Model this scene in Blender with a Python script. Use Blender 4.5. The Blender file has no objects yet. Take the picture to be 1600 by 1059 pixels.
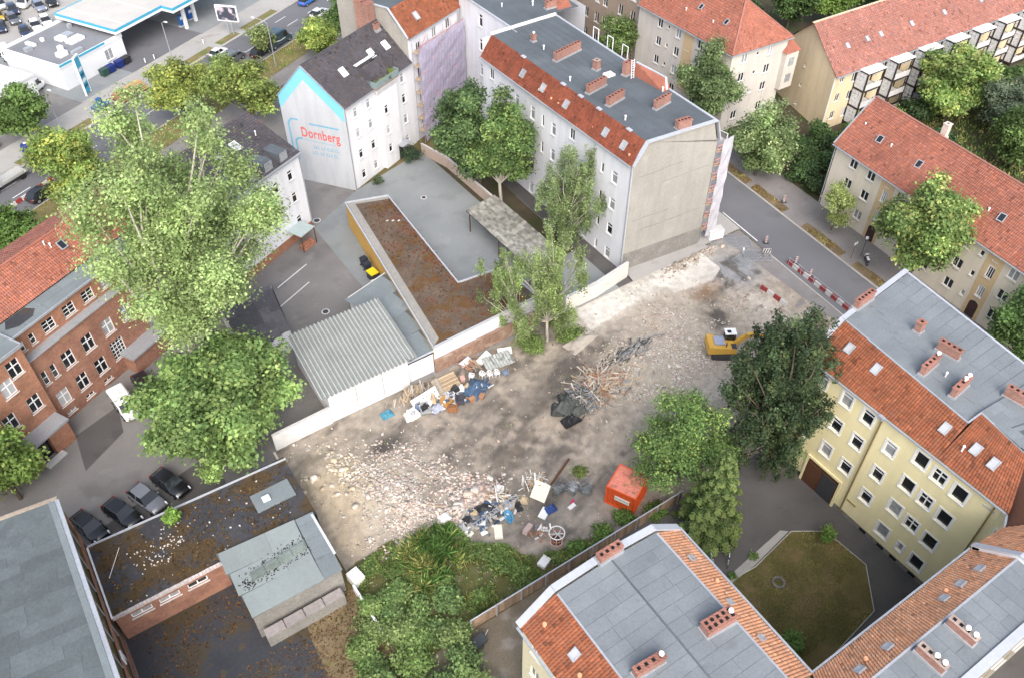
import bpy, math, random
import numpy as np
from mathutils import Vector, Matrix
random.seed(7)
rng = np.random.default_rng(11)
R = math.radians
scene = bpy.context.scene
col = scene.collection

# ------------------------------------------------------------------ camera
CAM_H, F_PX, PITCH, PSI = 68.0, 1327.0, R(44.7), R(33.7)
cd = bpy.data.cameras.new('camera')
cam = bpy.data.objects.new('camera', cd)
col.objects.link(cam)
cam.location = (0, 0, CAM_H)
cam.rotation_euler = (R(90) - PITCH, 0, -PSI)
cd.sensor_width = 36.0
cd.lens = 36.0 * F_PX / 1600.0
cd.clip_start = 0.5
cd.clip_end = 6000
scene.camera = cam

# ------------------------------------------------------------------ sky and sun (bright overcast)
SUN_AZ, SUN_EL = R(244), R(43)         # direction towards the sun, measured from +X anticlockwise
world = bpy.data.worlds.new('World')
scene.world = world
world.use_nodes = True
wn = world.node_tree
bg = wn.nodes['Background']
sky = wn.nodes.new('ShaderNodeTexSky')
sky.sky_type = 'NISHITA'
sky.sun_disc = False
sky.sun_elevation = SUN_EL
sky.sun_rotation = R(90) - SUN_AZ
sky.air_density = 1.0
sky.dust_density = 4.0
sky.ozone_density = 1.0
hs = wn.nodes.new('ShaderNodeHueSaturation')      # thin overcast: the blue is washed out
hs.inputs['Saturation'].default_value = 0.68
wn.links.new(sky.outputs[0], hs.inputs['Color'])
wn.links.new(hs.outputs[0], bg.inputs[0])
bg.inputs[1].default_value = 0.15
sd = bpy.data.lights.new('sun', 'SUN')
sun = bpy.data.objects.new('sun', sd)
col.objects.link(sun)
sd.energy = 1.0
sd.angle = R(55)
sd.color = (1.0, 0.99, 0.97)
sv = Vector((math.cos(SUN_AZ) * math.cos(SUN_EL), math.sin(SUN_AZ) * math.cos(SUN_EL), math.sin(SUN_EL)))
sun.rotation_euler = sv.to_track_quat('Z', 'Y').to_euler()
sun.location = sv * 200
vs = scene.view_settings
vs.view_transform = 'Standard'
vs.look = 'None'
vs.gamma = 1.0
vs.use_curve_mapping = False
vs.exposure = 1.08
scene.render.engine = 'CYCLES'
scene.cycles.max_bounces = 5
scene.cycles.diffuse_bounces = 3
scene.cycles.transparent_max_bounces = 6
scene.cycles.use_denoising = True

# ------------------------------------------------------------------ materials
MATS = {}
ATTR = set()
def mat(name, c, rough=0.85, var=0.18, s1=0.25, s2=4.0, bump=0.15, attr=False, orand=0.0, ocol=False,
        stain=None, metal=0.0, spec=0.3, brick=None, transl=0.0, coat=0.0, alpha=1.0, streak=0.0):
    """procedural surface: base colour, two scales of noise, optional stains / brick courses / per-face colour"""
    if name in MATS: return MATS[name]
    m = bpy.data.materials.new(name)
    m.use_nodes = True
    nt = m.node_tree
    N, Lk = nt.nodes, nt.links.new
    b = N['Principled BSDF']
    b.inputs['Roughness'].default_value = rough
    b.inputs['Metallic'].default_value = metal
    b.inputs['Specular IOR Level'].default_value = spec
    b.inputs['Coat Weight'].default_value = coat
    b.inputs['Alpha'].default_value = alpha
    geo = N.new('ShaderNodeNewGeometry')
    rgb = N.new('ShaderNodeRGB'); rgb.outputs[0].default_value = (*c, 1)
    cur = rgb.outputs[0]
    def mul(a, bsock):
        x = N.new('ShaderNodeMix'); x.data_type = 'RGBA'; x.blend_type = 'MULTIPLY'
        x.inputs[0].default_value = 1.0
        Lk(a, x.inputs[6]); Lk(bsock, x.inputs[7]); return x.outputs[2]
    def noise(scale, detail=3.0):
        n = N.new('ShaderNodeTexNoise'); n.inputs['Scale'].default_value = scale
        n.inputs['Detail'].default_value = detail
        Lk(geo.outputs['Position'], n.inputs['Vector']); return n.outputs[0]
    def rng_(sock, lo, hi, a=0.25, z=0.75):
        r = N.new('ShaderNodeMapRange'); r.inputs[1].default_value = a; r.inputs[2].default_value = z
        r.inputs[3].default_value = lo; r.inputs[4].default_value = hi
        Lk(sock, r.inputs[0]); return r.outputs[0]
    if ocol:
        oi = N.new('ShaderNodeObjectInfo'); cur = oi.outputs['Color']
    if brick:
        sep = N.new('ShaderNodeSeparateXYZ'); Lk(geo.outputs['Position'], sep.inputs[0])
        ad = N.new('ShaderNodeMath'); ad.operation = 'ADD'; Lk(sep.outputs[0], ad.inputs[0]); Lk(sep.outputs[1], ad.inputs[1])
        cmb = N.new('ShaderNodeCombineXYZ'); Lk(ad.outputs[0], cmb.inputs[0]); Lk(sep.outputs[2], cmb.inputs[1])
        bt = N.new('ShaderNodeTexBrick')
        bt.inputs['Scale'].default_value = 1.0
        bt.inputs['Brick Width'].default_value = 0.26; bt.inputs['Row Height'].default_value = 0.085
        bt.inputs['Mortar Size'].default_value = 0.012
        bt.inputs['Color1'].default_value = (*c, 1)
        bt.inputs['Color2'].default_value = (c[0] * 0.72, c[1] * 0.68, c[2] * 0.7, 1)
        bt.inputs['Mortar'].default_value = (*brick, 1)
        Lk(cmb.outputs[0], bt.inputs['Vector']); cur = bt.outputs[0]
    if attr:
        ATTR.add(name)
        at_ = N.new('ShaderNodeVertexColor'); at_.layer_name = 'Col'
        cur = mul(cur, at_.outputs[0])
    if orand:
        oi2 = N.new('ShaderNodeObjectInfo'); cur = mul(cur, rng_(oi2.outputs['Random'], 1 - orand, 1 + orand, 0, 1))
    big = noise(s1, 4.0); fine = noise(s2, 3.0)
    if var:
        cur = mul(cur, rng_(big, 1 - var, 1 + var))
        cur = mul(cur, rng_(fine, 1 - var * 0.8, 1 + var * 0.8))
    if streak:                                   # rain streaks running down a wall
        mp = N.new('ShaderNodeMapping'); mp.inputs['Scale'].default_value = (1.1, 1.1, 0.16)
        Lk(geo.outputs['Position'], mp.inputs['Vector'])
        sn_ = N.new('ShaderNodeTexNoise'); sn_.inputs['Scale'].default_value = 1.0; sn_.inputs['Detail'].default_value = 5.0
        Lk(mp.outputs[0], sn_.inputs['Vector'])
        cur = mul(cur, rng_(sn_.outputs[0], 1 - streak, 1.0, 0.36, 0.56))
    if stain:
        for sc, ssc, th, amt in stain:
            sn = noise(ssc, 6.0)
            f = rng_(sn, 0, amt, th, th + 0.1)
            x = N.new('ShaderNodeMix'); x.data_type = 'RGBA'
            Lk(f, x.inputs[0]); Lk(cur, x.inputs[6]); x.inputs[7].default_value = (*sc, 1)
            cur = x.outputs[2]
    Lk(cur, b.inputs['Base Color'])
    if bump:
        bn = N.new('ShaderNodeBump'); bn.inputs['Strength'].default_value = bump; bn.inputs['Distance'].default_value = 0.05
        Lk(noise(s2 * 3, 4.0), bn.inputs['Height']); Lk(bn.outputs[0], b.inputs['Normal'])
    if transl:
        out = N['Material Output']
        tr = N.new('ShaderNodeBsdfTranslucent'); Lk(cur, tr.inputs[0])
        ms = N.new('ShaderNodeMixShader'); ms.inputs[0].default_value = transl
        Lk(b.outputs[0], ms.inputs[1]); Lk(tr.outputs[0], ms.inputs[2]); Lk(ms.outputs[0], out.inputs[0])
    MATS[name] = m
    return m

# ------------------------------------------------------------------ mesh collector
OFF = {}
class MB:
    def __init__(s): s.v, s.f, s.c, s.attr = [], [], [], False
    def poly(s, pts, c=None):
        i = len(s.v); s.v += [tuple(p) for p in pts]
        s.f.append(tuple(range(i, i + len(pts)))); s.c.append(c or (1, 1, 1)); return s
    def faces(s, vs_, fs, c=None):
        i = len(s.v); s.v += [tuple(p) for p in vs_]
        for f in fs: s.f.append(tuple(i + k for k in f)); s.c.append(c or (1, 1, 1))
        return s
    def hexa(s, p, c=None):       # 8 points: bottom 4 (ccw), top 4
        return s.faces(p, [(3, 2, 1, 0), (4, 5, 6, 7), (0, 1, 5, 4), (1, 2, 6, 5), (2, 3, 7, 6), (3, 0, 4, 7)], c)
    def box(s, x0, y0, z0, x1, y1, z1, c=None):
        return s.hexa([(x0, y0, z0), (x1, y0, z0), (x1, y1, z0), (x0, y1, z0), (x0, y0, z1), (x1, y0, z1), (x1, y1, z1), (x0, y1, z1)], c)
    def obox(s, o, ux, uy, uz, c=None):   # corner o plus three edge vectors
        o, ux, uy, uz = map(Vector, (o, ux, uy, uz))
        return s.hexa([o, o + ux, o + ux + uy, o + uy, o + uz, o + ux + uz, o + ux + uy + uz, o + uy + uz], c)
    def bar(s, a, b, w, h=None, c=None):  # square bar from a to b
        a, b = Vector(a), Vector(b); h = h or w
        d = (b - a); 
        if d.length < 1e-6: return s
        up = Vector((0, 0, 1)) if abs(d.normalized().z) < 0.95 else Vector((1, 0, 0))
        x = d.cross(up).normalized() * w; y = x.cross(d).normalized() * h
        return s.obox(a - x / 2 - y / 2, d, x, y, c) if False else s.hexa(
            [a - x/2 - y/2, a + x/2 - y/2, a + x/2 + y/2, a - x/2 + y/2, b - x/2 - y/2, b + x/2 - y/2, b + x/2 + y/2, b - x/2 + y/2], c)
    def tube(s, pts, rad, n=6, c=None, cap=True):
        pts = [Vector(p) for p in pts]
        rad = rad if isinstance(rad, (list, tuple)) else [rad] * len(pts)
        vs_, fs = [], []
        for i, p in enumerate(pts):
            d = (pts[min(i + 1, len(pts) - 1)] - pts[max(i - 1, 0)]).normalized()
            up = Vector((0, 0, 1)) if abs(d.z) < 0.9 else Vector((1, 0, 0))
            x = d.cross(up).normalized(); y = x.cross(d)
            for k in range(n):
                a = 2 * math.pi * k / n
                vs_.append(p + (x * math.cos(a) + y * math.sin(a)) * rad[i])
        for i in range(len(pts) - 1):
            for k in range(n):
                fs.append((i * n + k, i * n + (k + 1) % n, (i + 1) * n + (k + 1) % n, (i + 1) * n + k))
        if cap:
            fs.append(tuple(range(n))[::-1]); fs.append(tuple(range((len(pts) - 1) * n, len(pts) * n)))
        return s.faces(vs_, fs, c)
    def mesh(s, name, off=(0, 0, 0), smooth=False):
        me = bpy.data.meshes.new(name)
        ox, oy, oz = off
        me.from_pydata([(x - ox, y - oy, z - oz) for x, y, z in s.v], [], s.f)
        if s.attr or any(c != (1, 1, 1) for c in s.c):
            ca = me.color_attributes.new('Col', 'FLOAT_COLOR', 'CORNER')
            arr = []
            for f, c in zip(s.f, s.c): arr += [c[0], c[1], c[2], 1.0] * len(f)
            ca.data.foreach_set('color', arr)
        if smooth:
            me.polygons.foreach_set('use_smooth', [True] * len(me.polygons))
        me.validate(); me.update()
        return me
    def build(s, name, m, parent=None, kind=None, label=None, smooth=False):
        off = OFF.get(parent.name, (0, 0, 0)) if parent else (0, 0, 0)
        s.attr = bool(m and m.name in ATTR)
        me = s.mesh(name, off, smooth)
        return put(name, me, m, parent, kind, label)
def put(name, me, m, parent=None, kind=None, label=None, loc=None, rot=None):
    o = bpy.data.objects.new(name, me)
    col.objects.link(o)
    if m and not me.materials: me.materials.append(m)
    if parent:
        o.parent = parent
        if parent.name in OFF: OFF[o.name] = OFF[parent.name]
    if kind: o['kind'] = kind
    if label: o['label'] = label
    if loc is not None: o.location = loc
    if rot is not None: o.rotation_euler = (0, 0, rot) if not isinstance(rot, tuple) else rot
    return o
def tag(o, label, cat, group=None):
    o['label'] = label; o['category'] = cat
    if group: o['group'] = group
    return o
def thing(name, label, cat, loc=(0, 0, 0), rot=0.0, group=None, worldco=False):
    o = bpy.data.objects.new(name, None)
    o.empty_display_size = 0.3
    col.objects.link(o)
    o.location = loc; o.rotation_euler = (0, 0, rot)
    tag(o, label, cat, group)
    OFF[o.name] = tuple(loc) if worldco else (0, 0, 0)
    return o
def struct(name, mb, m):
    o = mb.build(name, m); o['kind'] = 'structure'; return o
def copy_tree(o, parent=None):
    c = o.copy(); col.objects.link(c); c.parent = parent
    for ch in list(o.children): copy_tree(ch, c)
    return c
UNIT = MB().box(-.5, -.5, -.5, .5, .5, .5).mesh('unit_box')

# ------------------------------------------------------------------ base materials
WHITE = mat('white_paint', (0.80, 0.80, 0.80), 0.6, 0.06)
PVC = mat('window_white', (0.82, 0.82, 0.82), 0.35, 0.03, bump=0)
GLASS_D = mat('glass_dark', (0.015, 0.018, 0.022), 0.08, 0.0, bump=0, spec=0.6)
GLASS_C = mat('glass_curtain', (0.30, 0.31, 0.32), 0.15, 0.3, s2=3, bump=0, spec=0.6)
GLASS_B = mat('glass_blind', (0.42, 0.43, 0.44), 0.3, 0.06, bump=0, spec=0.5)
STONE = mat('sill_stone', (0.55, 0.54, 0.52), 0.8, 0.1)
METAL = mat('zinc', (0.42, 0.44, 0.47), 0.45, 0.12, metal=0.35)
DARKM = mat('dark_metal', (0.05, 0.05, 0.055), 0.5, 0.1)
BRICK_C = mat('chimney_brick', (0.34, 0.145, 0.105), 0.9, 0.2, brick=(0.36, 0.28, 0.24), stain=[((0.12, 0.08, 0.07), 1.2, 0.62, 0.5)])
BLACK = mat('soot', (0.01, 0.01, 0.01), 0.9, 0, bump=0)
TILE_DK = mat('tile_red_aged', (0.235, 0.07, 0.04), 0.85, 0.22, attr=True, s1=0.5, s2=2.5, stain=[((0.16, 0.075, 0.03), 0.45, 0.6, 0.55)])
TILE_OR = mat('tile_orange', (0.265, 0.092, 0.047), 0.8, 0.16, attr=True, s1=0.5, s2=2.0, stain=[((0.2, 0.1, 0.06), 0.6, 0.68, 0.4)])
TILE_PALE = mat('tile_pale_orange', (0.74, 0.36, 0.20), 0.8, 0.14, attr=True, s1=0.6, s2=2.0, stain=[((0.3, 0.15, 0.09), 0.9, 0.68, 0.35)])
TILE_RED = mat('tile_red', (0.355, 0.135, 0.092), 0.75, 0.15, attr=True, s1=0.3, s2=2.0, stain=[((0.2, 0.085, 0.06), 0.5, 0.6, 0.45), ((0.13, 0.10, 0.06), 0.9, 0.66, 0.4)])
TILE_PINK = mat('tile_pinkish', (0.335, 0.15, 0.118), 0.75, 0.12, attr=True, s1=0.3, s2=2.0)
TILE_BLK = mat('tile_anthracite', (0.085, 0.078, 0.085), 0.6, 0.15, attr=True, s1=0.4)
SHEET = mat('bitumen_sheet', (0.185, 0.205, 0.22), 0.9, 0.12, s1=0.35, s2=6, orand=0.05, bump=0.25, stain=[((0.135, 0.15, 0.16), 0.5, 0.6, 0.5), ((0.23, 0.25, 0.26), 0.32, 0.6, 0.5), ((0.12, 0.125, 0.125), 1.1, 0.66, 0.6)])
SHEET_D = mat('bitumen_dark', (0.098, 0.113, 0.127), 0.9, 0.15, s1=0.3, s2=6, orand=0.06, bump=0.25, stain=[((0.07, 0.08, 0.088), 0.6, 0.6, 0.5), ((0.14, 0.155, 0.165), 0.3, 0.6, 0.5)])
SHEET_G = mat('bitumen_green_grey', (0.18, 0.207, 0.215), 0.9, 0.12, s1=0.4, s2=6, orand=0.06, bump=0.25, stain=[((0.11, 0.12, 0.12), 0.8, 0.63, 0.5)])

# ------------------------------------------------------------------ building kit
WCACHE = {}
def wmesh(w, h, typ):
    k = (round(w, 2), round(h, 2), typ)
    if k in WCACHE: return WCACHE[k]
    fr = MB(); fw = 0.085; y0, y1 = 0.10, 0.17
    def hb(x0, x1, z0, z1): fr.box(x0, y0, z0, x1, y1, z1)
    hb(-w/2, w/2, 0, fw); hb(-w/2, w/2, h - fw, h); hb(-w/2, -w/2 + fw, fw, h - fw); hb(w/2 - fw, w/2, fw, h - fw)
    panes = []
    xs, zs = [-w/2 + fw, w/2 - fw], [fw, h - fw]
    vx = {'double': [0], 'cross': [0], 'six': [0], 'triple': [-w/6, w/6], 'lattice': [-w/4, 0, w/4]}.get(typ, [])
    hz = {'cross': [h * 0.62], 'transom': [h * 0.72], 'six': [h * .36, h * .68], 'lattice': [h * .2, h * .4, h * .6, h * .8], 'stair': [h * 0.5]}.get(typ, [])
    mw = 0.11 if typ in ('cross', 'double', 'transom') else 0.06
    for x in vx: hb(x - mw/2, x + mw/2, fw, h - fw)
    ex = [xs[0]] + [e for x in vx for e in (x - mw/2, x + mw/2)] + [xs[1]]
    for z in hz:
        for i in range(0, len(ex), 2): hb(ex[i], ex[i+1], z - mw/2, z + mw/2)
    ez = [zs[0]] + [e for z in hz for e in (z - mw/2, z + mw/2)] + [zs[1]]
    for i in range(0, len(ex), 2):
        for j in range(0, len(ez), 2):
            panes.append(MB().box(ex[i] - .01, 0.13, ez[j] - .01, ex[i+1] + .01, 0.15, ez[j+1] + .01).mesh('pane'))
    sill = MB().box(-w/2 - 0.10, -0.12, -0.07, w/2 + 0.10, 0.12, -0.005)
    sur = MB(); t = 0.17
    for a in ((-w/2 - t, -w/2, -t, h + t), (w/2, w/2 + t, -t, h + t), (-w/2, w/2, h, h + t), (-w/2, w/2, -t, -0.071)):
        sur.box(a[0], -0.035, a[2], a[1], 0.02, a[3])
    WCACHE[k] = (fr.mesh('window'), panes, sill.mesh('sill'), sur.mesh('surround'))
    return WCACHE[k]
PANE_M = {}
def window(parent, pos, ang, w, h, typ='double', glass=None, frame=None, sur=False, sill=True):
    fm, panes, sm, su = wmesh(w, h, typ)
    g = glass or random.choice([GLASS_D] * 5 + [GLASS_C] * 2 + [GLASS_B])
    o = put('window', fm, frame or PVC, parent, loc=pos, rot=ang)
    for p in panes:
        key = (p.name, g.name)
        if key not in PANE_M:
            q = p.copy(); q.materials.clear(); q.materials.append(g); PANE_M[key] = q
        put('pane', PANE_M[key], None, o)
    if sill: put('sill', sm, STONE if not sur else PVC, o)
    if sur: put('surround', su, PVC, o)
    return o

def wall(parent, p0, p1, z0, z1, m, ops=(), name='wall', reveal=0.16, frame=None, sur=False, gable=None, label=None):
    """one facade from p0 to p1 (outside on the right), with real openings; ops: (s, z_centre, w, h, type[, glass])
    gable: extra profile points [(s, z)...] above z1"""
    off = OFF.get(parent.name, (0, 0, 0))
    p0, p1 = Vector((p0[0], p0[1])), Vector((p1[0], p1[1]))
    t = (p1 - p0); Ln = t.length; t.normalize(); inn = Vector((-t.y, t.x))
    def P(s, z, d=0.0): q = p0 + t * s + inn * d; return (q.x, q.y, z)
    rects = []
    for o in ops:
        s, zc, w, h = o[:4]
        if s - w/2 > 0.05 and s + w/2 < Ln - 0.05 and zc - h/2 > z0 + 0.02 and zc + h/2 < z1 - 0.02:
            rects.append((s - w/2, s + w/2, zc - h/2, zc + h/2, o))
    S = sorted({0, Ln, *[v for r in rects for v in r[:2]]}); Z = sorted({z0, z1, *[v for r in rects for v in r[2:4]]})
    mb = MB()
    for i in range(len(S) - 1):
        runs = []
        for j in range(len(Z) - 1):
            cs, cz = (S[i] + S[i+1]) / 2, (Z[j] + Z[j+1]) / 2
            if any(r[0] < cs < r[1] and r[2] < cz < r[3] for r in rects): runs.append(None)
            else:
                if runs and runs[-1]: runs[-1][1] = Z[j+1]
                else: runs.append([Z[j], Z[j+1]])
        for r in runs:
            if r: mb.poly([P(S[i], r[0]), P(S[i+1], r[0]), P(S[i+1], r[1]), P(S[i], r[1])])
    for a, b, c, d, o in rects:
        for q in (((a, c), (b, c)), ((b, c), (b, d)), ((b, d), (a, d)), ((a, d), (a, c))):
            (s0, y0), (s1, y1) = q
            mb.poly([P(s1, y1), P(s0, y0), P(s0, y0, reveal), P(s1, y1, reveal)])
    if gable: mb.poly([P(0, z1), P(Ln, z1)] + [P(s, z) for s, z in gable])
    ob = mb.build(name, m, parent, label=label)
    ang = math.atan2(t.y, t.x)
    for a, b, c, d, o in rects:
        q = P((a + b) / 2, c)
        window(parent, (q[0] - off[0], q[1] - off[1], q[2] - off[2]), ang, b - a, d - c,
               o[4] if len(o) > 4 else 'double', o[5] if len(o) > 5 else None, frame, sur)
    return ob

def tiles(parent, quad, m, tw=0.24, th=0.34, lift=0.065, name='roof_tiles', jitter=0.09):
    """interlocking roof tiles laid in overlapping courses on a quad p00 p10 (eave) p11 p01 (ridge)"""
    p00, p10, p11, p01 = [np.array(p, float) for p in quad]
    nrm = np.cross(p10 - p00, p01 - p00); nrm /= np.linalg.norm(nrm)
    if nrm[2] < 0: nrm = -nrm
    nu = max(1, int(round(max(np.linalg.norm(p10 - p00), np.linalg.norm(p11 - p01)) / tw)))
    nv = max(1, int(round(np.linalg.norm((p01 + p11 - p00 - p10) / 2) / th)))
    u = np.linspace(0, 1, nu + 1); v = np.linspace(0, 1, nv + 1)
    U, V = np.meshgrid(np.arange(nu), np.arange(nv)); U = U.ravel(); V = V.ravel()
    def B(uu, vv):
        uu = uu[:, None]; vv = vv[:, None]
        return p00 * (1 - uu) * (1 - vv) + p10 * uu * (1 - vv) + p11 * uu * vv + p01 * (1 - uu) * vv
    gap = 0.025
    u0 = u[U] + gap / 2 / nu * 4; u1 = u[U + 1] - gap / 2 / nu * 4
    v0 = v[V]; v1 = v[V + 1]
    k = len(U)
    j = rng.normal(0, 0.006, k)[:, None]
    lo = nrm * lift + nrm * j; hi = nrm * 0.012
    a = B(u0, v0) + lo; b = B(u1, v0) + lo; c = B(u1, v1) + hi; d = B(u0, v1) + hi
    e = B(u0, v0); f = B(u1, v0)
    mid = B((u0 + u1) / 2, v0) + nrm * (lift + 0.02) + nrm * j; mid2 = B((u0 + u1) / 2, v1) + nrm * 0.03
    verts = np.stack([a, mid, b, c, mid2, d, f, e], 1).reshape(-1, 3)
    i0 = np.arange(k)[:, None] * 8
    f1 = i0 + np.array([0, 1, 4, 5]); f2 = i0 + np.array([1, 2, 3, 4]); f3 = i0 + np.array([7, 6, 2, 0])
    faces = np.concatenate([f1, f2, f3], 1).reshape(-1, 4)
    off = np.array(OFF.get(parent.name, (0, 0, 0)))
    verts = verts + nrm * (0.018 * np.sin(verts[:, :1] * .9 + verts[:, 1:2] * .7 + 1.3) + .012 * np.sin(verts[:, :1] * 2.3 - verts[:, 1:2] * 1.9))
    me = np_mesh(name, verts - off, faces)
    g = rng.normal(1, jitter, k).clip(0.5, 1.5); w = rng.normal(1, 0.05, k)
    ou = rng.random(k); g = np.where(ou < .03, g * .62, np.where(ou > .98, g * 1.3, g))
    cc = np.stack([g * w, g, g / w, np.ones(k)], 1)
    c12 = np.repeat(cc[:, None, :], 12, axis=1); c12[:, 8:, :3] *= 0.75 if m.name == 'tile_pale_orange' else 0.4  # tile front edges darkened: course shade plus grime, painted into the colour
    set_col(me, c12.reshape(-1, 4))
    o = put(name, me, m, parent, 'stuff')
    # the boarding under the tiles
    mb = MB(); K = 8
    g = lambda a, c: p00 * (1 - a) * (1 - c) + p10 * a * (1 - c) + p11 * a * c + p01 * (1 - a) * c - nrm * 0.012
    for i in range(K):
        for j_ in range(K): mb.poly([g(i / K, j_ / K), g((i + 1) / K, j_ / K), g((i + 1) / K, (j_ + 1) / K), g(i / K, (j_ + 1) / K)])
    mb.build('roof_boarding', TILE_BASE, parent)
    return o
def np_mesh(name, verts, faces):
    me = bpy.data.meshes.new(name)
    nv, nf, fl = len(verts), len(faces), faces.shape[1]
    me.vertices.add(nv); me.vertices.foreach_set('co', np.ascontiguousarray(verts, dtype=np.float32).ravel())
    me.loops.add(nf * fl); me.loops.foreach_set('vertex_index', np.ascontiguousarray(faces, dtype=np.int32).ravel())
    me.polygons.add(nf); me.polygons.foreach_set('loop_start', np.arange(0, nf * fl, fl, dtype=np.int32))
    me.polygons.foreach_set('loop_total', np.full(nf, fl, dtype=np.int32))
    me.update(calc_edges=True)
    return me
def set_col(me, arr):
    ca = me.color_attributes.new('Col', 'FLOAT_COLOR', 'CORNER')
    ca.data.foreach_set('color', np.ascontiguousarray(arr, dtype=np.float32).ravel())
TILE_BASE = mat('roof_underlay', (0.10, 0.045, 0.03), 0.9, 0.1)

SEAM = mat('bitumen_seam', (0.10, 0.11, 0.12), 0.8, 0.15)
def sheets(parent, quad, m, sw=1.0, slen=5.0, name='roof_sheet', thick=0.018, along=True, base=None):
    """roofing felt laid sheet by sheet: every sheet is an object, children of the flat roof part"""
    p00, p10, p11, p01 = [Vector(p) for p in quad]
    off = Vector(OFF.get(parent.name, (0, 0, 0)))
    nrm = (p10 - p00).cross(p01 - p00).normalized()
    if nrm.z < 0: nrm = -nrm
    b = base or MB().poly([p - nrm * 0.004 for p in (p00, p10, p11, p01)]).build('flat_roof', SEAM, parent)
    if not along: p00, p10, p11, p01 = p00, p01, p11, p10
    W = ((p01 - p00).length + (p11 - p10).length) / 2
    n = max(1, round(W / sw))
    for i in range(n):
        v0, v1 = i / n, (i + 1) / n
        L_ = ((p10 - p00).length)
        u = 0.0
        first = random.uniform(0.3, 1.0)
        while u < 0.999:
            du = slen / L_ * (first if u == 0 else random.uniform(0.75, 1.2))
            u1 = min(1.0, u + du)
            if 1 - u1 < 0.25 * slen / L_: u1 = 1.0
            vm = (v0 + v1) / 2
            A = p00.lerp(p10, u).lerp(p01.lerp(p11, u), vm); Bp = p00.lerp(p10, u1).lerp(p01.lerp(p11, u1), vm)
            ex = (Bp - A); lx = ex.length; ex.normalize(); ey = nrm.cross(ex).normalized()
            wv = W / n - 0.022; lx -= 0.022
            zoff = random.uniform(0.004, 0.012)
            c = (A + Bp) / 2 + nrm * zoff - off
            mt = Matrix(((ex.x * (lx + .0), ey.x * wv, nrm.x * thick, c.x), (ex.y * lx, ey.y * wv, nrm.y * thick, c.y), (ex.z * lx, ey.z * wv, nrm.z * thick, c.z), (0, 0, 0, 1)))
            key = 'sheet_' + m.name
            if key not in PANE_M:
                q = UNIT.copy(); q.materials.clear(); q.materials.append(m); PANE_M[key] = q
            o = put(name, PANE_M[key], None, b)
            o.matrix_local = mt
            u = u1
    return b

def chimney(parent, c, L_, W, z0, h, ang=0.0, flues=4, rows=1, pots=0, cap=True, m=None, base=True, label=None):
    """brick stack with zinc foot, capping and one flue object for every opening; c in parent/world coordinates"""
    off = OFF.get(parent.name, (0, 0, 0))
    mb = MB().box(-L_/2, -W/2, -0.3, L_/2, W/2, h)
    if cap: mb.box(-L_/2 - .05, -W/2 - .05, h - .10, L_/2 + .05, W/2 + .05, h + 0.02)
    o = mb.build('chimney', m or BRICK_C, None); o.parent = parent
    o.location = (c[0] - off[0], c[1] - off[1], z0 - off[2]); o.rotation_euler = (0, 0, ang)
    if label: o['label'] = label
    if base: put('flashing', MB().box(-L_/2 - .09, -W/2 - .09, -.25, L_/2 + .09, W/2 + .09, 0.22).mesh('flashing'), METAL if m is None else m, o)
    fl = MB().box(-.11, -.11, 0, .11, .11, .035).mesh('flue') if 'flue' not in PANE_M else PANE_M['flue']
    if 'flue' not in PANE_M: fl.materials.append(BLACK); PANE_M['flue'] = fl
    for r in range(rows):
        for i in range(flues):
            x = -L_/2 + (i + .5) * L_/flues; y = (r - (rows - 1)/2) * 0.38
            put('flue', fl, None, o, loc=(x, y, h + .022))
    for i in range(pots):
        x = L_/2 - 0.25 - i * 0.55
        p = MB().tube([(x, 0, h), (x, 0, h + .25), (x, 0, h + .27), (x, 0, h + .38)], [.08, .08, .19, .16], 10).build('cowl', WHITE, None)
        p.parent = o
    return o
def roof_window(parent, c, ang, tilt, w=0.7, h=1.0, glass=None, frame=None):
    """tilted roof light: frame box with a pane; c on the roof surface"""
    off = OFF.get(parent.name, (0, 0, 0))
    k = ('rw', w, h)
    if k not in PANE_M:
        f = MB()
        for a in ((-w/2 - .09, -w/2, -h/2 - .09, h/2 + .09), (w/2, w/2 + .09, -h/2 - .09, h/2 + .09), (-w/2, w/2, -h/2 - .09, -h/2), (-w/2, w/2, h/2, h/2 + .09)):
            f.box(a[0], a[2], -0.02, a[1], a[3], 0.14)
        PANE_M[k] = (f.mesh('roof_window'), MB().box(-w/2, -h/2, 0.0, w/2, h/2, 0.10).mesh('pane'))
    o = put('roof_window', PANE_M[k][0], frame or METAL, parent)
    o.matrix_local = Matrix.Translation(Vector(c) - Vector(off) + Vector((0, 0, .09))) @ Matrix.Rotation(ang, 4, 'Z') @ Matrix.Rotation(tilt, 4, 'X')
    g = glass or GLASS_C
    kk = ('rwp', w, h, g.name)
    if kk not in PANE_M:
        q = PANE_M[k][1].copy(); q.materials.clear(); q.materials.append(g); PANE_M[kk] = q
    put('pane', PANE_M[kk], None, o)
    return o
def vent(parent, c, r=0.07, h=0.45, m=None):
    off = OFF.get(parent.name, (0, 0, 0))
    mb = MB().tube([(0, 0, -.1), (0, 0, h), (0, 0, h + .02), (0, 0, h + .12)], [r, r, r * 1.7, r * 1.3], 8)
    o = mb.build('vent_pipe', m or PVC, None); o.parent = parent
    o.location = Vector(c) - Vector(off); return o
def strip(parent, pts, w, h, m, name):
    """bar following a polyline (gutter, coping, downpipe)"""
    mb = MB()
    for a, b in zip(pts[:-1], pts[1:]): mb.bar(a, b, w, h)
    return mb.build(name, m, parent)
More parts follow.
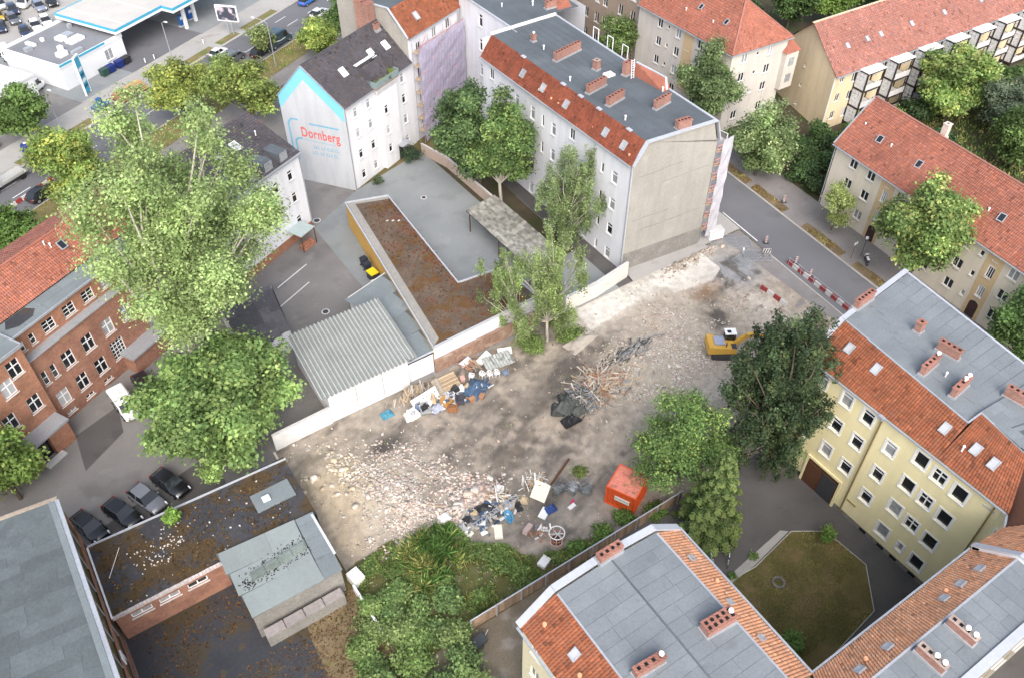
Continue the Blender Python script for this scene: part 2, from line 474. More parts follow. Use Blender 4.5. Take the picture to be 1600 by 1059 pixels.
# ================================================================== THE SETTING
A29 = R(29); C29, S29 = math.cos(A29), math.sin(A29)
def LS(e1, e2, z=0.0): return (e1 * C29 - e2 * S29, e1 * S29 + e2 * C29, z)   # frame of the wide street (29 degrees)
ASPH = mat('asphalt_street', (0.145, 0.145, 0.155), 0.9, 0.13, s1=0.12, s2=9, bump=0.2, stain=[((0.10, 0.10, 0.105), 0.25, 0.58, 0.5), ((0.2, 0.2, 0.2), 0.6, 0.66, 0.3)])
ASPH_Y = mat('asphalt_yard', (0.205, 0.195, 0.188), 0.92, 0.14, s1=0.16, s2=7, bump=0.2, stain=[((0.14, 0.13, 0.124), 0.22, 0.55, 0.6), ((0.27, 0.255, 0.235), 0.45, 0.6, 0.45), ((0.11, 0.10, 0.098), 1.3, 0.66, 0.55)])
ASPH_D = mat('asphalt_dark', (0.10, 0.094, 0.092), 0.85, 0.16, s1=0.25, s2=8, bump=0.25, stain=[((0.072, 0.066, 0.063), 0.4, 0.56, 0.6), ((0.14, 0.128, 0.115), 0.9, 0.66, 0.4)])
CONC = mat('concrete_yard', (0.235, 0.25, 0.253), 0.9, 0.10, s1=0.2, s2=5, bump=0.15, stain=[((0.185, 0.195, 0.2), 0.3, 0.54, 0.5), ((0.29, 0.295, 0.29), 0.5, 0.6, 0.4), ((0.16, 0.165, 0.165), 1.5, 0.66, 0.5)])
PAVE = mat('pavement', (0.22, 0.205, 0.20), 0.92, 0.14, s1=0.3, s2=6, bump=0.3, stain=[((0.14, 0.12, 0.10), 0.5, 0.6, 0.5)])
PAVE_L = mat('pavement_light', (0.36, 0.345, 0.325), 0.92, 0.10, s1=0.2, s2=5, bump=0.2, stain=[((0.25, 0.22, 0.19), 0.35, 0.6, 0.5)])
KERB = mat('kerb_granite', (0.42, 0.40, 0.37), 0.9, 0.15)
DRY = mat('dry_leaf_strip', (0.17, 0.125, 0.07), 0.95, 0.3, s1=0.7, s2=6, bump=0.5, stain=[((0.14, 0.10, 0.06), 1.0, 0.55, 0.7), ((0.16, 0.17, 0.05), 0.6, 0.62, 0.5)])
VERGE = mat('verge_earth', (0.20, 0.165, 0.075), 0.95, 0.25, s1=0.4, s2=5, bump=0.5, stain=[((0.12, 0.15, 0.04), 0.5, 0.5, 0.8), ((0.27, 0.20, 0.12), 0.8, 0.64, 0.6)])
EARTH = mat('garden_earth', (0.075, 0.06, 0.038), 0.95, 0.25, s1=0.5, s2=5, bump=0.5, stain=[((0.05, 0.07, 0.02), 0.35, 0.5, 0.8)])
GRASSG = mat('lawn_base', (0.125, 0.105, 0.04), 0.95, 0.25, s1=0.4, s2=5, bump=0.4, stain=[((0.17, 0.12, 0.06), 0.4, 0.5, 0.8), ((0.06, 0.085, 0.02), 0.6, 0.6, 0.6)])
WET = mat('wet_tar', (0.05, 0.052, 0.058), 0.4, 0.2, s1=0.3, s2=4, bump=0.15, spec=0.4, stain=[((0.072, 0.056, 0.033), 0.3, 0.5, 0.9), ((0.10, 0.07, 0.04), 0.8, 0.62, 0.7)])
LINE = mat('road_paint', (0.72, 0.72, 0.70), 0.8, 0.14, s2=8)

def sheet(name, pts, z, m): return struct(name, MB().poly([(p[0], p[1], z) for p in pts]), m)
sheet('ground', [(-2500, -2500), (2500, -2500), (2500, 2500), (-2500, 2500)], -0.06, GRASSG)
# --- wide street on the left
def lrect(name, a, b, c, d, z, m): return sheet(name, [LS(a, c), LS(b, c), LS(b, d), LS(a, d)], z, m)
lrect('road_wide_street', -150, 420, 100, 109.6, 0.0, ASPH)
lrect('verge_near', -150, 420, 95, 99.85, 0.09, VERGE)
lrect('pavement_near', -150, 420, 91.5, 95, 0.075, PAVE)
lrect('pavement_far', -150, 420, 109.75, 116, 0.10, PAVE_L)
for a, b in ((60, 74), (94.5, 101), (102.5, 107.5), (109, 118)):
    lrect('verge_far', a, b, 110.0, 111.6, 0.106, VERGE)
lrect('forecourt', 77, 420, 116, 141, 0.02, CONC)
lrect('forecourt_asphalt', 88, 104.5, 116.2, 131, 0.026, ASPH)
lrect('side_driveway', -150, 77, 116, 141, 0.012, ASPH_Y)
lrect('parking_lot', -150, 420, 141, 260, 0.015, PAVE_L)
for e2 in (99.85, 109.6): struct('kerb', MB().obox(LS(-150, e2, -0.02), (570 * C29, 570 * S29, 0), (-0.15 * S29, 0.15 * C29, 0), (0, 0, 0.14)), KERB)
struct('kerb', MB().obox(LS(77, 116, 0.0), (27 * C29, 27 * S29, 0), (-0.15 * S29, 0.15 * C29, 0), (0, 0, 0.16)), KERB)
for e2 in (104.6, 107.4):
    for k in range(60):
        e1 = -60 + k * 6
        if e2 == 104.6 or k % 3: lrect('lane_marking', e1, e1 + 3, e2, e2 + 0.13, 0.005, LINE)
# --- street on the right (5 degrees off the blocks)
def rs(y, t): return (72.3 + (y - 36) * 0.088 + t, y)      # t = metres east of its western kerb
def rpoly(name, t0, t1, y0, y1, z, m): return sheet(name, [rs(y0, t0), rs(y0, t1), rs(y1, t1), rs(y1, t0)], z, m)
rpoly('road_side_street', 0, 7.0, -80, 260, 0.0, ASPH)
rpoly('pavement_east', 7.16, 13.2, -80, 260, 0.11, PAVE)
sheet('pavement_west', [(65.9, 30), (72.14 - .53, 30), rs(57.5, -.16), (68.2, 57.5), (66.5, 50)], 0.004, PAVE)
rpoly('pavement_west', -7.0, -0.16, 57.6, 260, 0.10, PAVE_L)
for t, y0, y1 in ((7.0, -80, 260), (-0.16, 57.6, 260), (-0.16, 20, 52)):
    a, b = rs(y0, t), rs(y1, t)
    struct('kerb', MB().obox((a[0], a[1], -0.03), (b[0] - a[0], b[1] - a[1], 0), (0.16, 0, 0), (0, 0, 0.15)), KERB)
for a, b in ((57, 63.5), (64.5, 71), (36.5, 44.5), (46.5, 53.5), (26, 34), (73, 90)):
    rpoly('tree_strip', 7.3, 8.7, a, b, 0.116, DRY)
sheet('road_line', [rs(54.5, 0.35), rs(54.5, 0.5), rs(61.5, 0.5), rs(61.5, 0.35)], 0.005, LINE)
sheet('road_line', [(70.2, 53.2), (70.35, 53.1), (72.0, 54.4), (71.9, 54.55)], 0.009, LINE)
rpoly('garden_east', 13.3, 120, -80, 260, 0.03, EARTH)
# --- yards
sheet('yard', [(-70, 40), (-8.7, 40), (-8.7, 52), (9.5, 52), (9.5, 57.2), (28, 57.2), (28, 88), (36, 93), (36, 110), (50, 130), (-44.6, 80.5), (-70, 66)], 0.0, ASPH_Y)
sheet('yard_patch', [(-6.72, 70.2), (-2.0, 71.9), (-2.5, 68.0), (-7.0, 65.1)], 0.004, ASPH_D)
sheet('yard_strip', [(-8.6, 57.3), (4, 60.4), (4, 55.8), (-8.6, 53)], 0.004, ASPH_D)
sheet('courtyard_concrete', [(28, 57.2), (56, 57.2), (56, 80), (50.3, 80), (48.6, 97), (36.3, 93.3), (28, 88.6)], 0.003, CONC)
sheet('garden_strip', [(49.4, 66), (53.8, 66), (54.2, 91), (48.9, 97)], 0.008, EARTH)
sheet('garden_path', [(53.8, 57.3), (56, 57.3), (60.5, 91), (54.2, 91)], 0.012, ASPH_D)
for (a, b) in (((24.12, 82.42), (19.38, 80.21)), ((22.98, 79.08), (18.01, 76.72))):
    v = Vector((b[0] - a[0], b[1] - a[1])); n = Vector((-v.y, v.x)).normalized() * 0.07
    sheet('parking_line', [(a[0] - n.x, a[1] - n.y), (a[0] + n.x, a[1] + n.y), (b[0] + n.x, b[1] + n.y), (b[0] - n.x, b[1] - n.y)], 0.005, LINE)
# --- courtyard of the yellow houses
sheet('courtyard_paving', [(28, -40), (66, -40), (66, 29.8), (51, 30), (29.4, 30)], 0.0, ASPH_D)
lawn_p = [(36.2, 21.3), (40.2, 21.0), (45.6, 21.8), (48.3, 20.0), (48.6, 15.6), (45.6, 12.2), (37.5, 11.2), (32, 9.6), (31.0, 14), (33, 20)]
sheet('lawn', lawn_p, 0.05, GRASSG)
def ring(name, pts, w, h, m, z0=0.0):
    mb = MB(); n = len(pts)
    for i in range(n):
        a, b = Vector((*pts[i], 0)), Vector((*pts[(i + 1) % n], 0)); d = (b - a); nn = Vector((d.y, -d.x, 0)).normalized() * w
        mb.obox(a + Vector((0, 0, z0)), d, nn, (0, 0, h))
    return struct(name, mb, m)
ring('lawn_edging', lawn_p, 0.08, 0.09, KERB)
sheet('gravel_bed', [(36.6, 21.5), (44.8, 22.4), (45.4, 21.9), (40.2, 21.1), (36.4, 20.9)], 0.058, PAVE_L)
sheet('side_garden', [(8.6, -20), (15.6, -20), (15.6, 22.4), (29.4, 22.4), (29.4, 29.9), (8.6, 29.9)], 0.004, mat('side_garden_earth', (0.16, 0.135, 0.10), 0.95, 0.22, s1=0.5, s2=6, bump=0.5, stain=[((0.26, 0.23, 0.21), 0.5, 0.55, 0.8), ((0.13, 0.11, 0.05), 0.4, 0.6, 0.6)]))
sheet('tarred_yard', [(-8.7, 10), (4.0, 10), (4.4, 38), (8.7, 40.2), (8.7, 45.4), (-8.7, 45.4)], 0.0, WET)
sheet('dry_strip', [(3.0, 10), (9.3, 10), (9.3, 39), (4.9, 40), (4.3, 37)], 0.006, DRY)

# ------------------------------------------------------------------ demolition plot: sculpted soil
def vnoise(x, y, sc, seed):
    r_ = np.random.default_rng(seed); g = r_.random((97, 97))
    fx, fy = (x * sc) % 96, (y * sc) % 96
    ix, iy = fx.astype(int), fy.astype(int); tx, ty = fx - ix, fy - iy
    tx = tx * tx * (3 - 2 * tx); ty = ty * ty * (3 - 2 * ty)
    return (g[ix, iy] * (1 - tx) * (1 - ty) + g[ix + 1, iy] * tx * (1 - ty) + g[ix, iy + 1] * (1 - tx) * ty + g[ix + 1, iy + 1] * tx * ty)
def fbm(x, y, sc, seed, o=4):
    s = 0; a = 1; t = 0
    for k in range(o): s = s + a * vnoise(x, y, sc * 2 ** k, seed + k); t += a; a *= 0.5
    return s / t
def blob(x, y, cx, cy, rx, ry, ang=0.0):
    ca, sa = math.cos(ang), math.sin(ang)
    u = ((x - cx) * ca + (y - cy) * sa) / rx; v = (-(x - cx) * sa + (y - cy) * ca) / ry
    return np.exp(-(u * u + v * v))
HEAPS = [(16.5, 46.5, 4.5, 4.0, 0.0, 0.75), (18.5, 42.5, 2.5, 2.2, 0, 0.45), (37.8, 44.9, 2.1, 1.5, 0.3, 0.95), (41.5, 46.0, 2.6, 1.7, 0.2, 0.75),
         (47.5, 44.5, 3.0, 3.4, 0.4, 0.45), (24.5, 39.6, 3.4, 1.6, 0.2, 0.55), (28.6, 33.0, 2.0, 1.5, 0, -0.15), (31.0, 33.5, 1.4, 1.2, 0, 0.4),
         (52.5, 45.5, 4.0, 3.0, 0, 0.4), (40, 50.8, 3.2, 1.1, 0.3, 0.5), (44.5, 51.8, 2.2, 0.8, 0.2, 0.55), (27.5, 54.8, 3.5, 1.2, 0, 0.3), (12, 51, 3, 3, 0, 0.35),
         (36, 38.5, 4, 1.2, 0.5, 0.2), (61.5, 43, 3, 3, 0, 0.3), (19, 51.8, 2, .9, .2, -.2), (24.2, 35.2, 2.2, 1.2, 0.1, 0.2)]
def site_h(x, y):
    h = 0.0 * x
    for cx, cy, rx, ry, an, hh in HEAPS: h = h + hh * blob(x, y, cx, cy, rx, ry, an)
    h = h + 0.28 * (fbm(x, y, 0.35, 5) - 0.5) + 0.16 * (fbm(x, y, 1.3, 9, 3) - 0.5)
    # wheel and track ruts across the open soil
    rut = np.sin((y - 0.35 * x + 1.2 * fbm(x, y, 0.15, 21)) * 2.6)
    h = h + 0.085 * rut * (blob(x, y, 31, 45.0, 9, 4, 0.25) + blob(x, y, 47, 51.0, 6, 1.6, 0.25))
    slab = np.maximum(inpoly(x, y, SLAB1), inpoly(x, y, SLAB2))
    h = h * (1 - 0.9 * slab) + 0.10 * slab
    ed = np.clip(np.minimum.reduce([x - 9.6, 70.9 - x, y - 30.1, 57.1 - y]) / 0.8, 0, 1)
    return (h + 0.10) * ed + 0.008
SLAB1 = [(58.6, 57.3), (66.6, 56.9), (66.4, 53.0), (64.0, 51.9), (58.6, 52.8)]
SLAB2 = [(46.9, 57.2), (53.6, 57.0), (53.6, 54.2), (50, 53.6), (46.2, 53.2)]
def inpoly(x, y, poly):
    r_ = np.zeros_like(x, bool); n = len(poly); j = n - 1
    for i in range(n):
        xi, yi = poly[i]; xj, yj = poly[j]
        c = ((yi > y) != (yj > y)) & (x < (xj - xi) * (y - yi) / (yj - yi + 1e-9) + xi)
        r_ ^= c; j = i
    return r_.astype(float)
nx_, ny_ = 308, 136
gx, gy = np.meshgrid(np.linspace(9.5, 71.0, nx_), np.linspace(30.0, 57.2, ny_))
X, Y = gx.ravel(), gy.ravel()
Zs = site_h(X, Y)
n1, n2, n3 = fbm(X, Y, 0.3, 31), fbm(X, Y, 1.1, 41), fbm(X, Y, 0.15, 51)
soil = np.array([0.26, 0.224, 0.184]); dark = np.array([0.10, 0.087, 0.077]); pale = np.array([0.40, 0.35, 0.29]); white = np.array([0.60, 0.57, 0.52])
brown = np.array([0.26, 0.155, 0.085]); ash = np.array([0.26, 0.26, 0.265]); sand = np.array([0.46, 0.375, 0.265])
C_ = np.tile(soil, (len(X), 1))
def mixc(C_, c, w): w = np.clip(w, 0, 1)[:, None]; return C_ * (1 - w) + c * w
us_, vs_ = X * .955 + Y * .295, -X * .295 + Y * .955
st_ = fbm(us_ * .4 + 40, vs_ * 1.9 + 90, .55, 161, 5); st2 = fbm(X + 20, Y + 20, 1.7, 171, 4)
C_ = mixc(C_, dark, np.clip((st_ - .5) * 4.5, 0, .75) * (.4 + st2))
C_ = mixc(C_, np.array([.34, .30, .255]), np.clip((.46 - st_) * 5, 0, .6) * (.3 + st2))
mud = np.array([0.158, 0.132, 0.107])
C_ = mixc(C_, mud, blob(X, Y, 30, 45.5, 9.5, 4.6, 0.22) * 1.0 * (.45 + 1.1 * st_))
rutc = np.sin((Y - 0.35 * X + 1.2 * fbm(X, Y, 0.15, 21)) * 2.6)
C_ = mixc(C_, dark, np.clip(-rutc - .1, 0, 1) * blob(X, Y, 31, 45.0, 9, 4, 0.25) * .75)
C_ = mixc(C_, dark, blob(X, Y, 26, 48, 5, .7, .5) * .8 * n2 * 1.6 + blob(X, Y, 34, 41.5, 6, .8, .3) * .9 * n2 * 1.6)
C_ = mixc(C_, pale, blob(X, Y, 15.5, 46.5, 5.6, 6.0) * 1.5 + (n2 - 0.5))
C_ = mixc(C_, sand, blob(X, Y, 12.6, 49.0, 3.2, 3.6) * 1.2 + blob(X, Y, 11.2, 44, 1.6, 3) * 1.0)
beige = np.array([0.42, 0.355, 0.285])
C_ = mixc(C_, beige, blob(X, Y, 56, 47, 15, 10, 0.2) * 1.7 + (n2 - .5) * .8)
C_ = mixc(C_, pale, blob(X, Y, 51, 43, 9, 6, 0.3) * 1.4 + (n2 - .5) * 1.2)
C_ = mixc(C_, pale, blob(X, Y, 56, 52, 9, 6) * 1.6 + (n2 - .55) * 1.2)
C_ = mixc(C_, pale, blob(X, Y, 62, 45, 5, 6) * 1.2)
C_ = mixc(C_, white, blob(X, Y, 52, 55.6, 6, 1.6, -.05) * 1.3 * (n2 * 1.7) + blob(X, Y, 62, 55.5, 6, 1.8) * 1.1 * (n2 * 1.7))
C_ = mixc(C_, np.array([.50, .45, .385]), blob(X, Y, 50.5, 38.5, 2.6, 1.3, .2) * 1.2 + blob(X, Y, 46.5, 53.0, 3, 1.2, .2) + blob(X, Y, 66, 45.5, 1.6, 3.4, .2))
C_ = mixc(C_, brown, blob(X, Y, 62.3, 50.8, 2.4, 1.3, 0.3) * 1.1 + (n2 - .6))
C_ = mixc(C_, dark, blob(X, Y, 41, 49.6, 6.5, 1.5, 0.25) * 1.2 * (n2 * 2.0))
C_ = mixc(C_, dark, blob(X, Y, 19.2, 51.6, 2.4, 1.2, 0.3) * 1.2)
C_ = mixc(C_, dark, blob(X, Y, 60.0, 46.8, 1.6, 3.4, -0.4) * 1.1 * (n2 * 1.8))
C_ = mixc(C_, dark, blob(X, Y, 28.5, 36.8, 3.0, 1.4, 0.2) * 0.9)
C_ = mixc(C_, np.array([.20, .16, .125]), blob(X, Y, 39.6, 45.3, 3.4, 1.8, .3) * 1.3)
C_ = mixc(C_, ash, blob(X, Y, 68.0, 52.0, 3.2, 3.2) * 1.5)
C_ = mixc(C_, dark * .9, np.clip(blob(X, Y, 67.0, 51.6, 3.4, 3.0) * (fbm(X, Y, 0.9, 77) - 0.47) * 8, 0, 0.8))
C_ = mixc(C_, white, inpoly(X, Y, SLAB1) * (0.55 + n1 * .6)); C_ = mixc(C_, white, inpoly(X, Y, SLAB2) * (0.5 + n1 * .7))
C_ = mixc(C_, np.array([0.10, 0.10, 0.035]), inpoly(X, Y, [(9.6, 41), (14, 41.4), (19.5, 40.2), (20, 36), (25, 32.4), (30, 31.5), (30, 30), (9.6, 30)]) * (0.5 + n2))
C_ *= (0.78 + 0.44 * fbm(X, Y, 2.6, 61, 4))[:, None]
idx = np.arange(nx_ * ny_).reshape(ny_, nx_)
fq = np.stack([idx[:-1, :-1], idx[:-1, 1:], idx[1:, 1:], idx[1:, :-1]], -1).reshape(-1, 4)
me = np_mesh('demolition_soil', np.stack([X, Y, Zs], 1), fq)
set_col(me, np.concatenate([C_[fq.ravel()], np.ones((fq.size, 1))], 1))
me.polygons.foreach_set('use_smooth', [True] * len(me.polygons))
SOIL = mat('demolition_soil', (1, 1, 1), 0.95, 0.16, s1=1.2, s2=9, bump=0.8, attr=True)
site = put('demolition_plot', me, SOIL); site['kind'] = 'structure'
def sz(x, y): return float(site_h(np.array([x * 1.0]), np.array([y * 1.0]))[0])

sheet('gable_apron', [(55.9, 57.1), (68.3, 57.1), (68.0, 58.5), (56.0, 59.7)], 0.012, PAVE_L)
# concrete slab remains (real plates with a pit in one)
SLABM = mat('slab_concrete', (0.56, 0.53, 0.48), 0.9, 0.14, s1=0.5, s2=4, bump=0.3, stain=[((0.34, 0.30, 0.25), 0.8, 0.56, 0.7)])
def plate(name, pts, z, h, m, label, cat, group=None):
    mb = MB(); n = len(pts)
    mb.poly([(x, y, z + h) for x, y in pts])
    for i in range(n):
        a, b = pts[i], pts[(i + 1) % n]; mb.poly([(a[0], a[1], z), (b[0], b[1], z), (b[0], b[1], z + h), (a[0], a[1], z + h)])
    return tag(mb.build(name, m), label, cat, group)
plate('floor_slab', [(58.9, 53.1), (62.0, 52.3), (64.2, 52.2), (66.2, 53.4), (66.3, 56.2), (63.4, 56.5), (62.0, 56.55), (62.0, 55.4), (60.3, 55.5), (60.3, 56.6), (58.9, 56.7)], 0.05, 0.13, SLABM, 'pale broken concrete floor slab with square pit below the grey gable', 'floor slab')
plate('floor_slab', [(46.6, 53.5), (50.1, 53.9), (53.3, 54.5), (53.4, 56.7), (47.2, 56.9)], 0.05, 0.12, SLABM, 'whitish floor slab along the white boundary wall beside the birch', 'floor slab')
# ================================================================== BUILDINGS
YEL = mat('render_yellow', (0.85, 0.755, 0.455), 0.9, 0.06, streak=.06, s1=0.3, s2=8, bump=0.1, stain=[((0.74, 0.66, 0.43), 0.35, 0.6, 0.35)])
CREAM = mat('render_cream', (0.66, 0.60, 0.50), 0.9, 0.06, streak=.085, s1=0.3, s2=8, bump=0.1, stain=[((0.55, 0.49, 0.40), 0.35, 0.62, 0.3)])
BEIGE = mat('render_beige', (0.56, 0.42, 0.25), 0.9, 0.06, bump=0.1)
TAN = mat('render_tan', (0.70, 0.565, 0.375), 0.9, 0.07, streak=.085, s1=0.2, bump=0.1)
OFFW = mat('render_offwhite', (0.58, 0.54, 0.49), 0.9, 0.07, streak=.085, s1=0.25, bump=0.1, stain=[((0.5, 0.45, 0.4), 0.3, 0.62, 0.35)])
GREIGE = mat('render_brownish', (0.33, 0.255, 0.20), 0.9, 0.1, s1=0.3, bump=0.15)
WREN = mat('render_white', (0.74, 0.74, 0.76), 0.85, 0.05, streak=.085, s1=0.2, s2=6, bump=0.08, stain=[((0.63, 0.63, 0.65), 0.25, 0.62, 0.35)])
WBLUE = mat('render_pale_blue', (0.71, 0.715, 0.75), 0.85, 0.05, streak=.085, s1=0.2, s2=6, bump=0.08, stain=[((0.54, 0.55, 0.6), 0.25, 0.6, 0.4), ((0.5, 0.5, 0.52), 0.8, 0.66, 0.3)])
GABLE = mat('render_old_grey', (0.345, 0.327, 0.295), 0.92, 0.10, streak=.085, s1=0.25, s2=4, bump=0.25, stain=[((0.31, 0.295, 0.265), 0.35, 0.55, 0.6), ((0.43, 0.41, 0.37), 0.6, 0.64, 0.4)])
GABLE_D = mat('render_old_dark', (0.23, 0.22, 0.20), 0.92, 0.2, s1=0.5, s2=4, bump=0.3, stain=[((0.33, 0.31, 0.28), 0.7, 0.6, 0.5)])
BRICK = mat('red_brick', (0.31, 0.135, 0.09), 0.9, 0.22, s1=0.6, s2=3, brick=(0.33, 0.22, 0.165), stain=[((0.38, 0.205, 0.13), 0.7, 0.55, 0.6), ((0.2, 0.075, 0.05), 1.1, 0.64, 0.5)])
BRICK_O = mat('orange_brick', (0.37, 0.165, 0.10), 0.9, 0.2, s1=0.6, s2=3, brick=(0.36, 0.22, 0.15), stain=[((0.27, 0.09, 0.05), 0.8, 0.6, 0.5)])
COPE = mat('coping_metal', (0.47, 0.49, 0.53), 0.5, 0.08, metal=0.15, bump=0.05)
WOODB = mat('brown_wood', (0.10, 0.045, 0.025), 0.7, 0.25, s2=6)
def polyp(parent, pts, m, name): return MB().poly(pts).build(name, m, parent)
def win_cols(cols): return [(s, z, *r) for s, zs, r in cols for z in zs]

# ---------------------------------------------------------------- yellow apartment house on the right
b = thing('apartment_house', 'pale yellow four storey house with grey flat roof beside the lawn courtyard', 'house', (51, 9, 0), worldco=True)
q = (1.05, 1.5, 'transom')
ops = win_cols([(5.1, (12.6, 9.2, 5.7), q), (7.4, (12.5, 9.2, 5.6), q), (10.2, (11.2, 7.7, 4.3), (1.0, 1.45, 'transom')), (12.8, (12.5, 9.1, 5.7, 2.2), (1.15, 1.5, 'single')),
                (14.6, (12.3, 9.0, 5.5), (1.15, 1.4, 'cross')), (14.75, (2.1,), (0.5, 1.0, 'single')), (16.5, (12.2, 8.8, 5.3, 1.95), (1.2, 1.55, 'single')), (19.2, (10.3, 6.8, 3.3), (1.1, 1.5, 'transom')), (2.4, (12.6, 9.2, 5.7), q)])
wall(b, (51, 29.7 - 1.0), (51, 9.8), 0.55, 14.2, YEL, [(o[0] - 0.7, *o[1:]) for o in ops], sur=True)
wall(b, (51, 9.8), (49.4, 8.2), 0.55, 14.2, YEL, [(1.1, 11.6, 0.8, 1.3, 'single')], sur=True)
MB().box(50.93, 9.75, 0, 51.2, 23.4, 0.56).build('plinth', mat('plinth_rough', (0.22, 0.20, 0.175), 0.95, 0.3, s2=3, bump=0.6), b)
for s in (11.6, 13.6, 15.0, 17.0, 18.8): MB().box(50.90, 29.7 - s - .35, 0.15, 50.96, 29.7 - s + .35, 0.5).build('cellar_window', GLASS_D, b)
g_ = MB().box(50.86, 21.8, 0.02, 51.05, 25.4, 3.3); g_.build('gateway', WOODB, b)
for y in (22.0, 23.9): MB().box(50.80, y, 0.05, 50.86, y + 1.6, 3.0).build('gate_leaf', WOODB if y > 23 else DARKM, b)
MB().box(50.78, 21.55, 0, 50.95, 21.8, 3.5).box(50.78, 25.4, 0, 50.95, 25.65, 3.5).box(50.78, 21.55, 3.5, 50.95, 25.65, 3.75).build('gate_surround', YEL, b)
wall(b, (63.9, 30.1), (51, 28.7), 0, 14.4, WREN, gable=[(12.9, 14.4), (10.0, 17.05), (0.0, 17.05)], name='gable_wall')
wall(b, (61.9, 15.5), (63.7, 29.9), 0, 16.9, YEL, win_cols([(s, (2.5, 6, 9.5, 13), (1.1, 1.5, 'transom')) for s in np.arange(1.5, 14, 3.2)]))
wall(b, (60.7, -4), (61.9, 15.5), 0, 16.9, YEL, [])
for y in (10.3, 20.75): strip(b, [(50.85, y, 0.5), (50.85, y, 14.1)], 0.11, 0.11, mat('pipe_brown', (0.22, 0.17, 0.08), 0.5, 0.1), 'downpipe')
for s, z in ((10.2, 13.6), (19.1, 13.0), (9.6, 2.25)): MB().box(50.95, 29.7 - s - .5, z - .1, 51.02, 29.7 - s + .5, z + .1).build('vent_grille', mat('ochre_grille', (0.34, 0.27, 0.10), 0.7, 0.1) if z < 5 else STONE, b)
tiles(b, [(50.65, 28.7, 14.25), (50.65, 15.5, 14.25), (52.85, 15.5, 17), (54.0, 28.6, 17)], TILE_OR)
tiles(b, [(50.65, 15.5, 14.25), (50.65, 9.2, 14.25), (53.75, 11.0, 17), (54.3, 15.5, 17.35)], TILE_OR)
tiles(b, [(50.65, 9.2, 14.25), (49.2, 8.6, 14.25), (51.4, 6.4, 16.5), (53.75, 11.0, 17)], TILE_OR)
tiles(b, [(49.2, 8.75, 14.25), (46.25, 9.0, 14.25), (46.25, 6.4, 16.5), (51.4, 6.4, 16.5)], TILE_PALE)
sheets(b, [(54.0, 28.6, 17), (63.8, 29.7, 17), (62.0, 15.5, 17), (52.85, 15.5, 17)], SHEET, 1.0, 4.2)
sheets(b, [(54.3, 15.5, 17.3), (62.0, 15.5, 17.0), (60.8, -4, 17.0), (53.0, 4, 17.2)], SHEET, 1.0, 4.2)
polyp(b, [(52.85, 15.5, 17), (54.3, 15.5, 17), (54.3, 15.5, 17.35)], TILE_BASE, 'roof_step')
polyp(b, [(46.2, 6.4, 16.48), (46.2, 3.1, 16.48), (60, 3.1, 16.6), (53.7, 11, 16.98), (51.4, 6.4, 16.48)], SHEET, 'flat_roof')
strip(b, [(50.6, 28.85, 14.3), (53.95, 28.85, 17.12), (64.0, 30.0, 17.12)], 0.45, 0.14, COPE, 'parapet_coping')
strip(b, [(63.9, 29.7, 17.03), (62.1, 15.5, 17.03), (60.9, -4, 17.03)], 0.2, 0.12, COPE, 'roof_edge')
strip(b, [(50.52, 28.7, 14.18), (50.52, 9.3, 14.18), (49.1, 8.6, 14.18)], 0.16, 0.13, METAL, 'gutter')
strip(b, [(54.05, 28.5, 17.05), (52.9, 15.55, 17.05), (54.32, 15.5, 17.36), (53.8, 11, 17.06)], 0.14, 0.06, METAL, 'flashing_strip')
MB().box(50.3, 20.5, 13.95, 50.65, 21.0, 14.3).build('rain_hopper', METAL, b)
AY, AX = R(90), 0.0
chimney(b, (57.0, 29.2), 2.4, 0.5, 17.05, 1.0, R(5), 5)
chimney(b, (58.1, 24.2), 0.6, 0.6, 17, 1.2, 0, 1)
chimney(b, (57.9, 21.1), 1.9, 0.5, 17, 1.1, R(98), 4)
chimney(b, (55.1, 20.9), 2.2, 0.45, 17, 1.1, R(6), 4, pots=1)
chimney(b, (55.1, 18.0), 2.2, 0.45, 17, 1.1, R(6), 3, pots=2)
chimney(b, (58.0, 14.6), 2.4, 0.5, 17, 1.1, R(98), 5)
for c in ((52.6, 26.6, 16.0), (52.55, 23.7, 16.0), (52.0, 16.5, 15.9), (52.3, 13.9, 15.8), (52.2, 12.3, 15.8)): roof_window(b, c, R(-90), R(42), 0.5, 0.75, GLASS_B)
vent(b, (55.6, 19.6, 17)); vent(b, (52.0, 25.2, 15.7), m=TILE_OR); vent(b, (51.8, 14.6, 15.4))

# ---------------------------------------------------------------- house at the bottom centre
b = thing('apartment_house', 'nearest house, orange tiled slopes on both sides of a grey flat roof', 'house', (15.8, 22.3, 0), worldco=True)
wall(b, (15.85, 22.4), (15.85, -30), 0, 13.9, mat('render_pale_yellow', (0.62, 0.57, 0.40), 0.9, 0.08, stain=[((0.5, 0.46, 0.34), 0.5, 0.58, 0.4)]), win_cols([(1.5 + 2.6 * k, (12.0, 8.6, 5.2, 1.9), (1.0, 1.5, 'double')) for k in range(8)]))
wall(b, (29.15, -30), (29.15, 22.2), 0, 13.9, YEL, win_cols([(52 - 2.8 * k, (12.0, 8.6, 5.2, 1.9), (1.0, 1.5, 'transom')) for k in range(1, 12)]))
wall(b, (29.15, 22.2), (15.85, 22.4), 0, 13.9, WREN, gable=[(13.2, 13.95), (10.7, 16.0), (6.2, 16.4), (2.3, 16.0), (0.1, 13.95)], name='gable_wall')
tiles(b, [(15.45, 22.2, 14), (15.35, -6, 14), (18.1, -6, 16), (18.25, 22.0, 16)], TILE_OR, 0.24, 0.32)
tiles(b, [(29.5, 22.0, 14), (29.3, 9.0, 14), (26.75, 9.0, 16), (26.85, 21.9, 16)], TILE_PALE, 0.24, 0.26, 0.03)
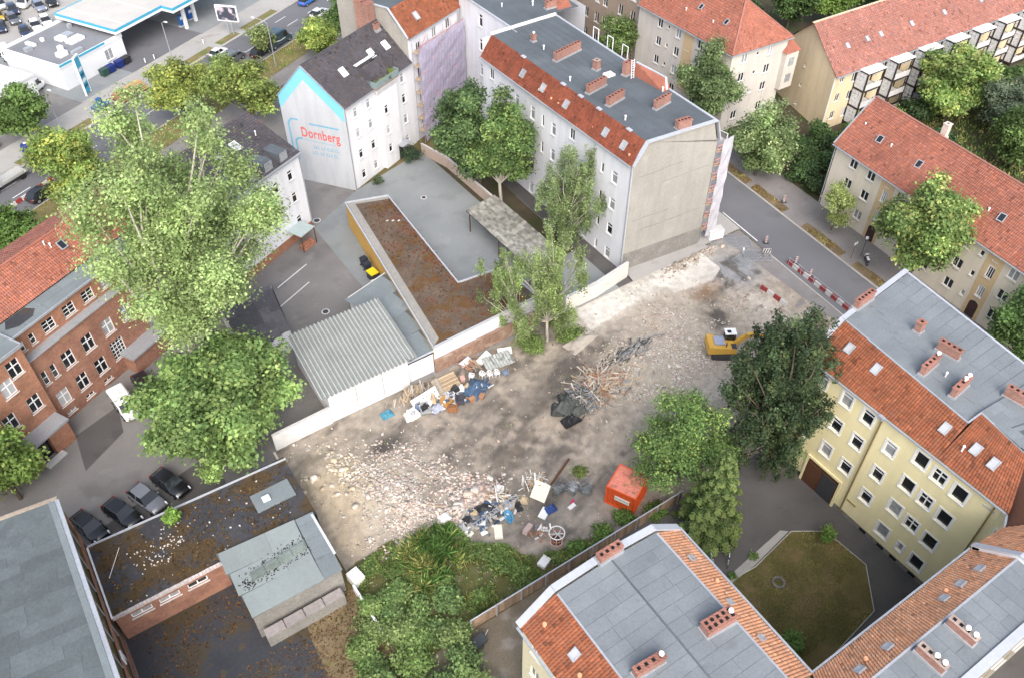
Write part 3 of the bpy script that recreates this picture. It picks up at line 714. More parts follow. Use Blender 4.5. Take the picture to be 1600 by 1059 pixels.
RID = [(22.7, 21.9, 16.38), (22.6, -6, 16.38)]
sheets(b, [(18.25, 22.0, 16), RID[0], RID[1], (18.1, -6, 16)], SHEET, 1.0, 4.4, along=True)
sheets(b, [RID[0], (26.85, 21.9, 16), (26.75, 6.3, 16), (22.6, 6.3, 16.38)], SHEET, 1.0, 4.4, along=True)
polyp(b, [(22.6, 6.35, 16.37), (26.75, 6.35, 15.99), (29.3, 6.35, 15.99), (29.3, -6, 15.99), (22.6, -6, 16.37)], SHEET, 'flat_roof')
strip(b, [(15.4, 22.35, 14.05), (18.2, 22.35, 16.14), (22.7, 22.3, 16.52), (26.9, 22.25, 16.14), (29.55, 22.15, 14.05)], 0.55, 0.13, COPE, 'parapet_coping')
strip(b, [(15.28, 22.3, 13.92), (15.2, -6, 13.92)], 0.16, 0.13, METAL, 'gutter')
strip(b, [(29.66, 22.1, 13.92), (29.46, 9.0, 13.92)], 0.16, 0.13, METAL, 'gutter')
strip(b, [(22.7, 21.8, 16.41), (22.6, 6, 16.41)], 0.12, 0.05, SHEET_D, 'ridge_strip')
strip(b, [(18.25, 21.9, 16.04), (18.1, -6, 16.04)], 0.14, 0.05, METAL, 'flashing_strip')
strip(b, [(26.85, 21.8, 16.04), (26.75, 7, 16.04)], 0.14, 0.05, METAL, 'flashing_strip')
chimney(b, (22.75, 22.1), 1.9, 0.55, 16.45, 0.75, 0, 4)
chimney(b, (25.5, 14.3), 2.3, 0.85, 16.1, 0.95, R(-4), 5, 2, pots=1)
chimney(b, (19.95, 14.6), 2.2, 0.5, 16.1, 0.95, R(-4), 4, pots=1)
roof_window(b, (17.0, 18.2, 15.12), R(-90), R(38), 0.45, 0.6, GLASS_B); roof_window(b, (16.9, 12.5, 15.07), R(-90), R(38), 0.45, 0.6, GLASS_B)
for c in ((27.9, 19.2, 15.25), (27.8, 15.3, 15.2), (27.7, 12.3, 15.25)): roof_window(b, c, R(90), R(38), 0.3, 0.4, GLASS_B)
for c in ((16.6, 21.0, 14.9), (16.5, 17.0, 14.8), (28.3, 17.0, 14.9)): vent(b, c, 0.1, 0.2, TILE_PALE)

# ---------------------------------------------------------------- side wing at the bottom right
b = thing('side_wing', 'narrow wing at bottom right with light orange tiles and grey felt roof', 'house', (29.3, 3.2, 0), worldco=True)
wall(b, (46.2, 8.75), (29.3, 8.75), 0, 13.9, YEL, win_cols([(2 + 2.9 * k, (12.0, 8.6, 5.2, 1.9), (1.0, 1.5, 'transom')) for k in range(5)]))
wall(b, (29.3, 3.25), (60, 3.25), 0, 16.2, mat('render_dull', (0.30, 0.27, 0.22), 0.9, 0.15), win_cols([(3 + 2.6 * k, (14.3, 11.0, 7.6, 4.2), (1.3, 1.7, 'double')) for k in range(11)]))
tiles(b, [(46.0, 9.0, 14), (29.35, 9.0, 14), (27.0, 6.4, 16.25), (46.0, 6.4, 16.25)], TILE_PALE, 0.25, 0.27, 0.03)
sheets(b, [(29.3, 3.3, 16.3), (46.0, 3.3, 16.3), (46.0, 6.4, 16.25), (29.3, 6.4, 16.25)], SHEET, 1.05, 3.1, along=False)
strip(b, [(29.3, 3.1, 16.36), (60, 3.1, 16.36)], 0.6, 0.14, COPE, 'parapet_coping')
MB().box(45.95, 3.2, 13, 46.25, 8.7, 14.3).hexa([(45.95, 8.6, 14.0), (46.25, 8.6, 14.0), (46.25, 9.05, 14.0), (45.95, 9.05, 14.0), (45.95, 8.6, 14.6), (46.25, 8.6, 14.6), (46.25, 9.05, 14.3), (45.95, 9.05, 14.3)]).build('fire_wall', WREN, b)
strip(b, [(46.1, 9.1, 14.4), (46.1, 6.4, 16.72), (46.1, 3.2, 16.76)], 0.42, 0.14, COPE, 'fire_wall_coping')
strip(b, [(46.1, 9.0, 14.1), (46.1, 6.4, 16.4), (46.1, 3.2, 16.5)], 0.3, 0.6, WREN, 'fire_wall_top')
strip(b, [(46.0, 9.13, 13.92), (29.4, 9.13, 13.92)], 0.14, 0.12, METAL, 'gutter')
strip(b, [(46.0, 6.4, 16.3), (29.0, 6.4, 16.3)], 0.14, 0.05, METAL, 'flashing_strip')
for c in ((37.95, 5.2), (34.8, 5.15)): chimney(b, c, 1.9, 0.45, 16.25, 0.9, R(-88), 4, pots=2)
for c in ((43.9, 7.5, 15.3), (41.8, 7.5, 15.3), (39.9, 7.45, 15.35), (33.9, 7.3, 15.48), (31.2, 7.3, 15.48)): roof_window(b, c, R(180), R(40), 0.5, 0.35, GLASS_B)
vent(b, (40.7, 7.8, 15.0), .1, .2, TILE_PALE); vent(b, (32.2, 7.6, 15.2), .1, .2, TILE_PALE)

# ---------------------------------------------------------------- long white block with the grey gable
b = thing('apartment_block', 'long white block with grey flat roof and bare grey gable over the plot', 'house', (56, 60, 0), worldco=True)
ops = win_cols([(2.07, (12.0, 8.3, 4.6, 0.95), (1.0, 1.6, 'transom')), (4.35, (12.1, 8.3, 4.5, 0.9), (0.5, 1.35, 'single')), (6.75, (12.4, 8.6, 4.8, 1.1), (0.9, 1.7, 'transom')), (10.4, (13.5, 9.8, 6.0, 2.2), (1.0, 1.5, 'double')),
                (14.2, (12.3, 8.6, 4.8, 1.1), (0.9, 1.7, 'transom')), (16.5, (12.4, 8.6), (0.5, 1.6, 'single')), (18.75, (12.4, 8.6, 4.8, 1.1), (0.9, 1.8, 'transom')), (22.3, (12.5, 8.8, 5.0, 1.2), (0.9, 1.7, 'transom')), (25.2, (13.0,), (0.6, .7, 'single')), (28.3, (13.6, 10, 6.2, 2.3), (1.0, 1.5, 'double'))])
wall(b, (56, 91), (56, 59.6), 0, 15.2, WBLUE, [(31.4 - o[0] - .9, *o[1:]) for o in ops])
gw = wall(b, (56, 59.6), (67.6, 58.4), 2.6, 15.2, GABLE, gable=[(11.55, 15.0), (10.7, 17.75), (1.6, 17.75), (0.1, 15.25)], name='gable_wall', label='bare grey-beige rendered gable with hairline cracks')
wall(b, (56, 59.6), (67.6, 58.4), 0, 2.6, GABLE_D, name='gable_foot', label='darker grey foot of the gable where the demolished house stood')
wall(b, (67.6, 58.4), (68.6, 92), 0, 15.1, WBLUE, win_cols([(s, (12.4, 8.6, 4.9, 1.5), (1.1, 1.7, 'double')) for s in np.arange(2, 31, 2.9)]))
wall(b, (68.6, 92), (56, 91), 0, 17.7, WBLUE)
MB().box(56.02, 60, 0, 56.3, 90, .02).build('wall_foot', GABLE_D, b)
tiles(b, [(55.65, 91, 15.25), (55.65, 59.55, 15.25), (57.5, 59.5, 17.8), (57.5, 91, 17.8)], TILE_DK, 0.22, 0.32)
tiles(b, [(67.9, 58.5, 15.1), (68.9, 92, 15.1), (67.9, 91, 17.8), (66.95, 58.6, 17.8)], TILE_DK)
sheets(b, [(57.5, 59.5, 17.8), (66.95, 58.7, 17.8), (67.9, 91.0, 17.8), (57.5, 91.0, 17.8)], SHEET_D, 1.0, 5.0, along=False)
strip(b, [(55.8, 59.45, 15.3), (57.45, 59.35, 17.9), (67.0, 58.5, 17.9), (67.75, 58.3, 15.2)], 0.5, 0.13, COPE, 'parapet_coping')
strip(b, [(55.5, 91, 15.18), (55.5, 59.6, 15.18)], 0.2, 0.15, METAL, 'gutter')
strip(b, [(66.98, 58.8, 17.86), (67.95, 91, 17.86)], 0.25, 0.12, COPE, 'roof_edge')
strip(b, [(55.92, 59.75, 0), (55.92, 59.75, 15.2)], 0.12, 0.12, METAL, 'downpipe')
strip(b, [(57.3, 91.0, 17.95), (68, 91.2, 17.95)], 0.35, 0.3, WREN, 'fire_wall')
for i, z in enumerate((13.4, 11.7, 7.3, 5.6)):       # old floor lines on the gable
    sa, sb = ((1, 7), (4.5, 11), (0.7, 6), (2, 10.6))[i]
    t = Vector((11.6, -1.2, 0)).normalized(); n = Vector((-1.2, -11.6, 0)).normalized() * 0.012
    p0 = Vector((56, 59.6, z)); mb = MB(); zz = 0
    for k in range(12):
        a = p0 + t * (sa + (sb - sa) * k / 12) + n; zn = zz + random.uniform(-.05, .09); e_ = p0 + t * (sa + (sb - sa) * (k + 1) / 12) + n
        mb.bar(a + Vector((0, 0, zz)), e_ + Vector((0, 0, zn)), 0.03, 0.035); zz = zn
    mb.build('render_crack', GABLE_D, b)
chimney(b, (62.2, 80.7), 4.6, 0.6, 17.8, 1.15, R(12), 9); chimney(b, (60.9, 86.3), 0.55, 0.55, 17.8, 0.95, 0, 1, pots=1)
chimney(b, (63.0, 75.7), 0.7, 0.7, 17.8, 1.3, R(10), 1); chimney(b, (59.95, 71.8), 3.2, 0.55, 17.8, 1.1, R(12), 6)
chimney(b, (59.95, 68.2), 2.8, 0.55, 17.8, 1.1, R(13), 5); chimney(b, (63.9, 64.5), 2.6, 0.5, 17.8, 1.15, R(11), 5)
chimney(b, (62.8, 59.6), 1.8, 0.75, 17.7, 1.1, R(-6), 4); chimney(b, (65.3, 72.6), 1.1, 0.7, 17.8, 1.7, R(10), 2, label='brick stack with the white ladder')
mb = MB().hexa([(65.9, 72.0, 17.8), (66.4, 72.0, 17.8), (67.3, 66.9, 17.8), (66.2, 66.9, 17.8), (66.1, 72.0, 19.4), (66.4, 72.0, 19.4), (67.2, 67.6, 19.1), (66.9, 67.6, 19.1)]); mb.build('attic_gable', TILE_RED, b)
strip(b, [(66.22, 72.05, 19.45), (67.05, 67.6, 19.15), (66.75, 66.9, 17.95)], 0.22, 0.1, COPE, 'attic_coping')
lad = MB(); P0, P1 = Vector((65.25, 71.55, 17.85)), Vector((65.55, 72.1, 20.0))
for d in (-.2, .2): lad.bar(P0 + Vector((d, -.1, 0)), P1 + Vector((d, -.1, 0)), .05)
lo = lad.build('ladder', PVC, b)
for k in range(8): MB().bar(P0.lerp(P1, (k + .5) / 8) + Vector((-.2, -.1, 0)), P0.lerp(P1, (k + .5) / 8) + Vector((.2, -.1, 0)), .045).build('rung', PVC, lo)
MB().box(62.8, 73.2, 17.8, 64.0, 74.2, 18.05).build('roof_hatch', WHITE, b)
for c in ((60.7, 83.7, 17.8), (58.6, 75.2, 17.8), (58.4, 64.4, 17.8), (66.2, 67.0, 17.8)): vent(b, c, .09, .5)
for y in (82.1, 77.7, 72.9, 65.3, 62.0): roof_window(b, (56.42, y, 16.35), R(-90), R(54), 0.62, 0.85, GLASS_C)
for k in range(16): vent(b, (56.0 + random.uniform(.1, 1.3), random.uniform(60.5, 90), 15.3), .09, random.uniform(.8, 1.6) if False else .75, TILE_PALE)
for y in (62.5, 68.0, 71.5, 75.0, 83.5): MB().box(57.25, y - .35, 17.78, 57.65, y + .35, 17.93).build('ridge_cap', COPE, b)
for y in (76.5, 79.5, 82.5):                       # gantry frames of the scaffold on the street side
    f = MB()
    f.bar((68.6, y, 15), (68.6, y, 18.9), .08).bar((68.6, y + 1.1, 15), (68.6, y + 1.1, 18.9), .08).bar((68.6, y, 18.9), (68.6, y + 1.1, 18.9), .08); f.build('scaffold_frame', PVC, b)

# street-side scaffold with sheeting by the gable
NET = mat('net_lilac', (0.60, 0.56, 0.72), 0.8, 0.12, s1=0.8, s2=3, transl=0.4, alpha=0.8)
NETW = mat('net_white', (0.74, 0.72, 0.76), 0.8, 0.12, s1=0.8, s2=3, transl=0.35, alpha=0.85)
sc = thing('scaffold', 'white and pink sheeted scaffold on the street corner of the grey gable', 'scaffold', (68.2, 58.6, 0), worldco=True)
PINK = mat('scaffold_pink', (0.62, 0.27, 0.22), 0.6, 0.1)
for i in range(3):
    for d in (0.15, 1.15): strip(sc, [(67.75 + d, 58.5 + i * 2.5, 0), (67.75 + d, 58.5 + i * 2.5, 14.6)], 0.06, 0.06, METAL, 'upright')
for k in range(7):
    MB().box(67.85, 58.5, 1.9 * k + 1.8, 68.9, 63.6, 1.9 * k + 1.86).build('deck', mat('deck_wood', (0.4, 0.3, 0.2), .8, .2), sc)
    strip(sc, [(67.9, 58.42, 1.9 * k + 2.8), (68.95, 58.42, 1.9 * k + 2.8)], 0.05, 0.1, PINK, 'rail')
    strip(sc, [(67.9, 58.42, 1.9 * k + 2.3), (68.95, 58.42, 1.9 * k + 2.3)], 0.05, 0.1, PINK, 'rail')
mb = MB()
for k in range(8): 
    for j in range(3):
        y0_, y1_, z0_, z1_ = 58.4 + j * 1.7, 58.4 + (j + 1) * 1.7, 1 + k * 1.7, 1 + (k + 1) * 1.7
        wv = lambda y, z: 69.15 + 0.12 * math.sin(y * 2.3 + z * 1.7)
        mb.poly([(wv(y0_, z0_), y0_, z0_), (wv(y1_, z0_), y1_, z0_), (wv(y1_, z1_), y1_, z1_), (wv(y0_, z1_), y0_, z1_)])
mb.build('sheeting', NETW, sc)
mb = MB()
for k in range(10):
    for j in range(3):
        x0_, x1_, z0_, z1_ = 68.5 + j * .55, 68.5 + (j + 1) * .55, .8 + k * 1.42, .8 + (k + 1) * 1.42
        wv = lambda x, z: 58.22 + 0.08 * math.sin(x * 3.3 + z * 1.9)
        mb.poly([(x0_, wv(x0_, z0_), z0_), (x1_, wv(x1_, z0_), z0_), (x1_, wv(x1_, z1_), z1_), (x0_, wv(x0_, z1_), z1_)])
mb.build('sheeting', NETW, sc)
strip(sc, [(68.9, 58.3, 13.0), (68.95, 58.25, 15.6), (69.2, 60.2, 15.2)], 0.07, 0.07, PVC, 'frame')

# ---------------------------------------------------------------- rear wing (white) between the long block and the corner house
b = thing('rear_wing', 'plain white wing with three narrow windows between netted house and long block', 'house', (60.6, 89.5, 0), worldco=True)
wall(b, (60.6, 104.6), (60.6, 89.6), 0, 17.9, WBLUE, win_cols([(5.8, (16.0, 12.4, 8.6, 4.9), (0.95, 1.8, 'transom')), (11.2, (16.0, 12.4, 8.6, 4.9), (0.95, 1.8, 'transom'))]))
wall(b, (73, 91), (74, 118), 0, 17.9, WBLUE, [])
sheets(b, [(60.5, 91.3, 18), (72, 91.3, 18), (73, 112, 18), (60.5, 108, 18)], SHEET_D, 1.0, 5, along=False)
mb = MB().hexa([(69.0, 91.8, 18), (71.2, 91.8, 18), (72.2, 104, 18), (70.0, 104, 18), (69.9, 91.8, 19.4), (70.3, 91.8, 19.4), (71.2, 104, 19.4), (70.8, 104, 19.4)]); mb.build('attic_gable', TILE_RED, b)
chimney(b, (68.4, 93.0), 1.7, 0.6, 18, 1.0, 0, 3); vent(b, (66.8, 95, 18), .1, .6); vent(b, (63, 97, 18)); chimney(b, (64.5, 104), 1.8, .6, 18, 1.2, 0, 3)
strip(b, [(60.5, 91.3, 18.05), (60.5, 104.8, 18.05)], 0.25, 0.12, COPE, 'roof_edge')

# ---------------------------------------------------------------- corner house behind scaffold netting (25 degrees)
A25 = R(24)
b = thing('corner_house', 'orange tiled corner house behind lilac scaffold netting next to the slate roofed white house', 'house', (49.4, 99.6, 0), A25)
wall(b, (0, 0), (11.6, 0), 0, 15.9, WBLUE, win_cols([(2.2, (13.9, 10.2, 6.5, 2.8), (1.0, 1.5, 'double')), (6.0, (14.6, 10.9, 7.2, 3.5), (1.0, 1.5, 'double')), (9.3, (14.6, 10.9, 7.2, 3.5), (1.0, 1.5, 'double'))]))
wall(b, (0, 12), (0, 0), 0, 15.9, GABLE, gable=[(11.9, 16.0), (8.6, 19.4), (0.1, 19.4)], name='fire_wall')
wall(b, (13.5, 12), (0, 12), 0, 19.3, WBLUE)
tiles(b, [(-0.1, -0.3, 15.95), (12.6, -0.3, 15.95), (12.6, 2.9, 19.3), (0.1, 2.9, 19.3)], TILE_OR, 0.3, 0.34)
sheets(b, [(0.1, 2.9, 19.3), (13.5, 2.9, 19.3), (13.5, 12, 19.3), (0.1, 12, 19.3)], SHEET_D, 1.0, 5)
strip(b, [(-.1, -.2, 16.05), (0, 3.0, 19.5), (0, 12, 19.5)], 0.3, 0.12, COPE, 'parapet_coping')
strip(b, [(-0.1, -0.42, 15.88), (11.6, -0.42, 15.88)], 0.16, 0.14, METAL, 'gutter')
roof_window(b, (3.6, 1.1, 17.45), 0, R(46), 0.7, 1.0, GLASS_B)
chimney(b, (-0.9, 6.3), 1.3, 2.4, 15.5, 4.5, 0, 2, 1, base=False)
for x in (4, 7): chimney(b, (x, 7), 1.8, .6, 19.3, 1, 0, 4)
sc = thing('scaffold', 'tall scaffold with lilac netting in the courtyard corner behind the dark trees', 'scaffold', (49.4, 99.6, 0), A25)
for i in range(7):
    for d in (0.35, 1.35): strip(sc, [(0.4 + i * 1.8, -d, 0), (0.4 + i * 1.8, -d, 15.2)], 0.06, 0.06, METAL, 'upright')
SCP = mat('scaffold_tube_red', (0.5, 0.2, 0.2), .6, .1)
for k in range(7):
    MB().box(0.4, -1.35, 2.0 * k + 1.9, 11.2, -0.35, 2.0 * k + 1.96).build('deck', MATS['deck_wood'], sc)
    i0 = 0.4 + (k % 3) * 1.8
    strip(sc, [(i0, -1.42, 2.0 * k + 2), (i0 + 1.8, -1.42, 2.0 * k + 4)], 0.07, 0.07, SCP, 'brace')
    strip(sc, [(0.4, -1.42, 2.0 * k + 2.9), (11.2, -1.42, 2.0 * k + 2.9)], 0.06, 0.06, SCP, 'rail')
for i in range(6):
    mb = MB()
    for k in range(12):
        for j in range(3):
            f_ = lambda x, z: -1.5 - 0.10 * math.sin(x * 2.1 + z * 1.3) - 0.05 * math.sin(z * 3.1 + x)
            x0_, x1_ = 0.4 + i * 1.8 + j * .6, 0.4 + i * 1.8 + (j + 1) * .6
            z0_, z1_ = 0.4 + k * 1.2, 0.4 + (k + 1) * 1.2
            mb.poly([(x0_, f_(x0_, z0_), z0_), (x1_, f_(x1_, z0_), z0_), (x1_, f_(x1_, z1_), z1_), (x0_, f_(x0_, z1_), z1_)])
    mb.build('netting', NET, sc)

# ---------------------------------------------------------------- white house with the painted gable (25 degrees)
A25 = R(25)
b = thing('gable_house', 'white house with dark slate-coloured roof, roof terrace and blue-edged gable with red lettering', 'house', (36.32, 93.36, 0), A25)
D_W = mat('render_bright_white', (0.74, 0.74, 0.755), 0.85, 0.04, streak=.085, s1=0.2, bump=0.06)
cols = [(2.2, (10.9, 7.9, 4.7, 1.5), (0.8, 1.35, 'transom')), (4.9, (10.9, 7.9, 4.7, 1.5), (0.8, 1.35, 'transom')), (12.4, (11.2, 8.1, 4.9, 1.6), (0.8, 1.4, 'transom'))]
wall(b, (0, 0), (14.4, 0), 0, 12.75, D_W, [o for o in win_cols(cols)])
wall(b, (6.6, -0.55), (10.4, -0.55), 0, 12.3, D_W, win_cols([(1.2, (8.8, 5.7, 2.8), (0.75, 1.3, 'transom'))]), name='stair_bay')
MB().poly([(6.6, 0, 0), (6.6, -.55, 0), (6.6, -.55, 12.3), (6.6, 0, 12.3)]).poly([(10.4, -.55, 0), (10.4, 0, 0), (10.4, 0, 12.3), (10.4, -.55, 12.3)]).poly([(6.6, -.55, 12.3), (10.4, -.55, 12.3), (10.4, 0, 12.3), (6.6, 0, 12.3)]).build('bay_side', D_W, b)
GW = mat('gable_pale', (0.50, 0.515, 0.54), 0.88, 0.05, streak=.085, s1=0.25, s2=5, bump=0.1, stain=[((0.37, 0.385, 0.41), 0.3, 0.6, 0.4)])
wall(b, (-1.9, 9.3), (0, 0), 0, 12.75, GW, gable=[(9.45, 12.8), (4.2, 17.4), (0.0, 12.8)], name='gable_wall')
wall(b, (14.4, 9.3), (-1.9, 9.3), 0, 12.75, D_W, [])
wall(b, (14.4, 0), (14.4, 9.3), 0, 12.75, D_W, gable=[(9.3, 12.8), (5.2, 17.4), (0, 12.8)], name='gable_wall')
apx = (-1.05, 5.2, 17.5)
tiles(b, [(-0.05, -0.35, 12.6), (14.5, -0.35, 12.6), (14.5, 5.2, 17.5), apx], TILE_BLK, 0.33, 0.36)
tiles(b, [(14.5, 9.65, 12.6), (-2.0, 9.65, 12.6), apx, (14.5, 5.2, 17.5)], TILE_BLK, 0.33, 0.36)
strip(b, [apx, (14.5, 5.2, 17.5)], 0.22, 0.14, TILE_BLK, 'ridge')
strip(b, [(0, -0.42, 12.5), (14.4, -0.42, 12.5)], 0.16, 0.13, METAL, 'gutter')
strip(b, [(0.08, -0.12, 0), (0.08, -0.12, 12.5)], 0.11, 0.11, METAL, 'downpipe'); strip(b, [(10.55, -0.1, 0), (10.55, -0.1, 12.4)], 0.1, 0.1, WHITE, 'downpipe')
for c in ((3.65, 2.5, 15.15), (9.6, 2.6, 15.2), (12.6, 2.5, 15.15)): roof_window(b, c, 0, R(41.5), 0.75, 1.1, GLASS_B, PVC)
chimney(b, (13.3, 4.3), 0.9, 0.5, 16.6, 1.0, 0, 2); vent(b, (4.0, 4.6, 17), .09, .4, DARKM); vent(b, (8.5, 4.9, 17.2), .09, .4, DARKM)
# roof terrace cut into the slope
tr = MB(); tr.box(5.8, -0.9, 12.55, 10.6, 2.2, 12.75); tr.poly([(5.8, 2.2, 12.75), (10.6, 2.2, 12.75), (10.6, 2.2, 15.0), (5.8, 2.2, 15.0)]); terr = tr.build('roof_terrace', mat('terrace_tiles', (0.36, 0.2, 0.13), .85, .2), b)
MB().box(5.75, -0.05, 12.7, 5.85, 2.3, 14.9).box(10.55, -.05, 12.7, 10.65, 2.3, 14.9).box(5.75, 2.1, 12.7, 10.65, 2.25, 15.3).build('terrace_cheek', TILE_BLK, b)
for x in (6.3, 7.4, 8.5): MB().box(x, 2.0, 12.8, x + .95, 2.08, 14.8).build('terrace_door', GLASS_D, b)
MB().box(5.6, 1.9, 15.3, 9.5, 2.4, 15.38).build('terrace_canopy', PVC, b)
rl = MB().box(5.8, -.95, 12.75, 10.6, -.9, 13.7).box(5.75, -.95, 12.75, 5.8, .8, 13.7).box(10.6, -.95, 12.75, 10.65, .8, 13.7); rl.build('terrace_railing', mat('railing_glass', (0.22, 0.28, 0.28), .3, .1), b)
MB().hexa([(6.0, -0.9, 12.55), (10.5, -.9, 12.55), (10.4, -.56, 11.6), (6.2, -.56, 11.6), (6.0, -.3, 12.55), (10.5, -.3, 12.55), (10.4, 0, 12.0), (6.2, 0, 12.0)]).build('terrace_bracket', D_W, b)
MB().box(9.2, -1.55, 2.4, 11.2, -0.3, 2.5).build('porch_roof', METAL, b); MB().box(9.5, -.62, 0, 10.3, -.54, 2.1).build('door', DARKM, b)
# painted edge and lettering on the gable (s from the street corner, towards the courtyard)
gt = Vector((1.9, -9.3, 0)).normalized(); gn = Vector((-9.3, -1.9, 0)).normalized(); g0 = Vector((-1.9, 9.3, 0)); GL = math.hypot(1.9, 9.3)
def GP(s, z, d=0.012): return g0 + gt * s + gn * d + Vector((0, 0, z))
BLUE = mat('paint_sky_blue', (0.20, 0.53, 0.74), .8, .06, bump=.05); BLUED = mat('paint_blue', (0.16, 0.40, 0.56), .8, .1, bump=.05); REDP = mat('paint_red', (0.68, 0.12, 0.10), .8, .06, bump=.05)
band = MB(); apS = 4.2
band.poly([GP(0.02, 10.9), GP(apS, 15.6), GP(apS, 17.35), GP(0.02, 12.75)]); band.poly([GP(GL - .02, 10.4), GP(GL - .02, 12.75), GP(apS, 17.35), GP(apS, 15.6)])
band.build('gable_band', BLUE, b)
strip(b, [GP(-.15, 12.65, .08), GP(apS, 17.5, .08), GP(GL + .15, 12.6, .08)], 0.16, 0.1, METAL, 'verge_trim')
def stroke(pts, w, m, nm, d=0.02, parent=b):
    mb = MB()
    for (s0, z0), (s1, z1) in zip(pts[:-1], pts[1:]):
        L2 = math.hypot(s1 - s0, z1 - z0); nx, nz = -(z1 - z0) / L2 * w / 2, (s1 - s0) / L2 * w / 2
        mb.poly([GP(s0 - nx, z0 - nz, d), GP(s1 - nx, z1 - nz, d), GP(s1 + nx, z1 + nz, d), GP(s0 + nx, z0 + nz, d)])
    return mb.build(nm, m, parent)
stroke([(2.3, 9.55), (1.3, 9.55), (0.75, 8.9), (0.75, 3.0)], .24, BLUED, 'logo_line'); stroke([(3.9, 9.25), (8.35, 9.25)], .22, BLUED, 'logo_line')
stroke([(2.5, 6.75), (1.9, 6.75), (1.4, 6.3), (1.4, 3.2)], .24, BLUED, 'logo_line'); stroke([(2.6, 6.65), (7.6, 6.65)], .07, BLUED, 'logo_line')
def letters(txt, size, s0, z0, m, name, sx=1.0, d=0.02, parent=b, bold=0.0):
    cu = bpy.data.curves.new(name, 'FONT'); cu.body = txt; cu.size = size; cu.offset = bold; cu.extrude = 0.004; cu.space_character = 1.1
    to = bpy.data.objects.new(name, cu); col.objects.link(to)
    me_ = bpy.data.meshes.new_from_object(to.evaluated_get(bpy.context.evaluated_depsgraph_get()))
    bpy.data.objects.remove(to); bpy.data.curves.remove(cu)
    o = put(name, me_, m, parent)
    ez = Vector((0, 0, 1)); c = GP(s0, z0, d)
    o.matrix_local = Matrix(((gt.x * sx, ez.x, gn.x, c.x), (gt.y * sx, ez.y, gn.y, c.y), (gt.z * sx, ez.z, gn.z, c.z), (0, 0, 0, 1)))
    return o
letters('Dornberg', 2.0, 2.45, 7.15, REDP, 'lettering', 0.67, bold=0.03)
for zz_, ss_ in ((5.55, 4.0), (4.65, 3.7)):          # two lines of small characters, too faded to read
    mb = MB(); s_ = ss_
    for k, w_ in enumerate((.26, .2, .3, 0, .28, .22, 0, .3, .24, .2, 0, .26, .3)):
        if w_:
            mb.poly([GP(s_, zz_, .016), GP(s_ + w_, zz_, .016), GP(s_ + w_, zz_ + .09, .016), GP(s_, zz_ + .09, .016)]); mb.poly([GP(s_, zz_ + .09, .016), GP(s_ + .09, zz_ + .09, .016), GP(s_ + .09, zz_ + .46, .016), GP(s_, zz_ + .46, .016)])
            if k % 2: mb.poly([GP(s_ + .09, zz_ + .37, .016), GP(s_ + w_, zz_ + .37, .016), GP(s_ + w_, zz_ + .46, .016), GP(s_ + .09, zz_ + .46, .016)])
        s_ += (w_ or .1) + .09
    mb.build('small_lettering', BLUED, b)

# ---------------------------------------------------------------- low white house behind the poplar (25.7 degrees, corner at its right)
AH = R(25.7)
b = thing('slate_roofed_house', 'white rendered house with anthracite roof and dormers half hidden by the poplar', 'house', (27.9, 88.7, 0), AH)
wall(b, (-14, 0), (0, 0), 1.3, 11.3, D_W, win_cols([(12.0, (9.3, 6.1, 2.6), (0.8, 1.4, 'transom')), (9.4, (9.0, 5.7), (0.8, 1.4, 'transom')), (7.0, (9.0, 5.7), (0.8, 1.4, 'transom')), (4.4, (9.0, 5.7), (0.8, 1.4, 'transom'))]))
wall(b, (-14, 0), (0, 0), 0, 1.3, BRICK_O, name='brick_plinth')
wall(b, (0, 0), (0, 9.5), 0, 11.3, D_W, gable=[(9.5, 11.3), (7.6, 14.6), (0, 11.5)])
wall(b, (0, 9.5), (-14, 9.5), 0, 11.3, D_W); wall(b, (-14, 9.5), (-14, 0), 0, 11.3, D_W, gable=[(9.5, 11.3), (1.9, 14.6)])
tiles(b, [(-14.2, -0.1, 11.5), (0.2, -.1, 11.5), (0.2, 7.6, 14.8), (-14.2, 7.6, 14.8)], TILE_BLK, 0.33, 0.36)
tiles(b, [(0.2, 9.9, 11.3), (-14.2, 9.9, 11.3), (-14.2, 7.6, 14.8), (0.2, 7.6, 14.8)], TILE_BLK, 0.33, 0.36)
strip(b, [(-14.2, -.28, 11.4), (0.2, -.28, 11.4)], 0.3, 0.22, METAL, 'eaves_cornice')
for x in (-2.3, -4.9, -7.6, -10.4):
    d = MB().hexa([(x - .75, .15, 11.45), (x + .75, .15, 11.45), (x + .75, 1.7, 12.2), (x - .75, 1.7, 12.2), (x - .75, .15, 12.75), (x + .75, .15, 12.75), (x + .75, 2.6, 12.75), (x - .75, 2.6, 12.75)]).build('dormer', SHEET_D, b)
    put('window', wmesh(1.2, 1.1, 'double')[0], PVC, d, loc=(x, 0.0, 11.65)); MB().box(x - .6, .09, 11.65, x + .6, .14, 12.75).build('pane', GLASS_C, d)
for c in ((-5.2, 4.6, 13.55), (-8.0, 4.4, 13.45)): roof_window(b, c, 0, R(23), 0.8, 1.2, GLASS_B, PVC)
vent(b, (-2.2, 6.2, 14.3), .1, .4, DARKM); vent(b, (-2.0, 4.4, 13.6)); chimney(b, (0.8, 7.0), 0.9, 0.9, 10, 3.2, 0, 1, base=False)
po = MB().box(-4.6, -2.4, 2.5, -2.0, 0, 2.56); po.build('porch_roof', mat('porch_glass', (0.42, 0.50, 0.48), .2, .1), b)
for x in (-4.5, -2.1): strip(b, [(x, -2.3, 0), (x, -2.3, 2.5)], .09, .09, WOODB, 'porch_post')
for k in range(3): MB().box(-4.3, -2.3 + k * .3, 0, -2.2, -2.0 + k * .3, .22 * (k + 1)).build('porch_step', BRICK_O, b)
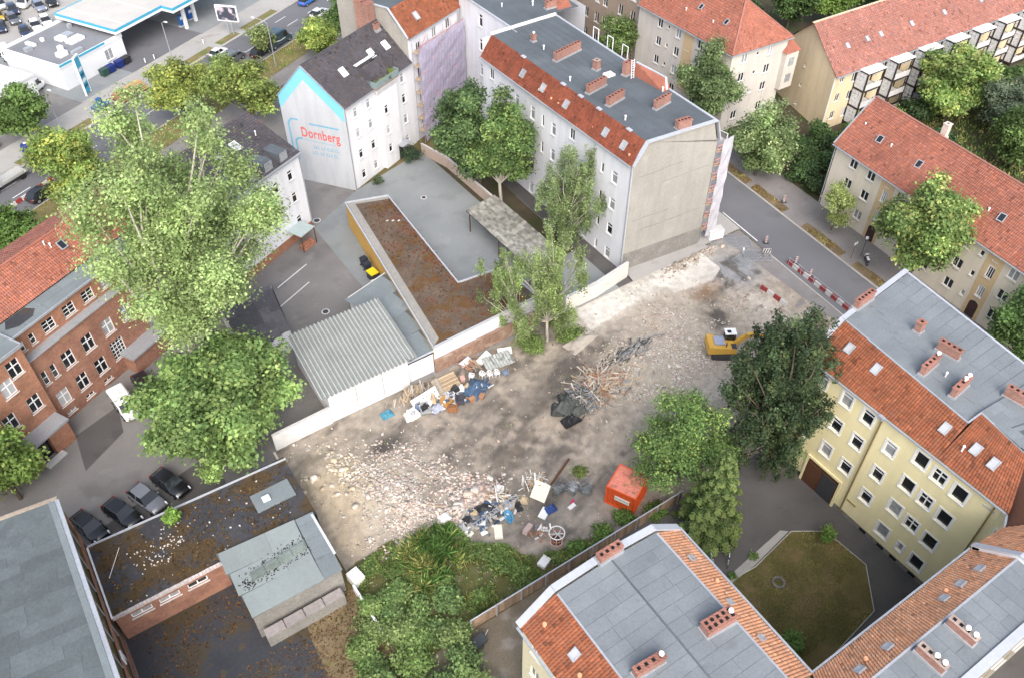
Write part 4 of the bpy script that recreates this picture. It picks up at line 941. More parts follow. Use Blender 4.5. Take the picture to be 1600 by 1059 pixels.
strip(b, [(-0.1, -0.1, 1), (-0.1, -0.1, 11.3)], .1, .1, METAL, 'downpipe')

# ---------------------------------------------------------------- red brick school-like building (29 degrees)
b = thing('brick_building', 'long red brick building with red tiled roof and white cross windows facing the yard', 'building', LS(0, 0), A29)
mx = 66.9
W4, W2, W6 = (1.35, 1.95, 'cross'), (0.62, 1.7, 'stair'), (1.4, 1.35, 'six')
wall(b, (28.4, mx), (50, mx), 0, 9.3, BRICK, [(x - 28.4, z, *W4) for x in (32.3, 34.85, 37.5, 40.1, 42.7, 45.3, 48) for z in (6.45,)] + [(x - 28.4, 2.9, *W4) for x in (30.1, 32.55, 35.05)] +
     [(37.6 - 28.4, 3.2, 1.7, 2.4, 'lattice')] + [(x - 28.4, 6.4, *W2) for x in (29.4, 30.5)] + [(x - 28.4, 0.75, 1.1, 0.45, 'double') for x in (30.1, 32.55, 35.05)] + [(x - 28.4, 2.9, *W4) for x in (42.7, 45.3, 48)])
wall(b, (28.4, 67.7), (50, 67.7), 9.4, 12.1, BRICK_O, [(x - 28.4, 10.6, *W6) for x in (32.5, 35.0, 37.4, 39.8, 42.3, 44.8, 47.3)] + [(x - 28.4, 10.5, 0.62, 1.2, 'stair') for x in (29.25, 30.5)])
MB().box(28.4, 66.65, 9.3, 50, 67.7, 9.42).build('ledge', METAL, b)
wall(b, (15, 66.1), (28.4, 66.1), 0, 12.2, BRICK_O, [(x - 15, z, *W4) for x, z in ((27.0, 5.5), (25.6, 9.0), (24.2, 5.5), (22.8, 9.0), (27.0, 9.2 + 1.2), (21, 5.5))], name='wing_wall')
MB().poly([(28.4, 66.1, 0), (28.4, 67.7, 0), (28.4, 67.7, 12.2), (28.4, 66.1, 12.2)]).build('wing_side', BRICK_O, b)
wall(b, (50, 66.9), (50, 79.5), 0, 12, BRICK, gable=[(12.6, 12.0), (6.3, 15.0), (2.4, 12.1)], name='end_wall')
wall(b, (50, 79.5), (15, 79.5), 0, 12, BRICK)
polyp(b, [(15, 66.0, 12.25), (28.5, 66.0, 12.25), (28.5, 70.4, 12.25), (15, 70.4, 12.25)], SHEET_G, 'wing_roof')
MB().box(15, 65.9, 12.05, 28.55, 66.0, 12.4).box(28.5, 65.9, 12.05, 28.62, 69.0, 12.4).build('wing_parapet', METAL, b)
sheets(b, [(28.6, 67.5, 12.15), (50, 67.5, 12.15), (50, 70.0, 12.15), (28.6, 70.0, 12.15)], SHEET_G, 1.2, 3.5)
MB().box(28.6, 67.35, 12.0, 50, 67.5, 12.22).build('roof_edge', METAL, b)
MB().poly([(29.2, 68.9, 12.19), (30.2, 68.2, 12.19), (31.8, 68.2, 12.19), (32.6, 68.9, 12.19), (32.2, 69.9, 12.19), (30, 69.9, 12.19)]).build('roof_puddle', WET, b)
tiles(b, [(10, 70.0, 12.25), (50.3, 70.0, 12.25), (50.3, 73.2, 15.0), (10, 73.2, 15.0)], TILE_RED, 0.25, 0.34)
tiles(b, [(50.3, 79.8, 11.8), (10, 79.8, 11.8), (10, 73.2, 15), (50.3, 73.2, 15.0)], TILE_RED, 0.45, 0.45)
strip(b, [(10, 73.2, 15.05), (50.3, 73.2, 15.05)], .24, .14, TILE_RED, 'ridge')
roof_window(b, (39.5, 71.9, 13.95), 0, R(40.5), .6, .8, GLASS_D); vent(b, (38.6, 72.3, 14.2)); vent(b, (38.3, 72.7, 14.5)); chimney(b, (43, 72.6), 1.2, .7, 14, 1.6, 0, 3)
pc = MB().box(21.5, 64.2, 2.75, 28.2, 66.1, 3.0); pc.build('porch_roof', METAL, b)
MB().box(21.7, 64.3, 0, 24.3, 66.1, 2.75).box(25.7, 64.3, 0, 28.0, 66.1, 2.75).build('porch_wall', BRICK_O, b)
MB().box(24.3, 64.9, 0, 25.7, 65.0, 2.6).build('entrance_door', GLASS_D, b); MB().box(24.0, 63.6, 0, 26.2, 64.3, .2).build('doorstep', STONE, b)
MB().box(37.6, 65.2, 0, 43, 66.9, 2.3).build('annexe', BRICK, b); MB().box(37.4, 64.9, 2.3, 43.2, 66.9, 2.5).build('annexe_roof', METAL, b)

# ---------------------------------------------------------------- hall at the bottom left
b = thing('industrial_hall', 'tall hall at bottom left with grey felt roof and orange brick wall', 'hall', (-8.75, 54, 0), worldco=True)
GREENG = mat('profiled_glass_green', (0.10, 0.105, 0.045), 0.3, 0.2, s2=3, spec=.5)
for z0, z1, mm, nm in ((0, 2.2, BRICK, 'brick_band'), (2.2, 4.0, GREENG, 'glass_band'), (4.0, 5.6, BRICK_O, 'brick_band'), (5.6, 8.0, GREENG, 'glass_band'), (8.0, 9.3, BRICK_O, 'brick_band')):
    d = 0.0 if mm is not GREENG else 0.12
    wall(b, (-8.75 - d, 10), (-8.75 - d, 54.2), z0, z1, mm, name=nm)
    if mm is GREENG:
        for k in range(17): MB().box(-8.82, 12 + k * 2.5, z0, -8.74, 12.08 + k * 2.5, z1).build('mullion', METAL, b)
wall(b, (-8.75, 54.2), (-40, 57.5), 0, 9.3, BRICK_O)
MB().box(-8.72, 40.5, 4.2, -8.62, 41.3, 5.2).build('wall_light_box', WHITE, b); MB().box(-8.7, 38.0, 1.0, -8.6, 38.9, 2.0).build('notice_board', WHITE, b)
sheets(b, [(-40, 57.6, 9.45), (-9.4, 54.4, 9.45), (-9.4, 12, 9.45), (-40, 12, 9.45)], mat('felt_blue_grey', (0.10, 0.118, 0.122), 0.9, 0.16, s1=0.4, s2=5, orand=0.13, bump=0.3, stain=[((0.078, 0.09, 0.096), 0.5, 0.58, 0.5)]), 1.0, 3.8)
MB().box(-9.42, 12, 9.42, -8.95, 54.4, 9.56).build('roof_margin', SHEET_G, b); MB().box(-8.95, 12, 9.2, -8.6, 54.4, 9.5).build('gutter', METAL, b)
strip(b, [(-8.7, 54.5, 9.5), (-40, 57.8, 9.5)], .3, .2, mat('edge_timber', (.3, .25, .2), .9, .2), 'roof_edge')

# ---------------------------------------------------------------- mossy shed + felt roofed shed
MOSS = mat('moss_roof', (0.05, 0.05, 0.056), 0.85, 0.25, s1=0.35, s2=5, bump=0.5, stain=[((0.075, 0.048, 0.02), 0.45, 0.47, 0.9), ((0.04, 0.032, 0.02), 1.4, 0.55, 0.6), ((0.15, 0.10, 0.05), 1.3, 0.62, 0.7), ((0.10, 0.11, 0.12), 0.5, 0.66, 0.6)])
b = thing('brick_shed', 'low brick shed with wet black mossy flat roof beside the parked black cars', 'shed', (-8.5, 45.3, 0), worldco=True)
wall(b, (-8.5, 45.3), (0.6, 45.3), 0, 3.7, BRICK, [(x, 2.7, 1.7, 0.7, 'double') for x in (2.0, 4.3, 6.7)])
wall(b, (9.3, 52.4), (-8.5, 53.0), 0, 3.7, BRICK); wall(b, (9.3, 45.3), (9.3, 52.4), 0, 3.7, GABLE_D)
mp = MB(); nxm, nym = 36, 16
for i in range(nxm):
    for j in range(nym):
        pt = lambda a, c: (-8.5 + 17.8 * a / nxm, 45.3 + 7.6 * c / nym, 3.75 + 0.05 * float(fbm(np.array([a * .5]), np.array([c * .5]), .6, 3)[0]) - .03)
        mp.poly([pt(i, j), pt(i + 1, j), pt(i + 1, j + 1), pt(i, j + 1)])
mp.build('mossy_roof', MOSS, b)
strip(b, [(-8.55, 53.1, 3.82), (9.4, 52.5, 3.82)], .12, .16, COPE, 'roof_edge'); strip(b, [(-8.6, 45.2, 3.78), (-8.6, 53.0, 3.78)], .14, .2, WHITE, 'roof_edge')
er = MB()
for k in range(30): er.box(-8.6 + k * .31, 45.12 + random.uniform(-.02, .02), 3.55, -8.31 + k * .31, 45.36, 3.84 + random.uniform(-.03, .03))
er.build('eroded_edge', mat('crumbling_edge', (0.5, 0.44, 0.42), .9, .25), b)
strip(b, [(-7.8, 49, 3.85), (-6.3, 51.5, 3.85)], .04, .04, WHITE, 'cable')
MB().box(5.8, 48.9, 3.75, 6.5, 49.5, 4.05).build('roof_light', mat('rooflight_dome', (0.55, 0.62, 0.68), .3, .05), b); MB().box(5.0, 48.2, 3.72, 8.6, 50.3, 3.84).build('roof_patch', SHEET_G, b)
deb = MB()
for k in range(150):
    cx_, cy_ = (-3.2, 49.4) if k % 3 else (random.uniform(-8, 8.5), random.uniform(45.6, 52))
    if k % 3: cx_ += random.gauss(0, 1.3); cy_ += random.gauss(0, 1.0)
    s = random.uniform(.04, .16); a = random.uniform(0, 3)
    deb.obox((cx_, cy_, 3.75), (s * math.cos(a), s * math.sin(a), 0), (-s * .7 * math.sin(a), s * .7 * math.cos(a), 0), (0, 0, s * .5))
ml = MB()
for k in range(1500):
    cx_, cy_ = random.uniform(-8, 9), random.uniform(45.6, 52.3)
    if float(fbm(np.array([cx_ + 20]), np.array([cy_]), .35, 71)[0]) < .47: continue
    s = random.uniform(.05, .2); a = random.uniform(0, 3); ml.obox((cx_, cy_, 3.75), (s * math.cos(a), s * math.sin(a), .02), (-s * .7 * math.sin(a), s * .7 * math.cos(a), 0), (0, 0, .03 + s * .2), random.choice([(1, 1, 1), (1.6, 1.3, .9), (.6, .6, .6)]))
ml.build('moss_cushions', mat('moss_cushion', (.075, .05, .024), .95, .3, attr=True), b, 'stuff')
deb.build('roof_litter', mat('plaster_bits', (0.62, 0.57, 0.52), .9, .2), b, 'stuff')
b = thing('felt_roofed_shed', 'shed with pale green-grey felt roof and a leafy strip of roof lights beside the rubble', 'shed', (0.7, 38.9, 0), worldco=True)
wall(b, (0.9, 39.2), (8.7, 39.2), 0, 4.0, GABLE_D); wall(b, (8.7, 39.2), (9.1, 45.6), 0, 4.0, GABLE_D, [(1.5, 2.6, 1.2, 1.4, 'double'), (3.6, 2.6, 1.2, 1.4, 'double')]); wall(b, (0.9, 45.8), (0.9, 39.2), 0, 4.0, BRICK)
sheets(b, [(0.4, 46.1, 4.05), (7.3, 45.6, 4.05), (7.1, 38.8, 4.05), (0.9, 38.8, 4.05)], mat('felt_pale_green', (0.235, 0.265, 0.26), .9, .08, s1=.4, orand=.05, stain=[((.16, .18, .17), .6, .64, .5)]), 2.2, 7)
sheets(b, [(7.35, 45.6, 4.03), (9.1, 45.5, 4.03), (8.7, 38.8, 4.03), (7.15, 38.8, 4.03)], SHEET_G, 1.8, 2.0, along=False)
for k in range(4):
    x = 2.1 + k * 1.25; y = 41.9 + k * .12
    MB().box(x, y, 4.05, x + 1.22, y + .75, 4.28).build('roof_light', mat('dirty_rooflight', (0.17, 0.20, 0.18), .4, .25), b)
lf = MB()
for k in range(240):
    x = random.uniform(1.3, 7.3) if k > 60 else random.gauss(1.7, .35); y = 42.2 + (x - 2) * .1 + random.choice((-.75, .75)) + random.gauss(.05, .18)
    if k <= 60: y = 42.0 + random.gauss(0, .3)
    s = random.uniform(.04, .14); a = random.uniform(0, 3); lf.obox((x, y, 4.05), (s * math.cos(a), s * math.sin(a), 0), (-s * .6 * math.sin(a), s * .6 * math.cos(a), 0), (0, 0, .05))
lf.build('leaf_litter', mat('black_leaves', (0.03, 0.03, 0.028), .9, .3), b, 'stuff')
for k in range(4): MB().box(1.2 + k * 1.75, 37.9, 1.6, 2.85 + k * 1.75, 38.75, 1.75).build('coping_slab', GABLE_D if False else mat('weathered_slab', (0.30, 0.27, 0.26), .9, .2, s2=3), b)
MB().box(1.2, 38.0, 0, 8.2, 38.7, 1.6).build('low_wall', GABLE_D, b)
MB().box(8.75, 40.5, 4.06, 8.95, 45.2, 4.2).build('edge_boards', mat('edge_white', (.6, .62, .66), .7, .15), b)

# ---------------------------------------------------------------- garages, corrugated shed, walls in the middle yard
GAR = mat('garage_yellow', (0.60, 0.36, 0.10), 0.8, 0.08)
MOSSB = mat('moss_roof_brown', (0.115, 0.085, 0.062), 0.95, 0.3, s1=0.4, s2=3, bump=0.7, stain=[((0.115, 0.06, 0.018), 0.5, 0.5, 0.8), ((0.15, 0.075, 0.05), 0.35, 0.56, 0.6), ((0.11, 0.11, 0.105), 0.9, 0.6, 0.6)])
b = thing('garage_row', 'long ochre garage with rust-brown moss on its flat roof in the middle yard', 'garage', (31.9, 57.5, 0), worldco=True)
GP_ = [(32.0, 86.6), (37.3, 85.0), (36.0, 65.2), (41.9, 64.6), (42.2, 58.2), (28.4, 57.7)]
wall(b, (32.0, 86.6), (28.4, 57.7), 0, 3.55, GAR); wall(b, (37.3, 85.0), (32.0, 86.6), 0, 3.55, GAR); wall(b, (36.0, 65.2), (37.3, 85.0), 0, 3.55, WREN); wall(b, (28.4, 57.7), (42.2, 58.2), 0, 3.55, WREN)
wall(b, (41.9, 64.6), (36.0, 65.2), 0, 3.55, WREN); wall(b, (42.2, 58.2), (41.9, 64.6), 0, 3.55, WREN)
polyp(b, [(x, y, 3.6) for x, y in GP_][::-1], MOSSB, 'mossy_roof')
inner = [(x, y) for x, y in GP_]
def edge_strip(a, c, w, h, m, nm): strip(b, [(a[0], a[1], 3.66), (c[0], c[1], 3.66)], w, h, m, nm)
for i in range(6): edge_strip(GP_[i], GP_[(i + 1) % 6], 0.16, 0.24, COPE, 'roof_edge')
FELTE = mat('felt_margin', (0.30, 0.285, 0.26), .9, .15, s2=4)
MB().poly([(32.15, 86.4, 3.625), (33.0, 85.7, 3.625), (29.6, 58.6, 3.625), (28.6, 57.9, 3.625)][::-1]).poly([(32.15, 86.4, 3.627), (37.2, 84.9, 3.627), (37.15, 84.3, 3.627), (33.0, 85.7, 3.627)][::-1]).build('felt_margin', FELTE, b)
lit = MB()
for k in range(1500):
    t_ = random.random(); y = 58.5 + 26 * t_
    if random.random() < .6: x = 36.6 - abs(random.gauss(0, .9)) - (0 if y > 65 else -random.uniform(0, 4.5)) + (y - 65) * .06
    else: x = random.uniform(30 + (y - 58) * .11, 36.4)
    if x > 36.2 + (y - 65) * .06 and y > 65: continue
    s = random.uniform(.05, .22); a = random.uniform(0, 6.3); g = random.choice([(1, 1, 1), (1.5, 1.1, .9), (.6, .55, .5), (1.2, .7, .5)])
    lit.obox((x, y, 3.6), (s * math.cos(a), s * math.sin(a), .02), (-s * .5 * math.sin(a), s * .5 * math.cos(a), 0), (0, 0, .05 + s * .2), g)
lit.build('leaf_litter', mat('rust_litter', (0.13, 0.07, 0.045), .95, .3, attr=True), b, 'stuff')
for k in range(3): MB().box(34.6 + k * .6, 80.2 - k * .4, 3.6, 34.9 + k * .6, 80.4 - k * .4, 3.68).build('loose_stone', STONE, b)
b = thing('garage_annexe', 'flat blue-grey roofed annexe between corrugated shed and mossy garage', 'shed', (26.3, 57.8, 0), worldco=True)
wall(b, (24.6, 70.4), (24.6, 66), 0, 3.0, WREN); wall(b, (30.2, 72.0), (24.6, 70.4), 0, 3.0, WREN); wall(b, (24.0, 57.75), (28.3, 57.75), 0, 2.7, WREN)
sheets(b, [(24.5, 70.5, 3.05), (30.1, 72.2, 3.05), (28.4, 57.8, 3.05), (24.4, 57.7, 3.05)], SHEET_G, 3.2, 8)
strip(b, [(24.4, 57.68, 3.08), (28.4, 57.75, 3.08)], .14, .16, COPE, 'roof_edge'); strip(b, [(24.5, 70.5, 3.0), (30.1, 72.1, 3.0)], .12, .18, mat('edge_pale', (.55, .52, .48), .8, .1), 'roof_edge')
b = thing('corrugated_shed', 'white panel shed under a pale corrugated roof on the edge of the plot', 'shed', (15.6, 57.2, 0), worldco=True)
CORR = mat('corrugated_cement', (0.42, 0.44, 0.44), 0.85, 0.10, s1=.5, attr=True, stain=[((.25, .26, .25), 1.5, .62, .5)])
for i in range(4):                                        # four bays of corrugated sheets, each two sheets long
    for j in range(2):
        mb = MB(); n = 24; y0_, y1_ = 57.0 + j * 4.9, 57.0 + (j + 1) * 4.9 + .15
        for k in range(n):
            f_ = lambda kk: (15.2 + i * 2.72 + kk * 2.74 / n, 0.11 * (1 if kk % 4 < 2 else -1) + (0.04 if j else 0))
            (xa, ha), (xb, hb_) = f_(k), f_(k + 1)
            zb = lambda y, x: 4.15 + (y - 57) * .045
            sh_ = lambda y: (y - 57) * 0.055
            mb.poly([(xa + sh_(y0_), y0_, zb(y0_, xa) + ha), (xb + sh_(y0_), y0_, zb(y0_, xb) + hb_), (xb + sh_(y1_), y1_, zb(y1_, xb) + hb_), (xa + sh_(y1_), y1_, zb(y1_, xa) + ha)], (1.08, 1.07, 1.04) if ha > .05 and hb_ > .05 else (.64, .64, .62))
        mb.build('corrugated_sheet', CORR, b)
PANW = mat('panel_white', (0.66, 0.655, 0.64), .85, .08, stain=[((.5, .48, .45), .5, .62, .4)])
for k in range(3): MB().box(15.95 + k * 3.05, 57.3, 0, 18.94 + k * 3.05, 57.42, 4.0).build('wall_panel', PANW, b)
wall(b, (25.1, 57.45), (25.6, 66.8), 0, 4.2, WREN); wall(b, (16.2, 66.8), (15.95, 57.45), 0, 4.2, WREN); wall(b, (25.6, 66.8), (16.2, 66.8), 0, 4.3, WREN)
b = thing('open_shed', 'dark flat roof with patched felt below the poplar next to the corrugated shed', 'shed', (13.6, 68.6, 0), worldco=True)
sheets(b, [(11.8, 78.0, 2.9), (18.0, 77.6, 2.9), (16.9, 69.6, 2.9), (11.5, 68.0, 2.9)], mat('felt_patched', (0.105, 0.10, 0.11), .9, .2, orand=.25, stain=[((.17, .16, .16), .5, .58, .5)]), 1.1, 2.2, along=False)
wall(b, (11.6, 68.1), (17.0, 69.7), 0, 2.85, WREN); wall(b, (17.0, 69.7), (18.1, 77.6), 0, 2.85, ASPH_D); wall(b, (18.1, 77.6), (11.8, 78), 0, 2.85, WREN); wall(b, (11.8, 78), (11.6, 68.1), 0, 2.85, WREN)
def bwall(name, pts, h, th, m, label, cope=None, cat='wall', z0=0.0):
    t = thing(name, label, cat, (*pts[0], 0), worldco=True)
    for a, c in zip(pts[:-1], pts[1:]):
        A_, B_ = Vector((*a, z0)), Vector((*c, z0)); d = B_ - A_; n = Vector((-d.y, d.x, 0)).normalized() * th
        MB().obox(A_, d, n, (0, 0, h)).build('wall_panel', m, t)
        if cope: MB().obox(A_ - n * .2 + Vector((0, 0, h)), d, n * 1.4, (0, 0, .07)).build('coping', cope, t)
    return t
bwall('boundary_wall', [(9.6, 57.0), (15.9, 57.2)], 2.3, .22, PANW, 'white rendered wall left of the corrugated shed at the plot corner', STONE)
bwall('boundary_wall', [(28.3, 57.35), (42.2, 57.6)], 1.9, .25, mat('brick_rubble_wall', (0.30, 0.19, 0.14), .95, .3, s2=3, bump=.6, stain=[((.4, .33, .26), .8, .55, .7)]), 'crumbling brown wall below the mossy garage behind the furniture heap')
bwall('boundary_wall', [(45.8, 57.35), (50.5, 57.45), (55.9, 58.3)], 2.2, .28, mat('whitewash', (0.70, 0.66, 0.60), .9, .1, stain=[((.5, .46, .4), .5, .6, .5)]), 'whitewashed wall joining the grey gable behind the right birch', STONE)
bwall('boundary_wall', [(42.2, 57.6), (45.8, 57.5)], 1.6, .25, GABLE_D, 'low grey wall piece between the two birches')
bwall('garden_wall', [(50.1, 79.8), (49.85, 91.2), (48.6, 96.4)], 1.7, .2, mat('wall_pinkish', (0.46, 0.36, 0.30), .9, .12), 'pinkish brown garden wall in front of the two dark green trees', STONE)
bwall('boundary_wall', [(9.2, 38.8), (9.3, 33.4)], 1.0, .2, WREN, 'white wall strip half buried in the bushes at the plot corner')
bwall('low_wall', [(9.25, 45.8), (9.4, 56.8)], .25, .22, mat('wall_stub', (.5, .46, .4), .9, .2), 'knee high wall stub along the left edge of the plot')
b = thing('lean_to', 'open lean-to with mossy cement shingle roof in the grey courtyard', 'shelter', (44.6, 66.3, 0), worldco=True)
SHI = mat('shingle_mottled', (0.26, 0.25, 0.22), .95, .2, orand=.35, stain=[((.12, .12, .09), 1.2, .55, .7)])
o_, ux, uy = Vector((44.9, 62.8, 2.7)), Vector((5.0, 0.9, -0.1)), Vector((-0.4, 14.6, .12))
pl = MB().obox(o_, ux, uy, (0, 0, .1)).build('roof_deck', DARKM, b)
me_s = MB().obox((0, 0, 0), (.44, .08, 0), (-.02, .63, .03), (0, 0, .05)).mesh('shingle'); me_s.materials.append(SHI)
for i in range(12):
    for j in range(24):
        c = o_ + ux * (i / 12.0) + uy * (j / 24.0) + Vector((0, 0, .105 + random.uniform(0, .025))) - Vector((44.6, 66.3, 0))
        sh = put('shingle', me_s, None, pl, loc=c); sh.rotation_euler = (random.uniform(-.02, .05), random.uniform(-.03, .03), random.uniform(-.06, .06))
for u_, v_ in ((.02, .05), (.02, .5), (.02, .95), (.95, .05), (.95, .5), (.95, .95)):
    p = o_ + ux * u_ + uy * v_; strip(b, [(p.x, p.y, 0), (p.x, p.y, p.z)], .12, .12, WOODB, 'post')

# ---------------------------------------------------------------- cream house on the right street
def quadN(a, c, t): return (a[0] + (c[0] - a[0]) * t, a[1] + (c[1] - a[1]) * t)
b = thing('terrace_house', 'cream house with red tiled roof and beige stair strips on the side street', 'house', (87.1, 55.6, 0), worldco=True)
N0, N1 = (87.14, 55.6), (83.2, 18.0)
dbl, sm, tri = (1.25, 1.3, 'double'), (0.55, 0.75, 'single'), (0.85, 1.5, 'triple')
ops = win_cols([(3.2, (8.2, 5.3, 2.3), dbl), (6.2, (8.2, 5.3, 2.3), dbl), (7.6, (8.4, 5.4, 2.4), (.01, .01, 'single')), (9.0, (6.8, 3.9), tri), (10.8, (8.2, 5.35, 2.4), sm), (13.6, (8.2, 5.3, 2.3), dbl), (17.3, (8.2, 5.3, 2.3), dbl),
                (21.1, (8.1, 5.2, 2.2), dbl), (23.2, (8.1, 5.2, 2.25), sm), (25.0, (6.6, 3.8), tri), (27.4, (8.1, 5.1, 2.2), dbl), (31, (8.1, 5.1, 2.2), dbl)])
ops = [o for o in ops if o[2] > .1]
wall(b, N0, N1, 0, 9.4, CREAM, ops)
tN = (Vector(N1) - Vector(N0)).normalized(); nN = Vector((tN.y, -tN.x))
for s in (9.0, 25.0):
    a = Vector(N0) + tN * (s - 1.05); 
    st = MB(); pr = lambda u, z, d=.04: ((a + tN * u + nN * d).x, (a + tN * u + nN * d).y, z)
    for u0_, u1_ in ((0, .58), (1.52, 2.1)): st.poly([pr(u0_, .1), pr(u1_, .1), pr(u1_, 9.35), pr(u0_, 9.35)])
    for z0_, z1_ in ((2.5, 3.05), (4.75, 5.95), (7.65, 9.35)): st.poly([pr(.58, z0_), pr(1.52, z0_), pr(1.52, z1_), pr(.58, z1_)])
    st.build('stair_strip', BEIGE, b)
    dr = MB(); pts = [pr(.45, 0.1, .06), pr(1.65, 0.1, .06), pr(1.65, 1.9, .06)] + [pr(1.05 + .6 * math.cos(t), 1.9 + .5 * math.sin(t), .06) for t in np.linspace(.3, 2.84, 7)] + [pr(.45, 1.9, .06)]
    dr.poly(pts).build('entrance_door', mat('door_dark_brown', (0.055, 0.03, 0.03), .5, .2), b)
    c = pr(1.05, 8.2, .05); window(b, (c[0] - 87.1, c[1] - 55.6, 8.2), math.atan2(tN.y, tN.x), .5, .5, 'single', GLASS_D)
NB = (97.2, 54.6); NB1 = (93.2, 17)
wall(b, NB, N0, 0, 9.4, CREAM, [(3, 8, .6, .8, 'single')], gable=[(10.2, 9.45), (5.2, 14.3), (0, 9.45)], name='gable_wall')
wall(b, NB1, NB, 0, 9.4, CREAM, [])
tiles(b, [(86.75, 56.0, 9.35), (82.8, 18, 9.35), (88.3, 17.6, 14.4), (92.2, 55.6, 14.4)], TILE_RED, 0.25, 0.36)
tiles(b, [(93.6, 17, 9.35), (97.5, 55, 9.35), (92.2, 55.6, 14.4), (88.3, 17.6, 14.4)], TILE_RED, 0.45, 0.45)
strip(b, [(92.2, 55.7, 14.45), (88.3, 17.6, 14.45)], .25, .14, TILE_PINK, 'ridge'); strip(b, [(86.62, 56, 9.28), (82.65, 18, 9.28)], .15, .12, METAL, 'gutter')
strip(b, [(86.8, 56.0, 9.42), (92.2, 55.75, 14.5)], .18, .12, METAL, 'verge_trim'); strip(b, [(87.0, 55.7, 0), (87.0, 55.7, 9.3)], .1, .1, METAL, 'downpipe')
chimney(b, (92.0, 45.4), 0.7, 0.7, 13.8, 1.9, 0, 1, m=mat('chimney_render', (.62, .5, .44), .9, .1)); roof_window(b, (88.75, 51.2, 11.65), R(-84), R(43), .6, .8, GLASS_D); roof_window(b, (86.75, 33.1, 11.72), R(-84), R(43), .6, .8, GLASS_D); roof_window(b, (88.2, 45, 11.6), R(-84), R(43), .6, .8, GLASS_D)
for c in ((88.6, 49.4, 11.7), (86.9, 34.8, 11.7), (89.5, 54.2, 12.0)): vent(b, c, .08, .25)

# ---------------------------------------------------------------- long house with balcony towers, top right
b = thing('balcony_block', 'long tan house with pinkish tiled roof and steel balcony towers at top right', 'house', (101.4, 68.4, 0), worldco=True)
P0_, P1_ = (101.4, 68.4), (165, 66.3)
ops = win_cols([(1.85, (8.1, 5.1, 2.2), (.9, 1.3, 'double'))] + [(4.2 + 6.35 * k + d, (7.6, 4.8, 2.0), (1.0, 1.4, 'double')) for k in range(9) for d in (0.3, 5.0)] + [(6.6 + 6.35 * k, (7.3, 4.5, 1.7), (1.5, 2.1, 'double', GLASS_D)) for k in range(9)])
wall(b, P0_, P1_, 0, 9.0, TAN, ops)
wall(b, (104.9, 80.6), P0_, 0, 9.0, TAN, [(12.7 - 7.2, z, .4, .6, 'single') for z in (7.2, 4.1, 1.0)], gable=[(12.6, 9.05), (5.3, 14.0), (0, 9.05)], name='gable_wall')
wall(b, (165, 78.5), (104.9, 80.6), 0, 9, TAN)
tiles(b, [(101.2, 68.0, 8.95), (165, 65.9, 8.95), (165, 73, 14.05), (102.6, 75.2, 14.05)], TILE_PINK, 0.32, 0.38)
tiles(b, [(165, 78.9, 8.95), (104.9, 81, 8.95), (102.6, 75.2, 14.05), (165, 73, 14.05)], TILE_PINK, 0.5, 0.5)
strip(b, [(102.5, 75.2, 14.1), (165, 73, 14.1)], .25, .14, mat('ridge_sand', (.6, .5, .36), .8, .1), 'ridge'); strip(b, [(101.2, 67.85, 8.9), (165, 65.75, 8.9)], .16, .13, METAL, 'gutter'); strip(b, [(101.35, 68.25, 0), (101.35, 68.25, 9)], .1, .1, PVC, 'downpipe')
for c in ((106.1, 71.0, 11.2), (110.3, 70.9, 11.2), (113.2, 70.8, 11.2), (120.0, 70.55, 11.2), (127.5, 70.3, 11.2), (136.2, 70.0, 11.2)): roof_window(b, c, R(-2), R(36), .5, .7, GLASS_B)
ang = math.atan2(P1_[1] - P0_[1], P1_[0] - P0_[0])
STEEL = mat('steel_brown', (0.04, 0.032, 0.03), .5, .1); BPAN = mat('balcony_panel', (0.58, 0.56, 0.55), .7, .08); MILK = mat('milk_glass', (0.66, 0.67, 0.70), .4, .08)
protos = None
def balcony_tower(s):
    global protos
    base = Vector(P0_) + (Vector(P1_) - Vector(P0_)).normalized() * s
    t = bpy.data.objects.new('balcony_tower', None); col.objects.link(t); t.parent = b; t.location = (base.x - 101.4, base.y - 68.4, 0); t.rotation_euler = (0, 0, ang)
    if protos is None:
        protos = []
        fr = MB(); w, d = 3.6, 2.0
        for x in (0, w):
            for y in (-.05, -d): fr.bar((x, y, 0), (x, y, 8.9), .19)
        for k in range(4):
            z = .4 + 2.8 * k
            fr.bar((0, -d, z), (w, -d, z), .2).bar((0, -d, z), (0, 0, z), .2).bar((w, -d, z), (w, 0, z), .2)
        protos.append(('frame', fr.mesh('frame'), STEEL))
        for k in range(3):
            z = .4 + 2.8 * k
            protos.append(('floor_plate', MB().box(.05, -d, z, w - .05, 0, z + .12).mesh('floor_plate'), BPAN))
            protos.append(('railing', MB().box(.08, -d - .04, z + .15, w - .08, -d + .01, z + 1.05).mesh('railing'), BPAN))
            mk = MB()
            for i in range(3):
                for j in range(4): mk.box(-.03, -d + .12 + i * .61, z + .2 + j * .63, .02, -d + .66 + i * .61, z + .76 + j * .63)
            protos.append(('side_screen', mk.mesh('side_screen'), MILK))
        protos.append(('canopy', MB().box(-.1, -d - .1, 8.9, w + .1, 0.3, 9.02).mesh('canopy'), WHITE))
    for n_, m_, mm in protos: put(n_, m_, mm, t)
for k in range(9): balcony_tower(4.8 + 6.3 * k)

